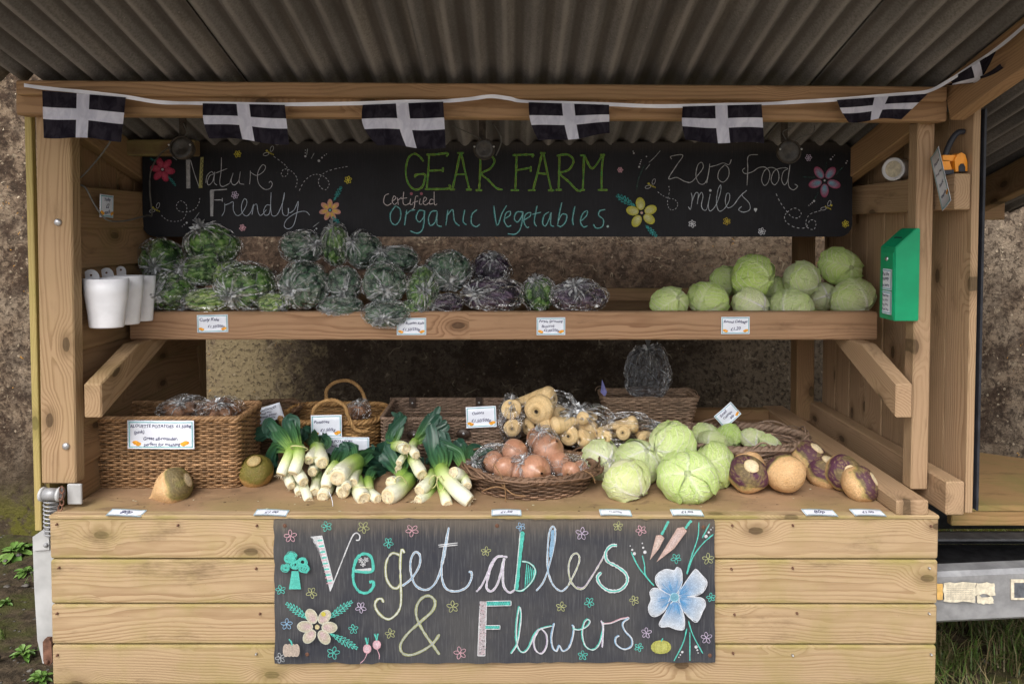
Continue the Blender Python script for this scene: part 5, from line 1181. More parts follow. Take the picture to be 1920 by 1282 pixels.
def basket(label, x, y, hx, hy, r, H, flare, cols, sd=.022, sr=.0032, rot=0, rimr=.006, seed=0, z=None, oval=False, loose=0, name='wicker_basket', rimturns=14):
    R = np.random.RandomState(seed); t = thing(name, label, 'basket', (x, y, ZT if z is None else z)); t.rotation_euler.z = rot
    per = ell(hx, hy, 8)[2] if oval else rrect(hx, hy, r, 8)[2]; ns = int(per / sd / 2) * 2 + 1; n = ns * 4
    q, nr, _ = ell(hx, hy, n) if oval else rrect(hx, hy, r, n)
    A = Acc(); rows = int(H / (sr * 1.75)); idx = np.arange(n)
    for k in range(rows):
        zc = sr + k * (H - sr) / rows; fl = 1 + flare * (zc / H); off = sr * .95 * np.cos(np.pi * (idx / 4 + k)) * np.where(ns % 2 or True, 1, 1)
        # closing seam: fade wave where parity breaks
        nz = R.randn(n) * sr * .10; w = np.convolve(np.r_[nz, nz, nz], np.ones(5) / 5, 'same')[n:2 * n]
        p2 = q * fl + nr * (off + w)[:, None]; zz = zc + np.convolve(np.r_[nz, nz, nz], np.ones(9) / 4, 'same')[n:2 * n]
        c = lerp(cols[0], cols[1], R.rand()); cc = np.repeat(c[None] * (1 + .22 * np.convolve(R.randn(n + 6), np.ones(7) / 3, 'valid')[:n, None]), 5, 0).clip(.01, 1)
        v, f = tube_np(np.c_[p2, zz], sr * R.uniform(.82, 1.05), 5, True); A.add(v, f, cc)
    for k in range(ns):
        i = k * 4 + 2; b = q[i % n]; pts = [(b[0] * (1 + flare * s), b[1] * (1 + flare * s), H * s) for s in np.linspace(0, 1.0, 4)]
        A.tube(pts, sr * .75, 5, False, lerp(cols[1], (0.02, .01, .005), .3))
    m = mesh('weave', np.concatenate(A.v), np.concatenate(A.f), M['wicker'], True, {'Col': np.concatenate(A.c)})
    tag(put('weave', m, t, local=True), kind='stuff')
    fl = 1 + flare; nn = 420; qq, nr2, per2 = ell(hx * fl, hy * fl, nn) if oval else rrect(hx * fl, hy * fl, max(r * fl, .01), nn)
    B = Acc(); turns = int(per2 / (rimr * 5.5))
    for s in range(3):
        a = np.linspace(0, 2 * np.pi * turns, nn, endpoint=False) + s * 2.094
        pts = np.c_[qq + nr2 * (np.cos(a) * rimr * .62)[:, None], H + rimr * .3 + np.sin(a) * rimr * .62]
        B.tube(pts, rimr * .66, 6, True, lerp(cols[0], cols[1], .2 + s * .3))
    for s in range(loose):
        i0 = R.randint(nn); L = R.randint(20, 60); ii = (i0 + np.arange(L)) % nn
        base = np.c_[qq[ii], np.full(L, H)]; g = np.c_[nr2[ii] * (R.uniform(-.3, 1.2) * rimr + rimr * 1.5 * np.sin(np.linspace(0, 3 * R.rand(), L)))[:, None], rimr * (.6 + R.uniform(-1.5, 2.2) * np.sin(np.linspace(0, 3.1, L)))]
        B.tube(base + g, rimr * R.uniform(.18, .34), 5, False, lerp(cols[0], cols[1], R.rand()))
    m = mesh('rim', np.concatenate(B.v), np.concatenate(B.f), M['wicker'], True, {'Col': np.concatenate(B.c)}); tag(put('rim', m, t, local=True))
    m2 = 48; q2 = (ell(hx, hy, m2) if oval else rrect(hx, hy, r, m2))[0]; v = [(a, b, .004) for a, b in q2] + [(a, b, .009) for a, b in q2]
    me = mesh('base', v, [tuple(range(m2)), tuple(reversed(range(m2, 2 * m2)))] + [(i, (i + 1) % m2, m2 + (i + 1) % m2, m2 + i) for i in range(m2)], M['wicker'], False, {'Col': np.tile(cols[1], (2 * m2, 1))}); put('base', me, t, local=True)
    return t
def px_rect(xl, xr, ybase_front, depth):
    f = PZ(xl, ybase_front, ZT); g = PZ(xr, ybase_front, ZT); return (f.x + g.x) / 2, (f.y + depth / 2), (g.x - f.x) / 2, depth / 2
# big hamper
cx, cy0, hx, hy = px_rect(181, 448, 915, .20)
Hh = P(300, 786, cy0 - hy).z - ZT
HAM = basket('large tan rectangular wicker hamper against the left side boards with a long potato card', cx, cy0, hx - .004, hy, .02, Hh, .025, TAN, .0235, .0042, 0, .008, 1, name='wicker_hamper')
k = Vector((cx, cy0, ZT)); Yf = cy0 - hy * 1.025
card('long white card reading Alouette Potatoes on the front of the big hamper', [(239, 787), (365, 789), (364, 840), (238, 842)], [Yf - .016] * 4, [('ALOUETTE POTATOES  £1.50/kg', .0, .92), ('(pink)', -.32, .22), ('Great all-rounder,', .0, .52), ('perfect for mashing', .02, .56)], fill=.86, shear=.1)
# dark round basket behind
basket('dark round wicker basket half hidden behind the big hamper', P(505, 780, 2.66).x, 2.66, .105, .10, .05, .145, .12, BRN, .024, .0036, 0, .008, 2, oval=True, loose=20)
card('tilted card reading potatoes hanging on the dark basket behind the hamper', [(470, 768), (524, 757), (533, 779), (474, 803)], [2.5, 2.5, 2.5, 2.5], [('NEW POTATOES', -.02, .8), ('small waxy', 0, .6), ('never better', .05, .7), ('£1.50/kg', .1, .4)], frame=False, fruit=0)
# oval tan basket with two loop handles
YB = 2.57; xb = (P(536, 790, YB).x + P(722, 790, YB).x) / 2
OVB = basket('honey coloured oval wicker basket with two tall loop handles behind the leeks', xb, YB, .165, .118, .07, .150, .13, HON, .021, .0038, 0, .009, 3)
def loop(parent, pts, r, cols, name='handle', strands=4):
    sp = spline(pts, 14); B = Acc(); P3 = np.array([list(q) for q in sp]); n = len(P3); tan = np.gradient(P3, axis=0); tan /= np.linalg.norm(tan, axis=1)[:, None]
    u = np.cross(tan, [0, 1, 0.01]); u /= np.linalg.norm(u, axis=1)[:, None]; w = np.cross(tan, u); L = np.r_[0, np.cumsum(np.linalg.norm(np.diff(P3, axis=0), axis=1))]
    for s in range(strands):
        a = L / (r * 7) * 2 * np.pi + s * 2 * np.pi / strands; B.tube(P3 + r * .6 * (np.cos(a)[:, None] * u + np.sin(a)[:, None] * w), r * .55, 6, False, lerp(cols[0], cols[1], s / strands * .6))
    c = P3[0].copy(); m = mesh(name, np.concatenate(B.v) - c, np.concatenate(B.f), M['wicker'], True, {'Col': np.concatenate(B.c)}); put(name, m, parent, Matrix.Translation(Vector(c)))
loop(OVB, [P(612, 752, 2.69), P(613, 730, 2.69), P(630, 716, 2.69), P(655, 714, 2.69), P(675, 728, 2.69), P(686, 752, 2.69)], .0065, HON)
loop(OVB, [P(588, 812, 2.425), P(586, 785, 2.425), P(590, 765, 2.43), P(606, 753, 2.44), P(625, 750, 2.44), P(645, 760, 2.43), P(655, 785, 2.425), P(668, 806, 2.425), P(690, 808, 2.425)], .0065, HON)
card('white card reading Potatoes hooked on the honey coloured basket', [(583, 778), (640, 778), (641, 819), (584, 820)], [2.41] * 4, [('Potatoes', -.15, .5), ('£1.50/kg', .05, .5)])
card('long white card reading Carolus Potatoes behind the leeks', [(584, 820), (693, 819), (692, 852), (585, 852)], [2.408] * 4, [('CAROLUS POTATOES', -.1, .62), ('(white with pink eyes)', -.06, .66), ('Simply the best', .1, .5)], fruit=0, shear=.1)
# dark hamper with straps
xl, xr = P(716, 800, 2.44).x, P(942, 800, 2.44).x; YD2 = 2.58
DH = basket('dark brown square wicker hamper with leather straps and raised lid, middle of the stall', (xl + xr) / 2, YD2, (xr - xl) / 2, .14, .018, P(800, 786, 2.44).z - ZT, .015, GRB, .021, .0036, 0, .0065, 5, name='wicker_hamper')
def panel(parent, w, h, cols, m4, sd=.02, sr=.0034, seed=0):
    R = np.random.RandomState(seed); A = Acc(); ns = int(w / sd); n = ns * 4 + 1; xs = np.linspace(-w / 2, w / 2, n); rows = int(h / (sr * 1.75))
    for k in range(rows):
        z = (k + .5) * h / rows; pts = np.c_[xs, sr * .95 * np.cos(np.pi * (np.arange(n) / 4 + k)), z + R.randn(n) * sr * .12]; A.tube(pts, sr * R.uniform(.85, 1.05), 5, False, lerp(cols[0], cols[1], R.rand()))
    for k in range(ns + 1): x = -w / 2 + w * k / ns; A.tube([(x, 0, 0), (x, 0, h / 2), (x, 0, h)], sr * .8, 5, False, cols[1])
    tag(put('lid_weave', mesh('lid_weave', np.concatenate(A.v), np.concatenate(A.f), M['wicker'], True, {'Col': np.concatenate(A.c)}), parent, m4), kind='stuff')
    B = Acc(); n2 = int(w / .0042)
    for k in range(n2): x = -w / 2 + w * k / n2; B.tube([(x, .006 * math.cos(a), h + .004 + .006 * math.sin(a)) for a in np.linspace(0, 6.28, 9)[:-1]], .0017, 4, True, lerp(cols[0], cols[1], R.rand()))
    tag(put('lid_binding', mesh('lid_binding', np.concatenate(B.v), np.concatenate(B.f), M['wicker'], True, {'Col': np.concatenate(B.c)}), parent, m4), kind='stuff')
zl0 = P(835, 782, 2.70).z; zl1 = P(835, 748, 2.74).z
panel(DH, P(938, 760, 2.72).x - P(732, 760, 2.72).x, zl1 - zl0 + .02, GRB, Matrix.Translation((P(835, 760, 2.72).x, 2.725, zl0 - .02)), seed=3)
def strap(px, py0, py1, w, Y):
    a = P(px, py0, Y); b = P(px, py1, Y); s = beam('strap', a, b, w, .004, (1, 0, 0), M['leather'], DH, .0015)
    v, f = lathe([(.0045, 0), (.0035, .002), (.0001, .003)], 12); put('stud', mesh('stud', v, f, M['steel'], True), s, Matrix.Translation(P(px, (py0 * .4 + py1 * .6), Y - .004)) @ Matrix.Rotation(rad(90), 4, 'X'))
strap(773, 745, 763, .026, 2.708); strap(898, 744, 762, .026, 2.708)
for px, py in ((776, 815), (869, 813)):
    v, f = lathe([(.0001, -.003), (.024, -.003), (.026, 0), (.024, .004), (.0001, .005)], 24); s = put('strap_end', mesh('strap_end', v, f, M['leather'], True), DH, Matrix.Translation(P(px, py, 2.425)) @ Matrix.Rotation(rad(90), 4, 'X') @ Matrix.Scale(.75, 4, (0, 1, 0)))
    v, f = lathe([(.005, 0), (.004, .002), (.0001, .003)], 12); put('stud', mesh('stud', v, f, M['steel'], True), s, Matrix.Translation(P(px, py, 2.419)) @ Matrix.Rotation(rad(90), 4, 'X'))
card('price card on the front of the dark hamper with leather straps', [(873, 763), (930, 761), (931, 800), (875, 802)], [2.415] * 4, [('Onions', -.1, .4), ('£1.50/500g', 0, .66)])
# parsnip basket, rear basket, small cabbage basket, onion basket
basket('low dark wicker basket under the bags of parsnips', P(1085, 840, 2.5).x, 2.47, .225, .13, .06, .075, .12, BRN, .026, .0038, 0, .007, 6, loose=14)
basket('brown flared rectangular wicker basket at the back holding an empty plastic bag', P(1217, 780, 2.83).x, 2.87, .163, .068, .02, .148, .20, ((.48, .33, .22), (.27, .18, .12)), .024, .0046, 0, .007, 7, loose=26)
basket('wide shallow grey brown willow basket of small cabbages', P(1385, 840, 2.42).x, 2.42, .205, .125, .05, .100, .16, GRB, .03, .0042, rad(4), .013, 8, oval=True, loose=30)
c = PZ(995, 930, ZT)
basket('round dark twig basket of bagged onions at the counter front', P(995, 900, 2.27).x, 2.245, .185, .13, .05, .062, .14, ((.27, .16, .10), (.13, .075, .045)), .024, .0040, 0, .011, 9, oval=True, loose=60)
A = Acc(); R = np.random.RandomState(3)
for (a, b, c_, r) in [((938, 905), (960, 925), (985, 930), .0024), ((925, 868), (945, 905), (948, 940), .0018), ((1092, 880), (1110, 890), (1116, 905), .0016), ((905, 920), (930, 912), (952, 918), .0022)]:
    A.tube(np.array([list(q) for q in spline([P(*a, 2.10), P(*b, 2.085), P(*c_, 2.09)], 6)]), r, 5, False, (.30, .17, .08))
bt = A.mesh('loose_twigs', M['wicker']); tag(put('loose_twigs', bt, None), 'loose broken twigs sticking out of the front of the onion basket', 'twigs', kind='stuff')
# ================================================================== cabbages
def sph(th, ph): return np.stack([np.sin(th) * np.cos(ph), np.sin(th) * np.sin(ph), -np.cos(th)], -1)
def cab_leaf(seed, r, reach, wide):
    n = 30; U, V_ = np.meshgrid(np.linspace(-1, 1, n), np.linspace(0, 1, n), indexing='ij'); R = np.random.RandomState(seed)
    th = .12 + V_ * reach * (1 - .10 * U ** 2 - .04 * np.sin(U * 7 + seed)); w = wide * (.55 + .5 * V_ - .25 * V_ ** 2)
    ph = U * w * (1 + .05 * np.sin(V_ * 9 + seed))
    edge = np.maximum(np.abs(U), V_ * .98) ** 7
    lump = np.array([[nz3((math.cos(p) * math.sin(t), math.sin(p) * math.sin(t), math.cos(t)), 2.2, seed) for p, t in zip(a, b)] for a, b in zip(ph, th)])
    rr = r + .030 * lump + edge * (.055 + .03 * np.sin(U * 13 + V_ * 15 + seed))
    rib = np.exp(-(np.abs(U) * w * np.sin(th) / .055) ** 2) * (1 - V_ * .8)
    rr = rr + rib * .03
    s = (V_ * 6.5 - np.abs(U) * 2.3 + .25 * lump) % 1.0; d = np.minimum(s, 1 - s); vein = np.exp(-(d / .06) ** 2) * (1 - np.abs(U) * .5) * .95
    s2 = (U * 9 + V_ * 5 + lump) % 1.; vein2 = np.exp(-(np.minimum(s2, 1 - s2) / .06) ** 2) * .28
    rr = rr + vein * .011
    p = sph(th, ph) * rr[..., None]
    k = np.clip(rib, 0, 1)[..., None]; g = np.clip(.25 + .5 * V_ + .35 * edge + .3 * lump, 0, 1)[..., None]
    lo, hi, rb = np.array((.86, .90, .56)), np.array((.60, .73, .26)), np.array((.98, .98, .86))
    c = (lo * (1 - g) + hi * g) * (1 - k) + rb * k
    return p.reshape(-1, 3), grid_faces(n, n), c.reshape(-1, 3), np.stack([U, V_, np.ones_like(U)], -1).reshape(-1, 3)
def cab_proto(seed):
    n, m = 40, 28; P_, T = np.meshgrid(np.linspace(0, 2 * np.pi, n, endpoint=False), np.linspace(.001, np.pi - .001, m), indexing='ij')
    l = np.array([[nz3((math.sin(t) * math.cos(p), math.sin(t) * math.sin(p), math.cos(t)), 1.8, seed + 50) for p, t in zip(a, b)] for a, b in zip(P_, T)])
    p = sph(T, P_) * (.965 + .02 * l)[..., None]; c = lerp((.66, .74, .40), (.80, .84, .55), .5) + l[..., None] * .08
    # cut stem
    out = [mesh('head', p.reshape(-1, 3), grid_faces(n, m, True), M['cabbage'], True, {'Col': c.reshape(-1, 3).clip(0, 1)})]
    R = np.random.RandomState(seed); lv = []
    for k in range(6):
        v, f, c, lv_ = cab_leaf(seed * 10 + k, .98 + .018 * k, R.uniform(1.9, 2.6) - .12 * k, R.uniform(1.25, 1.6))
        a = k * 2.4 + R.uniform(-.3, .3); ca, sa = math.cos(a), math.sin(a); v = v @ np.array([[ca, sa, 0], [-sa, ca, 0], [0, 0, 1]])
        lv.append(mesh('leaf', v, f, M['cabbage'], True, {'Col': c.clip(0, 1), 'lv': lv_}))
    v, f = lathe([(.0001, -1.035), (.13, -1.03), (.15, -.93)], 14); st = mesh('stem', v, f, M['cabbage'], False, {'Col': np.tile((.62, .64, .45), (len(v), 1))})
    return out[0], lv, st
CABS = [cab_proto(s) for s in (1, 2, 3)]
def cabbage(label, c, r, pi, rot, tint, group, sq=(1, 1, .93), nleaf=5):
    t = thing('cabbage', label, 'cabbage', c, group); t.rotation_euler = rot; t.scale = (r * sq[0], r * sq[1], r * sq[2])
    hd, lv, st = CABS[pi]
    for nm, me in [('head', hd), ('stem', st)] + [('leaf', l) for l in lv[:nleaf]]:
        o = bpy.data.objects.new(nm, me); COL.objects.link(o); o.parent = t; o.color = (*tint, 1)
    return t
def at_px(x, y, rx, Y, by=None): return P(x, y, Y), rx * Y / F
G_, P__, W__ = (.95, 1.05, .75), (1.02, 1.06, 1.0), (1.15, 1.12, 1.25)
Rr = np.random.RandomState(21)
def cab(x, y, rx, ry, Y, lab, tint, grp, pi=None, rot=None, nleaf=5):
    c, r = at_px(x, y, rx, Y); rot = rot or (rad(Rr.uniform(-120, -50)), rad(Rr.uniform(-40, 40)), rad(Rr.uniform(-60, 60)))
    return cabbage(lab, c, r, Rr.randint(3) if pi is None else pi, rot, tint, grp, (1, 1, ry / rx * .99 if ry < rx else 1.0) if abs(ry - rx) < 3 else (1, (ry / rx), (ry / rx) * .99), nleaf)
SG = 'round cabbages on the upper shelf'
for a in [(1255, 563, 37, 25, 2.46, 'small squat green cabbage at the left end of the shelf cabbages', G_), (1328, 558, 39, 29, 2.47, 'rounded cabbage second along the front of the shelf, card below', G_), (1360, 528, 31, 28, 2.62, 'green cabbage mostly hidden behind the front row, left of the stack top', G_), (1409, 514, 45, 34, 2.52, 'bright green cabbage lying on top of the left pile', (.85, 1.0, .55)), (1407, 564, 37, 23, 2.46, 'pale creamy cabbage directly above the Round Cabbage card', W__), (1455, 547, 28, 26, 2.60, 'yellow green cabbage peeping out between the two piles', G_), (1501, 522, 38, 32, 2.53, 'pale round cabbage on top in the middle of the pile', P__), (1484, 565, 41, 22, 2.46, 'flat pale cabbage with thick ribs at the shelf front', P__), (1542, 556, 26, 27, 2.56, 'whitish cabbage wedged between two larger ones', W__), (1576, 500, 40, 33, 2.55, 'topmost green cabbage nearest the green money box', (.88, 1.02, .65)), (1597, 553, 42, 31, 2.47, 'large veined cabbage at the right end of the shelf', P__)]:
    x_, y_, rx_, ry_ = a[:4]; nr_ = max(ry_, .84 * rx_); cab(x_, y_ - ry_ + nr_, rx_, nr_, a[4], a[5], a[6], SG)
CG = 'large cabbages on the counter'
def onc(x, y, r): return F * (EYE - ZT) / (y - 430 + r) * 1.0
for x, y, rx, ry, Y, lab, tn, rot in [(1127, 864, 37, 37, 2.33, 'pale smooth cabbage touching the onion basket', W__, None), (1196, 868, 43, 40, 2.27, 'cabbage with wide white rib behind the front ones', P__, (rad(-140), 0, rad(25))), (1175, 898, 47, 38, 2.15, 'very pale cabbage at the counter front beside the onion basket', (1.2, 1.15, 1.15), None), (1262, 835, 43, 44, 2.27, 'smooth pale green cabbage resting on top of the others', (1.05, 1.12, .95), None), (1338, 874, 33, 43, 2.24, 'leafy cabbage leaning behind the largest one', G_, (rad(-105), 0, rad(-40))), (1289, 895, 53, 47, 2.13, 'largest cabbage with bright curled leaves and white stem side at the front', (1.0, 1.14, .80), (rad(-118), rad(0), rad(-14)))]:
    cab(x, y, rx, ry, Y, lab, tn, CG, None, rot, 6)
BG = 'small cabbages in the willow basket'
for x, y, rx, ry, Y, lab, tn in [(1321, 815, 29, 22, 2.50, 'small pale cabbage at the back left of the willow basket', P__), (1337, 828, 29, 20, 2.42, 'small yellow green cabbage in front at the left of the basket', P__), (1366, 817, 24, 23, 2.50, 'small bright green cabbage below the tilted card', (.85, 1.02, .6)), (1417, 825, 28, 20, 2.46, 'small white cabbage in the middle of the willow basket', W__), (1444, 832, 26, 16, 2.42, 'small flat green cabbage against the right of the willow basket', P__)]:
    cab(x, y, rx, ry, Y, lab, tn, BG)
card('diamond tilted card reading Small Cabbage standing in the willow basket', [(1336, 784), (1368, 754), (1392, 774), (1361, 800)], [2.50] * 4, [('Small', -.1, .4), ('Cabbage', 0, .6), ('80p', .1, .3)], fruit=1)
# ================================================================== swedes
def swede_mesh(seed, tip, purple, nk=.06):
    n, m = 44, 40; R = np.random.RandomState(seed); v = np.zeros((n, m, 3)); c = np.zeros((n, m, 3))
    for j in range(m):
        s = j / (m - 1); z = -1 + 2.0 * s
        if s < .88:
            q = s / .88; th = .03 + q * 2.60; r = math.sin(th) ** (.88 + tip * .9 * max(0, 1 - q * 2)); zz = -math.cos(th) * .95 - tip * .5 * max(0, 1 - q * 2) ** 1.3
        else: q = (s - .88) / .12; r = .45 - .07 * q + .02 * math.sin(q * 19); zz = .80 + nk * q
        for i in range(n):
            a = 2 * math.pi * i / n; nn = nz3((math.cos(a) * .8, math.sin(a) * .8, zz), 1.3, seed); n2 = nz3((math.cos(a), math.sin(a), zz * 1.4), 4.5, seed + 9)
            rr = r * (1 + .10 * nn + .015 * n2) + (.018 * math.sin(zz * 48) if zz > .55 else 0)
            v[i, j] = (rr * math.cos(a), rr * math.sin(a), zz)
            k = zz + .30 * nn + .14 * n2 - .02; tan_ = lerp((.64, .37, .16), (.78, .52, .28), .5 + .5 * n2); col = tan_
            if k > .02: col = lerp(tan_, (.30, .28, .07), min(1, (k - .02) * 5))
            if k > .13: col = lerp(col, (.10, .032, .06), min(1, (k - .13) * 7) * purple * (.65 + .35 * (nn > -.15)))
            if k > 1.0: col = lerp(col, (.24, .19, .08), min(1, (k - 1.0) * 5))
            n3 = nz3((math.cos(a), math.sin(a), zz * 1.2), 9, seed + 20)
            if (abs(n2) > .46 or n3 > .30) and k > .1: col = lerp(col, (.36, .27, .11), .5)
            c[i, j] = col
    body = mesh('body', v.reshape(-1, 3), grid_faces(n, m, True), M['root'], True, {'Col': c.reshape(-1, 3)})
    pv = [(0, 0, .855 + nk)]; pc = [(.78, .64, .42)]; pf = []
    for rr_, zz, cl in ((.20, 1.04, (.80, .68, .46)), (.33, 1.025, (.74, .58, .36)), (.40, .985, (.50, .36, .18))):
        for i in range(24): a = i / 24 * 2 * math.pi; pv.append((rr_ * math.cos(a), rr_ * math.sin(a), zz - 1.005 + .81 + nk + .02 * nz3((a, rr_, 0), 3, seed))); pc.append(cl)
    pf += [(0, 1 + i, 1 + (i + 1) % 24) for i in range(24)]
    for k in range(2): pf += [(1 + k * 24 + i, 25 + k * 24 + i, 25 + k * 24 + (i + 1) % 24, 1 + k * 24 + (i + 1) % 24) for i in range(24)]
    return body, mesh('cut_top', pv, pf, M['root'], True, {'Col': pc})
SW = [swede_mesh(1, 0, 1), swede_mesh(2, 1.7, .55), swede_mesh(3, .15, .15, .22), swede_mesh(4, .1, .95)]
def swede(x, y, r, Y, axis, kind, lab, grp='swedes on the counter', tint=(1, 1, 1), squash=.92):
    c = P(x, y, Y); rr = r * Y / F; q = Vector(axis).to_track_quat('Z', 'Y')
    t = thing('swede', lab, 'swede', c, grp, q); t.scale = (rr, rr, rr * squash)
    b, k = SW[kind]
    for nm, me in (('body', b), ('cut_top', k)): o = bpy.data.objects.new(nm, me); COL.objects.link(o); o.parent = t; o.color = (*tint, 1)
swede(328, 911, 36, 2.14, (.88, .10, .40), 1, 'pointed cream swede with purple shoulder lying in front of the big hamper', squash=.86)
swede(480, 884, 32, 2.26, (.06, -.50, .86), 2, 'greenish brown swede standing between hamper and leeks, cut top up', tint=(.66, .60, .42))
swede(1403, 876, 32, 2.27, (0, 1, .1), 0, 'orange swede showing its rounded bottom behind the purple one with flat cut')
swede(1403, 888, 36, 2.19, (-.02, -.62, .72), 0, 'purple banded swede with flat pale cut standing before the willow basket')
swede(1472, 887, 37, 2.17, (-.15, .85, .40), 3, 'round tan orange swede second from the cabbages, bottom facing out')
swede(1517, 858, 33, 2.31, (.35, -.35, .75), 3, 'purple and green swede at the back against the counter rail')
swede(1546, 884, 34, 2.26, (.15, -.3, .9), 0, 'purple swede with torn leafy top in the middle of the right group')
swede(1582, 886, 33, 2.20, (.05, -.85, .35), 0, 'swede with round white cut face turned to the front')
swede(1612, 907, 35, 2.14, (.72, -.42, .5), 3, 'tan and purple swede nearest the counter rail end')
# ================================================================== leeks
def leek_parts(bunch, pts, r, leaves, whiteness=.45, col_end=(.10, .22, .045)):
    sp = np.array([list(q) for q in spline(pts, 10)]); n = len(sp); L = np.r_[0, np.cumsum(np.linalg.norm(np.diff(sp, axis=0), axis=1))]; u = L / L[-1]
    rr = r * (1.0 + .04 * np.sin(u * 9)); rr = np.where(u < .06, r * (.90 + 1.6 * u), rr); A = Acc(); c0 = sp[0]
    v, f = tube_np(sp - c0, rr, 14); cw, cg = np.array((.78, .77, .62)), np.array((.34, .50, .10)); ce = np.array(col_end)
    def ramp(t):
        if t < whiteness: return lerp(cw, (.66, .74, .36), (t / whiteness) ** 2)
        if t < whiteness + .3: return lerp((.66, .74, .36), cg, (t - whiteness) / .3)
        return lerp(cg, ce, min(1, (t - whiteness - .3) / .35))
    cc = np.repeat(np.array([ramp(t) for t in u]), 14, 0); st = (1 + .10 * np.sin(np.tile(np.arange(14), n) * 2.7 + 1)); cc = cc * st[:, None]
    A.add(v, f, cc); sh = put('leek', A.mesh('leek', M['leek']), bunch, Matrix.Translation(Vector(c0)))
    # root plate
    d = (sp[0] - sp[1]); d /= np.linalg.norm(d); pv = []; pc = []; pf = []
    e1 = np.cross(d, [0, .1, 1]); e1 /= np.linalg.norm(e1); e2 = np.cross(d, e1); R = np.random.RandomState(int(abs(sp[0][0]) * 9999) % 1000)
    rings = [(.90, 0, (.74, .70, .52)), (.86, .12, (.76, .68, .46)), (.62, .2, (.66, .50, .28)), (.56, .16, (.70, .60, .40)), (.0, .22, (.74, .66, .46))]
    for rk, zk, cl in rings:
        for i in range(16): a = i / 16 * 2 * math.pi; pv.append(r * rk * (1 + .05 * R.randn()) * (math.cos(a) * e1 + math.sin(a) * e2) + d * r * zk); pc.append(np.array(cl) * (1 + .08 * R.randn()))
    for k in range(4): pf += [(k * 16 + i, k * 16 + (i + 1) % 16, k * 16 + 16 + (i + 1) % 16, k * 16 + 16 + i) for i in range(16)]
    o = put('root_plate', mesh('root_plate', pv, pf, M['leek'], True, {'Col': np.clip(pc, 0, 1)}), sh, Matrix.Translation(Vector(sp[0])))
    A4 = Acc()
    for q in range(12):
        a = R.uniform(0, 6.28); b0 = d * r * .2 + r * .5 * R.rand() * (math.cos(a) * e1 + math.sin(a) * e2); L4 = R.uniform(.004, .013)
        A4.tube([b0, b0 + d * L4 * .5 + (math.cos(a) * e1 + math.sin(a) * e2) * L4 * .4, b0 + d * L4 * .6 + (math.cos(a) * e1 + math.sin(a) * e2) * L4 + np.array([0, 0, -L4 * .5])], .0006, 4, False, (.62, .52, .36))
    tag(put('root_hairs', A4.mesh('root_hairs', M['leek']), sh, Matrix.Translation(Vector(sp[0]))), kind='stuff')
    R2 = np.random.RandomState(int(abs(sp[0][0] * 7919 + sp[0][2] * 104729)) % 9973); LL = []
    for lp, w, fold in leaves:
        for q in range(3):
            dv = [Vector((R2.randn() * .020 * (i + 1) / len(lp), R2.randn() * .006, R2.randn() * .016 * (i + 1) / len(lp) + .004 * q)) * (q > 0) for i in range(len(lp))]
            LL.append(([p + d for p, d in zip(lp, dv)], w * (.74, .52, .46)[q], fold * R2.uniform(.8, 1.9)))
    for k, (lp, w, fold) in enumerate(LL):
        s2 = np.array([list(q) for q in spline([sp[-4]] + list(lp), 8)]); m = len(s2); tn = np.gradient(s2, axis=0); tn /= np.linalg.norm(tn, axis=1)[:, None]
        sd2 = np.cross(tn, [0.1, -1., .25]); sd2 /= np.linalg.norm(sd2, axis=1)[:, None]; nn = np.cross(sd2, tn); uu = np.linspace(0, 1, m)
        ww = w * np.clip(.55 + 1.3 * uu, 0, 1) * np.clip((1.05 - uu) * 6, .45, 1); K = 9; V2 = []; C2 = []
        for j in range(K):
            q = j / (K - 1) * 2 - 1; V2.append(s2 + sd2 * (ww * q)[:, None] + nn * (fold * w * abs(q) * (1 - .3 * uu) + .05 * w * np.sin(uu * 9 + q * 3 + k))[:, None])
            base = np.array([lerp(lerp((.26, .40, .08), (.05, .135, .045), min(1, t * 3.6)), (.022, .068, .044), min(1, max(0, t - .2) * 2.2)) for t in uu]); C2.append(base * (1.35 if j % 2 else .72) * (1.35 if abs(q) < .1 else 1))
        V2 = np.stack(V2, 0); C2 = np.stack(C2, 0)
        o3 = V2.reshape(-1, 3).mean(0)
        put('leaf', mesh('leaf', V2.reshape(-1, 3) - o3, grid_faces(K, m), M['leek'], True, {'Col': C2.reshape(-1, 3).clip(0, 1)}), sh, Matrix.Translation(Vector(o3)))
    return sh
def band(bunch, px, py, Y, rx, ry, a=0):
    c = P(px, py, Y); s = Y / F; pts = []
    for t in np.linspace(0, 2 * math.pi, 15)[:-1]:
        x, z = rx * s * math.cos(t), ry * s * math.sin(t); pts.append(Vector((x * math.cos(a) - z * math.sin(a), .02 * math.cos(t + 1.2), x * math.sin(a) + z * math.cos(a))) + c)
    tube('rubber_band', pts, .0019, M['rubber'], bunch, 6, 4, True)
def Q(*a): return [P(x, y, Y) for x, y, Y in a]
def bunch(lab, x, y, Y): return thing('leek_bunch', lab, 'leeks', P(x, y, Y), 'leek bunches across the counter')
b = bunch('leftmost leek bunch with broad blue green leaves fanned upward', 550, 880, 2.25)
leek_parts(b, Q((527, 888, 2.17), (538, 862, 2.20), (549, 838, 2.26)), .0175, [(Q((528, 815, 2.3), (506, 806, 2.34), (480, 822, 2.37)), .030, .35), (Q((520, 840, 2.31), (508, 862, 2.33), (516, 888, 2.32)), .026, .4)], .35)
leek_parts(b, Q((550, 886, 2.16), (559, 862, 2.19), (561, 840, 2.25)), .019, [(Q((552, 815, 2.3), (543, 795, 2.33), (545, 788, 2.34)), .034, .35), (Q((530, 825, 2.3), (512, 808, 2.33), (498, 812, 2.34)), .03, .3)], .4)
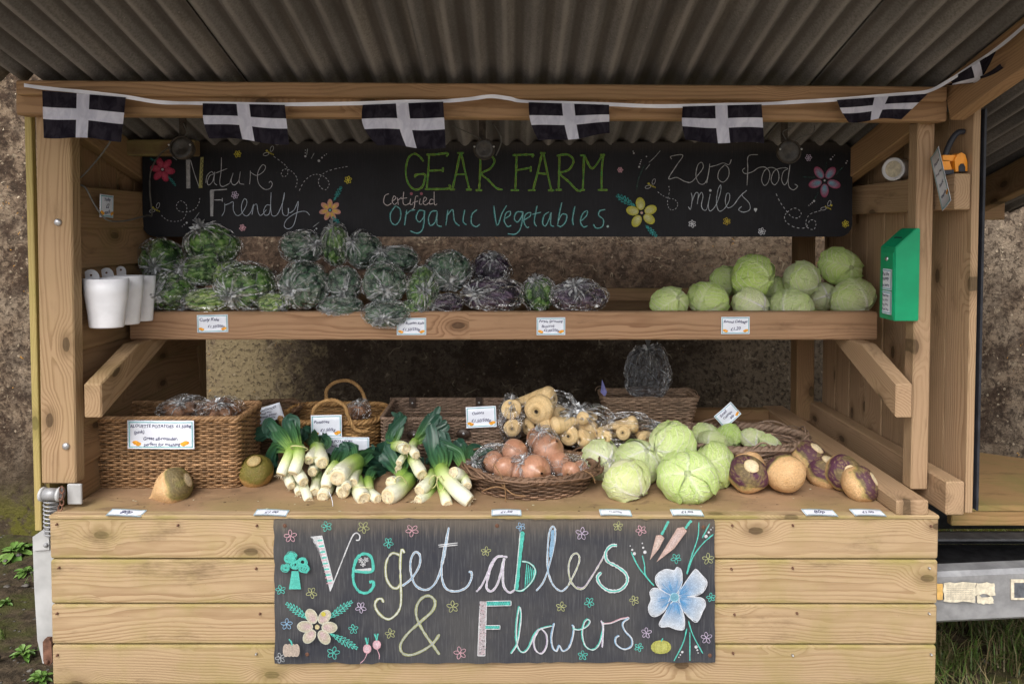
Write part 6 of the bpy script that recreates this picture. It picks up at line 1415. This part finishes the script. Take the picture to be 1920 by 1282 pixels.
leek_parts(b, Q((569, 903, 2.15), (558, 885, 2.2), (552, 868, 2.27)), .0175, [(Q((560, 830, 2.36), (572, 812, 2.4)), .028, .4)], .7)
leek_parts(b, Q((546, 910, 2.16), (540, 892, 2.21), (545, 872, 2.28)), .0150, [], .8)
leek_parts(b, Q((579, 938, 2.115), (572, 918, 2.16), (566, 895, 2.24)), .0145, [], .8)
leek_parts(b, Q((560, 924, 2.15), (556, 908, 2.2), (556, 890, 2.26)), .0115, [], .6)
band(b, 561, 840, 2.22, 15, 8, rad(-12))
b = bunch('small leek bunch with cut ends facing forward beside the Carolus card', 590, 880, 2.25)
leek_parts(b, Q((579, 862, 2.21), (588, 848, 2.27), (600, 838, 2.34)), .0170, [(Q((585, 822, 2.4), (570, 812, 2.44)), .03, .4)], .5)
leek_parts(b, Q((604, 867, 2.20), (600, 852, 2.26), (592, 840, 2.33)), .0225, [(Q((610, 830, 2.38), (600, 820, 2.42)), .03, .4)], .5)
leek_parts(b, Q((586, 884, 2.21), (592, 874, 2.27), (600, 862, 2.34)), .0175, [(Q((612, 865, 2.4), (622, 880, 2.42)), .03, .4)], .4)
leek_parts(b, Q((590, 922, 2.15), (592, 908, 2.21), (596, 890, 2.28)), .0165, [], .6)
band(b, 592, 862, 2.215, 16, 8, rad(5))
b = bunch('thick leek bunch with one very wide white root end and leaves trailing to the side', 640, 895, 2.2)
leek_parts(b, Q((633, 894, 2.125), (648, 878, 2.2), (668, 866, 2.28)), .0290, [(Q((690, 858, 2.34), (718, 868, 2.38)), .040, .3), (Q((680, 872, 2.33), (712, 880, 2.36)), .036, .35), (Q((660, 850, 2.32), (648, 842, 2.34)), .034, .4)], .4)
leek_parts(b, Q((611, 912, 2.14), (616, 892, 2.17), (628, 872, 2.24)), .0180, [(Q((640, 855, 2.3), (650, 838, 2.32)), .032, .35)], .6)
leek_parts(b, Q((605, 930, 2.12), (615, 915, 2.18), (625, 900, 2.26)), .0200, [], .8)
leek_parts(b, Q((643, 922, 2.13), (646, 910, 2.19), (655, 890, 2.28)), .0225, [], .8)
leek_parts(b, Q((661, 905, 2.15), (664, 892, 2.21), (670, 880, 2.28)), .0175, [(Q((690, 850, 2.36), (708, 846, 2.4)), .022, .3)], .6)
leek_parts(b, Q((649, 912, 2.115), (652, 900, 2.18), (660, 886, 2.25)), .0155, [], .7)
band(b, 636, 884, 2.165, 22, 13, rad(14))
tube('root_hair', Q((617, 922, 2.10), (622, 935, 2.08), (624, 948, 2.07), (622, 957, 2.065)), .0009, M['card'], b, 5)
b = bunch('low leek bunch lying flat, two white ends in the middle of the row', 690, 930, 2.15)
leek_parts(b, Q((682, 934, 2.10), (672, 918, 2.16), (668, 900, 2.24)), .0235, [(Q((664, 885, 2.3), (662, 872, 2.34)), .026, .4)], .45)
leek_parts(b, Q((708, 935, 2.10), (694, 922, 2.16), (690, 900, 2.24)), .0165, [(Q((700, 886, 2.3), (722, 878, 2.36)), .030, .35)], .45)
band(b, 682, 914, 2.145, 16, 5, rad(-8))
b = bunch('leek bunch with the widest flat white root end curving off sideways', 735, 925, 2.15)
leek_parts(b, Q((728, 930, 2.09), (748, 918, 2.15), (765, 900, 2.24)), .0275, [(Q((776, 888, 2.3), (786, 874, 2.34)), .034, .35)], .35)
leek_parts(b, Q((733, 904, 2.14), (748, 903, 2.2), (755, 885, 2.27)), .0205, [(Q((738, 868, 2.3), (716, 850, 2.33)), .034, .35), (Q((745, 860, 2.31), (722, 842, 2.35)), .03, .35)], .3)
band(b, 752, 908, 2.15, 9, 20, rad(12))
b = bunch('highest leek bunch with upright split leaves leaning on the dark hamper', 770, 850, 2.3)
leek_parts(b, Q((761, 841, 2.25), (748, 836, 2.30), (735, 838, 2.36)), .0195, [(Q((738, 815, 2.38), (742, 792, 2.39)), .030, .35), (Q((752, 800, 2.38), (748, 772, 2.39)), .016, .3), (Q((722, 845, 2.38), (700, 846, 2.42)), .02, .3), (Q((725, 850, 2.38), (718, 862, 2.40)), .03, .35)], .3)
leek_parts(b, Q((780, 853, 2.24), (772, 840, 2.29), (778, 828, 2.35)), .0155, [(Q((800, 806, 2.38), (826, 778, 2.39)), .026, .25), (Q((815, 812, 2.38), (842, 796, 2.39)), .022, .3), (Q((795, 795, 2.385), (806, 780, 2.39)), .016, .3)], .5)
leek_parts(b, Q((748, 868, 2.24), (756, 856, 2.29), (764, 848, 2.35)), .0120, [], .5)
leek_parts(b, Q((746, 879, 2.25), (752, 870, 2.30), (760, 858, 2.36)), .0110, [], .5)
leek_parts(b, Q((791, 889, 2.20), (781, 872, 2.25), (772, 856, 2.32)), .0205, [], .5, (.3, .45, .09))
band(b, 754, 838, 2.25, 10, 14, rad(-30))
b = bunch('two slim leeks tied low with a yellow band, pointing left', 795, 920, 2.15)
leek_parts(b, Q((787, 919, 2.13), (802, 906, 2.18), (812, 888, 2.26)), .0200, [(Q((815, 872, 2.32), (806, 858, 2.36)), .03, .4)], .5)
leek_parts(b, Q((784, 938, 2.10), (800, 930, 2.15), (812, 912, 2.22)), .0160, [], .4)
band(b, 812, 903, 2.15, 7, 17, rad(-14))
b = bunch('rightmost leek bunch with one long white shaft and a broad dark leaf', 850, 910, 2.15)
leek_parts(b, Q((880, 939, 2.08), (858, 920, 2.10), (838, 898, 2.15), (827, 880, 2.22)), .0230, [(Q((820, 850, 2.28), (806, 815, 2.33)), .044, .22), (Q((835, 845, 2.29), (826, 812, 2.34)), .036, .25)], .55)
leek_parts(b, Q((839, 946, 2.08), (834, 930, 2.13), (828, 908, 2.2)), .0170, [], .4)
leek_parts(b, Q((850, 886, 2.14), (866, 892, 2.18), (874, 886, 2.24)), .0205, [(Q((858, 850, 2.28), (836, 832, 2.3), (822, 828, 2.31)), .020, .3), (Q((868, 850, 2.33), (856, 824, 2.36)), .03, .3), (Q((884, 855, 2.33), (890, 838, 2.36)), .028, .3), (Q((890, 862, 2.3), (905, 850, 2.34)), .026, .3)], .35)
leek_parts(b, Q((876, 911, 2.12), (872, 898, 2.17), (868, 884, 2.24)), .0155, [], .3)
band(b, 826, 906, 2.12, 6, 18, rad(4))
# ================================================================== plastic bags
def bag_film(seed, knot=(0, -1, 0), tail=.35, amp=.05, n=84, m=44, sharp=1., film='film'):
    """unit bag film, knot towards 'knot', gathers radiate from it"""
    k = Vector(knot).normalized(); q = Vector((0, 0, 1)).rotation_difference(k); R3 = np.array(q.to_matrix())
    A_, T = np.meshgrid(np.linspace(0, 2 * np.pi, n, endpoint=False), np.linspace(.0, 1, m) ** 1.25 * np.pi * .997 + .004, indexing='ij'); R = np.random.RandomState(seed)
    p1, p2, p3 = R.uniform(0, 6, 3)
    rid = 1 - np.abs(np.sin(A_ * 5 + p1 + 1.3 * np.sin(A_ * 2 + p2) + T * .8)); rid2 = 1 - np.abs(np.sin(A_ * 11 + p3 + 2 * np.sin(A_ * 3 + p1) - T * 1.1))
    f = np.exp(-T / 1.0)
    d = np.stack([np.sin(T) * np.cos(A_), np.sin(T) * np.sin(A_), np.cos(T)], -1)
    lump = np.array([[nz3(v, 1.5, seed) for v in row] for row in d]); lump2 = np.array([[abs(nz3(v, 3.6, seed + 30)) for v in row] for row in d])
    r = 1 + 1.6 * amp * (rid * 1.4 + rid2 * .9) * f + .13 * lump - .055 * lump2 * sharp
    neck = np.clip(1 - T / .30, 0, 1); r = r * (1 - .10 * np.sin(np.clip(T / .5, 0, 1) * np.pi)) + 0
    p = d * r[..., None]
    # the gathered tail: a narrow neck that opens in a ruffle
    s = neck; rad_ = .05 + .17 * s ** 2 * tail * (1 + .5 * np.sin(A_ * 5 + p1)); h = 1 - .05 + s * tail
    tailp = np.stack([rad_ * np.cos(A_), rad_ * np.sin(A_), h + .06 * np.sin(A_ * 4 + p2) * s], -1)
    w = np.clip(s * 6, 0, 1)[..., None]; p = p * (1 - w) + tailp * w
    p = p @ R3.T
    radial = np.stack([np.cos(A_), np.sin(A_), T], -1)
    V = [p.reshape(-1, 3)]; Fc = [grid_faces(n, m, True)]; RA = [radial.reshape(-1, 3)]; N = n * m
    def surf_pt(az, th):
        i = int(az / (2 * np.pi) * n) % n; j = int(np.clip(((th - .004) / (np.pi * .997)), 0, 1) ** .8 * (m - 1)); return p[i, j]
    def strip(pts, ws, al):
        nonlocal N
        pts = np.array(pts); pts[1:-1] = (pts[:-2] + 2 * pts[1:-1] + pts[2:]) / 4; pts[1:-1] = (pts[:-2] + 2 * pts[1:-1] + pts[2:]) / 4; t = np.gradient(pts, axis=0); sd = np.cross(t, pts); sd /= np.linalg.norm(sd, axis=1)[:, None] + 1e-9; L = len(pts)
        off = pts / (np.linalg.norm(pts, axis=1)[:, None] + 1e-9) * .02
        w = np.array(ws)[:, None]; vv = np.concatenate([pts + off - sd * w, pts + off * (1 + 1.2 * R.rand()), pts + off + sd * w]); V.append(vv)
        Fc.append(np.array([[k + N, k + 1 + N, L + k + 1 + N, L + k + N] for k in range(L - 1)] + [[L + k + N, L + k + 1 + N, 2 * L + k + 1 + N, 2 * L + k + N] for k in range(L - 1)])); N += 3 * L
        RA.append(np.tile((0, 0, 10 + al), (3 * L, 1)))
    for q in range(20):                                            # white strips painting the highlights of creases running out from the knot
        az = R.uniform(0, 2 * np.pi); t0 = R.uniform(.22, .4); t1 = t0 + R.uniform(.2, .85) * (1.3 if q % 4 == 0 else .8); ts = np.linspace(t0, t1, 7); w0 = R.uniform(.010, .055)
        strip([surf_pt(az + .10 * math.sin(t * 4 + q), t) for t in ts], w0 * np.sin(np.linspace(.5, 3.1, 7)), R.uniform(.12, .65) ** 1.1)
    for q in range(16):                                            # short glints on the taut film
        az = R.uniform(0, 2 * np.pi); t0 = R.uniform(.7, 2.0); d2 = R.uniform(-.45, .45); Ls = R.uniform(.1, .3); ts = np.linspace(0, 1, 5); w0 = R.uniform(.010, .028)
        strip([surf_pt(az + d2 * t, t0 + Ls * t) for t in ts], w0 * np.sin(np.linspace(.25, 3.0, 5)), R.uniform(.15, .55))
    if tail > 0:                                                   # the crumpled white bow of the knot
        e1 = R3 @ np.array([1., 0, 0]); e2 = R3 @ np.array([0, 1., 0]); kk = np.array(k); a0 = R.uniform(0, 3)
        for q in range(16):
            a = a0 + (q % 2) * np.pi + R.randn() * .5; L = R.uniform(.14, .34) * (1 + tail * .5); up = R.uniform(.0, .25); w0 = R.uniform(.03, .075)
            d1 = math.cos(a) * e1 + math.sin(a) * e2; s1 = -math.sin(a) * e1 + math.cos(a) * e2; b0 = kk * .95
            vv = [b0, b0 + kk * .05 + d1 * L * .5 + s1 * w0, b0 + kk * (.06 + up * .5) + d1 * L * .5 - s1 * w0 * .4, b0 + kk * up * .5 + d1 * L + s1 * w0 * R.uniform(.2, 1), b0 + kk * up + d1 * L * 1.05 - s1 * w0]
            V.append(np.array(vv)); Fc.append(np.array([[0, 1, 2, 2], [1, 3, 4, 2]]) + N); N += 5; RA.append(np.tile((0, 0, 10 + R.uniform(.45, .9)), (5, 1)))
    V = np.concatenate(V); Fc = np.concatenate(Fc); RA = np.concatenate(RA)
    fl = [tuple(int(x) for x in (f if f[2] != f[3] else f[:3])) for f in Fc]
    return mesh('bag_film', V, fl, M[film], True, {'radial': RA})
def leafy(seed, cols, nl=150, curl=1., ribs=True):
    R = np.random.RandomState(seed); A = Acc()
    n, m = 20, 14; P_, T = np.meshgrid(np.linspace(0, 2 * np.pi, n, endpoint=False), np.linspace(.01, np.pi - .01, m), indexing='ij'); d = sph(T, P_)
    A.add(d.reshape(-1, 3) * .84, grid_faces(n, m, True), np.array(cols[1]) * .5)
    for k in range(nl):
        dr = R.randn(3); dr /= np.linalg.norm(dr); t = np.cross(dr, R.randn(3)); t /= np.linalg.norm(t); b = np.cross(dr, t); L = R.uniform(.25, .5); W = R.uniform(.12, .26); a, w2 = 7, 5
        base = dr * R.uniform(.84, .98); c = lerp(cols[0], cols[1], R.rand() ** .8); V2 = []; C2 = []; ph = R.uniform(0, 6)
        for i in range(a):
            for j in range(w2):
                u, q = i / (a - 1) - .5, j / (w2 - 1) * 2 - 1
                p = base + t * u * L + b * q * W * math.cos(u * 2.4) + dr * (.05 * curl * math.sin(i * 2.6 + j * 1.9 + ph) * abs(q) - .35 * u * u - .05 * q * q)
                l = np.linalg.norm(p); p = p * min(1, 1.02 / l); V2.append(p); C2.append(lerp(c, cols[2], .8 if (j == 2 and ribs) else 0) * (1 + .25 * math.sin(i * 2.6 + j * 1.9 + ph)))
        A.add(V2, grid_faces(a, w2), np.clip(C2, 0, 1))
    return mesh('leaves', np.concatenate(A.v), np.concatenate(A.f), M['leaf'], True, {'Col': np.concatenate(A.c)})
CUR = [leafy(s, ((.12, .26, .04), (.04, .11, .025), (.30, .44, .15)), 170) for s in (1, 2)]
CUY = [leafy(5, ((.30, .45, .08), (.11, .24, .05), (.62, .70, .32)), 150, .8)]
RUS = [leafy(s, ((.12, .22, .12), (.045, .10, .065), (.30, .32, .28)), 150, .9) for s in (3, 4)]
PUR = [leafy(s, ((.085, .045, .085), (.035, .022, .045), (.18, .13, .19)), 140, .8) for s in (6, 7)]
FILM = {}
def film_for(knot, seed, **k):
    key = (tuple(round(q, 1) for q in knot), seed, tuple(k.items()))
    if key not in FILM: FILM[key] = bag_film(seed, knot, **k)
    return FILM[key]
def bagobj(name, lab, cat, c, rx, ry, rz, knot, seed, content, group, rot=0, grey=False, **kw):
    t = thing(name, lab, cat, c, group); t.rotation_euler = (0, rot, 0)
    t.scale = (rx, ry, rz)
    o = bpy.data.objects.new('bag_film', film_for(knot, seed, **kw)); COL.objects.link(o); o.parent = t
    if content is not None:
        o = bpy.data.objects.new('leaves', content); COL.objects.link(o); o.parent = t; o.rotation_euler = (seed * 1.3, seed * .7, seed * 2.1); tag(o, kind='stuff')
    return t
KG, RG, PG = 'bags of curly kale on the shelf', 'bags of red russian kale on the shelf', 'bags of purple sprouting broccoli on the shelf'
def kb(x, y, rx, ry, Y, kx, ky, seed, cont, lab, grp, name='bag_of_kale', cat='bagged kale', ry_=None, rot=0, tail=.35, amp=.05):
    s = Y / F; c = P(x, y, Y); dx, dz = (kx - x) / rx, -(ky - y) / ry; dy = -math.sqrt(max(.1, 1 - min(.9, dx * dx + dz * dz)))
    return bagobj(name, lab, cat, c, rx * s, (ry_ or (rx + ry) / 2) * s, ry * s, (dx, dy, dz), seed, cont, grp, rot, tail=tail, amp=amp)
for a in [
 (303, 487, 42, 42, 2.50, 308, 497, 1, CUR[0], 'round bag of curly kale at the far left, upper layer'),
 (400, 462, 52, 44, 2.52, 386, 424, 2, CUR[1], 'topmost bag of curly kale under the word Friendly'),
 (318, 547, 48, 38, 2.42, 316, 549, 3, CUR[1], 'bag of curly kale right beside the white pots'),
 (380, 507, 42, 30, 2.46, 352, 500, 4, CUR[0], 'bright green bag of curly kale in the middle of the left pile'),
 (432, 517, 36, 30, 2.47, 445, 512, 2, CUY[0], 'bag of curly kale squeezed behind the middle of the left pile'),
 (395, 563, 50, 24, 2.40, 350, 578, 5, CUY[0], 'flat yellow stemmed bag of kale above the Curly Kale card'),
 (463, 537, 60, 46, 2.43, 449, 550, 6, CUR[0], 'big bag of curly kale with a white knot facing out'),
 (515, 568, 34, 20, 2.40, 535, 575, 5, CUY[0], 'small low bag with yellow stalks next to the big knotted bag')]:
    kb(*a, KG)
for a in [
 (568, 463, 43, 33, 2.50, 598, 458, 7, RUS[0], 'grey green bag at the top of the middle pile, left one'),
 (630, 460, 27, 42, 2.50, 628, 424, 8, CUR[1], 'narrow upright bag with knot pointing up over the sign edge'),
 (683, 470, 36, 37, 2.51, 666, 452, 9, RUS[1], 'bag on top of the middle pile with light knot at its left'),
 (742, 488, 48, 28, 2.51, 722, 470, 10, RUS[0], 'low grey bag lying behind the middle pile'),
 (571, 535, 48, 48, 2.41, 557, 540, 1, RUS[1], 'large grey green bag with creases meeting in a white knot'),
 (645, 532, 34, 34, 2.43, 650, 545, 3, RUS[0], 'round kale bag between the two largest knotted bags'),
 (640, 574, 44, 21, 2.39, 620, 580, 7, RUS[1], 'flattened bag at the shelf edge under the middle pile'),
 (722, 531, 44, 42, 2.40, 728, 541, 11, RUS[0], 'round bag like a rosette with its knot in the middle'),
 (725, 588, 46, 27, 2.355, 723, 593, 12, RUS[1], 'bag sagging over the shelf edge above the Red Russian Kale card'),
 (793, 543, 32, 46, 2.41, 801, 543, 9, CUR[0], 'tall narrow kale bag with central knot right of the rosette bag'),
 (841, 508, 46, 41, 2.46, 847, 528, 2, RUS[1], 'big bag at the right end of the kale pile'),
 (776, 577, 30, 16, 2.39, 790, 580, 5, CUR[1], 'small bag end at the shelf edge below the tall narrow bag')]:
    kb(*a, RG, tail=(.9 if a[5] == 723 else .35))
for a in [
 (920, 506, 38, 34, 2.55, 925, 480, 3, PUR[0], 'dark purple bag standing highest behind the others'),
 (925, 552, 62, 34, 2.43, 890, 545, 6, PUR[1], 'long dark purple bag lying at the shelf front'),
 (836, 569, 34, 20, 2.41, 815, 572, 8, PUR[1], 'small crumpled bag between kale and purple broccoli'),
 (1084, 556, 57, 32, 2.43, 1075, 532, 9, PUR[0], 'purple bag at the right end standing alone near the empty shelf')]:
    kb(*a, PG, 'bag_of_broccoli', 'bagged broccoli')
kb(1010, 551, 32, 36, 2.45, 1003, 522, 4, CUR[1], 'green leafy bag between the two purple bags', PG, 'bag_of_broccoli', 'bagged broccoli')
# empty clear bag standing in the rear basket
s = 2.80 / F
t = thing('plastic_bag', 'empty crumpled clear plastic bag standing in the rear brown basket', 'plastic bag', P(1214, 702, 2.88)); t.scale = (44 * s, 26 * s, 52 * s)
me = bag_film(14, (0, -.1, 1), tail=.45, amp=.16, sharp=2.2); me.materials.clear(); me.materials.append(M['film_grey']); o = bpy.data.objects.new('bag_film', me); COL.objects.link(o); o.parent = t
flat_card = card('small purple card corner poking up at the left edge of the rear basket', [(1127, 711), (1131, 712), (1137, 735), (1124, 740)], [2.72] * 4, [('x', 0, .01)], frame=False, fruit=0) if False else prism('price_card', [P(1129, 711, 2.81), P(1138, 735, 2.80), P(1134, 744, 2.80), P(1126, 735, 2.81)], .0012, (0, 1, 0), m_simple('violet_card', (.22, .22, .50), .5), None)
tag(flat_card, 'small violet card seen edge-on at the left corner of the rear basket', 'price card')
# ---- onions
def onion_mesh(seed):
    n, m = 36, 28; v = np.zeros((n, m, 3)); c = np.zeros((n, m, 3))
    for j in range(m):
        s = j / (m - 1); t = s * math.pi; r = math.sin(t) ** .9; z = -math.cos(t) * .86
        if s > .86: r = max(r, .13 - .05 * (s - .86) / .14); z += (s - .86) * 1.6
        for i in range(n):
            a = 2 * math.pi * i / n; st = nz3((math.cos(a) * 3, math.sin(a) * 3, z * .25), 2.2, seed); rr = r * (1 + .03 * nz3((math.cos(a), math.sin(a), z), 1.2, seed)); v[i, j] = (rr * math.cos(a), rr * math.sin(a), z)
            c[i, j] = lerp(lerp((.38, .165, .095), (.60, .33, .215), .5 + .6 * st), (.30, .14, .06), .6 * (s > .88))
    return mesh('onion', v.reshape(-1, 3), grid_faces(n, m, True), M['onion'], True, {'Col': c.reshape(-1, 3).clip(0, 1)})
ON = [onion_mesh(s) for s in (1, 2)]
def filled_bag(name, lab, cat, c, dims, knot, seed, items, meshes, pname, group=None, tail=.35, tints=None, amp=.05, film='film_clear'):
    """items: (px, py, Y, r px, axis, [stretch])"""
    t = thing(name, lab, cat, c, group)
    o = bpy.data.objects.new('bag_film', film_for(knot, seed, tail=tail, amp=amp, film=film)); COL.objects.link(o); o.scale = dims; o.parent = t
    for k, it in enumerate(items):
        x, y, Y, r, ax = it[:5]; rr = r * Y / F; w = P(x, y, Y); o = bpy.data.objects.new(pname, meshes[k % len(meshes)]); COL.objects.link(o); o.parent = t; o.location = w - Vector(c)
        o.rotation_mode = 'QUATERNION'; o.rotation_quaternion = Vector(ax).to_track_quat('Z', 'Y'); st = it[5] if len(it) > 5 else 1; o.scale = (rr, rr, rr * st)
    return t
s = 2.2 / F; OG = 'bags of onions in the twig basket'
filled_bag('bag_of_onions', 'bag of onions lying at the left of the twig basket', 'bagged onions', P(938, 865, 2.24), (52 * s, 45 * s, 34 * s), (-1, -.3, .1), 3, [(966, 848, 2.26, 26, (.6, -.3, .5)), (926, 866, 2.24, 21, (-.8, -.4, .2)), (947, 878, 2.18, 23, (.3, -.7, -.3))], ON, 'onion', OG)
filled_bag('bag_of_onions', 'upright bag of onions standing against the parsnip basket', 'bagged onions', P(1020, 843, 2.31), (34 * s, 40 * s, 46 * s), (-.3, -.3, 1), 5, [(1028, 843, 2.29, 30, (.4, -.5, .6)), (1008, 822, 2.34, 22, (-.5, -.5, .5)), (1012, 866, 2.32, 24, (.3, -.7, 0))], ON, 'onion', OG)
filled_bag('bag_of_onions', 'front bag of onions with white knot on top in the middle of the twig basket', 'bagged onions', P(988, 885, 2.19), (50 * s, 40 * s, 33 * s), (-.1, -.5, .9), 7, [(1003, 884, 2.16, 31, (.3, -.8, .2)), (962, 886, 2.19, 25, (-.4, -.7, .4))], ON, 'onion', OG, .3)
filled_bag('bag_of_onions', 'bag of small onions at the right side of the twig basket', 'bagged onions', P(1066, 877, 2.24), (42 * s, 40 * s, 24 * s), (.2, -1, .1), 9, [(1050, 870, 2.25, 23, (.5, -.5, .4)), (1070, 884, 2.19, 19, (-.3, -.8, .1)), (1088, 879, 2.24, 17, (.8, -.5, 0))], ON, 'onion', OG)
# ---- parsnips
def parsnip_mesh(seed, dark):
    n, m = 22, 46; v = np.zeros((n, m, 3)); c = np.zeros((n, m, 3))
    for j in range(m):
        s = (j / (m - 1)) ** 1.4
        if s < .2: th = s / .2 * math.pi / 2; r = max(.05, math.sin(th)); z = -(1 - math.cos(th)) * .8 - .16 * max(0, 1 - s / .05)
        else: u = (s - .2) / .8; r = .88 * (1 - u) ** 1.25 + .12 * (1 - u) + .005; z = -.8 - u * 4.4
        for i in range(n):
            a = 2 * math.pi * i / n; nn = nz3((math.cos(a), math.sin(a), z), .9, seed); ring = nz3((0, seed, z), 6.5, 3); rr = r * (1 + .13 * nn + .010 * ring)
            v[i, j] = (rr * math.cos(a) + .18 * math.sin(z * .5 + seed), rr * math.sin(a), z)
            cl = lerp((.76, .50, .20), (.88, .68, .40), .5 + .5 * nn); cl = lerp(cl, (.50, .30, .12), .35 * (abs(ring) > .36)); 
            if s < .018: cl = lerp((.20, .12, .06), (.03, .02, .015), dark)
            elif s < .045: cl = lerp(cl, (.34, .23, .09), .6)
            c[i, j] = cl
    return mesh('parsnip', v.reshape(-1, 3), grid_faces(n, m, True), M['root'], True, {'Col': c.reshape(-1, 3).clip(0, 1)})
PS = [parsnip_mesh(1, .2), parsnip_mesh(2, 1.), parsnip_mesh(3, .4)]
s = 2.4 / F; PG2 = 'bags of parsnips on the low basket'
filled_bag('bag_of_parsnips', 'bag with two parsnip tops stacked against the dark hamper', 'bagged parsnips', P(958, 785, 2.45), (25 * s, 60 * s, 45 * s), (.1, -.5, 1), 3, [(957, 768, 2.38, 19, (-.08, -1, .12), .55), (957, 804, 2.37, 17, (-.05, -1, -.05), .5)], PS, 'parsnip', PG2, .2)
filled_bag('bag_of_parsnips', 'largest heap of bagged parsnips with blackened crown', 'bagged parsnips', P(1030, 780, 2.47), (62 * s, 66 * s, 52 * s), (1, -.4, .4), 6, [(1000, 772, 2.37, 29, (-.35, -.9, -.05), .8), (1040, 748, 2.42, 25, (.85, -.45, .15), .8), (1052, 775, 2.45, 22, (.4, -.6, .5), .5), (1010, 802, 2.38, 19, (-.75, -.6, -.1), .8), (1030, 800, 2.36, 18, (-.9, -.3, -.1), 1.), (985, 800, 2.42, 16, (-.6, -.6, .1), .5)], [PS[1], PS[0], PS[2]], 'parsnip', PG2, .25)
filled_bag('bag_of_parsnips', 'bag of parsnips with thin tips in the middle of the low basket', 'bagged parsnips', P(1100, 800, 2.45), (60 * s, 60 * s, 42 * s), (-.2, -.3, 1), 8, [(1089, 785, 2.37, 13, (-.5, -.9, .1), .9), (1062, 818, 2.36, 19, (-.25, -1, .05), .6), (1085, 824, 2.36, 18, (-.7, -.7, .0), .9), (1120, 806, 2.40, 14, (.9, -.3, -.15), 1.1), (1105, 775, 2.46, 16, (.2, -.3, .8), .5), (1118, 812, 2.38, 13, (-.8, -.4, .2), 1.), (1130, 822, 2.38, 14, (-.2, -1, 0), .5)], PS, 'parsnip', PG2, .25)
filled_bag('bag_of_parsnips', 'rightmost bag of parsnips leaning towards the stacked cabbage', 'bagged parsnips', P(1180, 808, 2.42), (58 * s, 55 * s, 34 * s), (1, -.3, .3), 11, [(1132, 822, 2.35, 14, (-.3, -1, -.1), .6), (1165, 811, 2.35, 14, (-.3, -.9, .2), .6), (1198, 795, 2.38, 17, (.95, -.2, .15), .9), (1212, 824, 2.34, 15, (.3, -.95, -.05), .6), (1185, 800, 2.42, 15, (.6, -.6, .2), .9), (1150, 800, 2.42, 12, (-.9, -.3, .1), .9)], PS, 'parsnip', PG2, .25)
# ---- potatoes
def potato_mesh(seed):
    n, m = 22, 16; P_, T = np.meshgrid(np.linspace(0, 2 * np.pi, n, endpoint=False), np.linspace(.01, np.pi - .01, m), indexing='ij'); d = sph(T, P_)
    l = np.array([[nz3(v, 1.3, seed) for v in r] for r in d]); p = d * (1 + .16 * l)[..., None] * np.array([1.25, .9, .8]); c = np.array((.30, .15, .08)) * (1 + .5 * l[..., None])
    return mesh('potato', p.reshape(-1, 3), grid_faces(n, m, True), M['root'], True, {'Col': c.reshape(-1, 3).clip(0, 1)})
PT = [potato_mesh(s) for s in (1, 2, 3)]
s = 2.35 / F; R = np.random.RandomState(8)
def pots_bag(lab, x, y, Y, dims, seed, k, spread):
    items = []
    for i in range(k):
        a = i / k * 6.28; items.append((x + spread[0] * math.cos(a) * R.uniform(.3, .8), y + spread[1] * math.sin(a) * R.uniform(.2, .6), Y + R.uniform(-.03, .03), R.uniform(13, 17), R.randn(3)))
    filled_bag('bag_of_potatoes', lab, 'bagged potatoes', P(x, y, Y), dims, (.2, -.5, .8), seed, items, PT, 'potato', 'bags of potatoes', .25)
pots_bag('bag of potatoes just showing above the hamper rim at its left', 345, 768, 2.36, (45 * s, .09, 26 * s), 3, 7, (34, 18))
pots_bag('bag of potatoes just showing above the hamper rim at its right', 412, 768, 2.38, (44 * s, .09, 25 * s), 5, 7, (34, 18))
pots_bag('bag of brown potatoes inside the honey coloured basket', 672, 772, 2.55, (26 * s, .07, 25 * s), 9, 4, (12, 10))
# crumbs of leaf and soil on the counter
R = np.random.RandomState(12); A = Acc()
for _ in range(130):
    x, y = R.uniform(-1.25, 1.1), 2.02 + abs(R.randn()) * .16
    v, f = lathe([(.01, -1), (1, 0), (.01, 1)], 5); sc_ = R.uniform(.0008, .0028); A.add(v * [sc_ * R.uniform(1, 2.4), sc_, sc_ * .5] + [x, y, ZT + .001], f, lerp((.65, .62, .45), (.12, .07, .04), R.rand() > .35))
tag(put('leaf_crumbs', A.mesh('leaf_crumbs', M['veg'])), 'crumbs of leaf and soil scattered on the counter top', 'crumbs', kind='stuff')
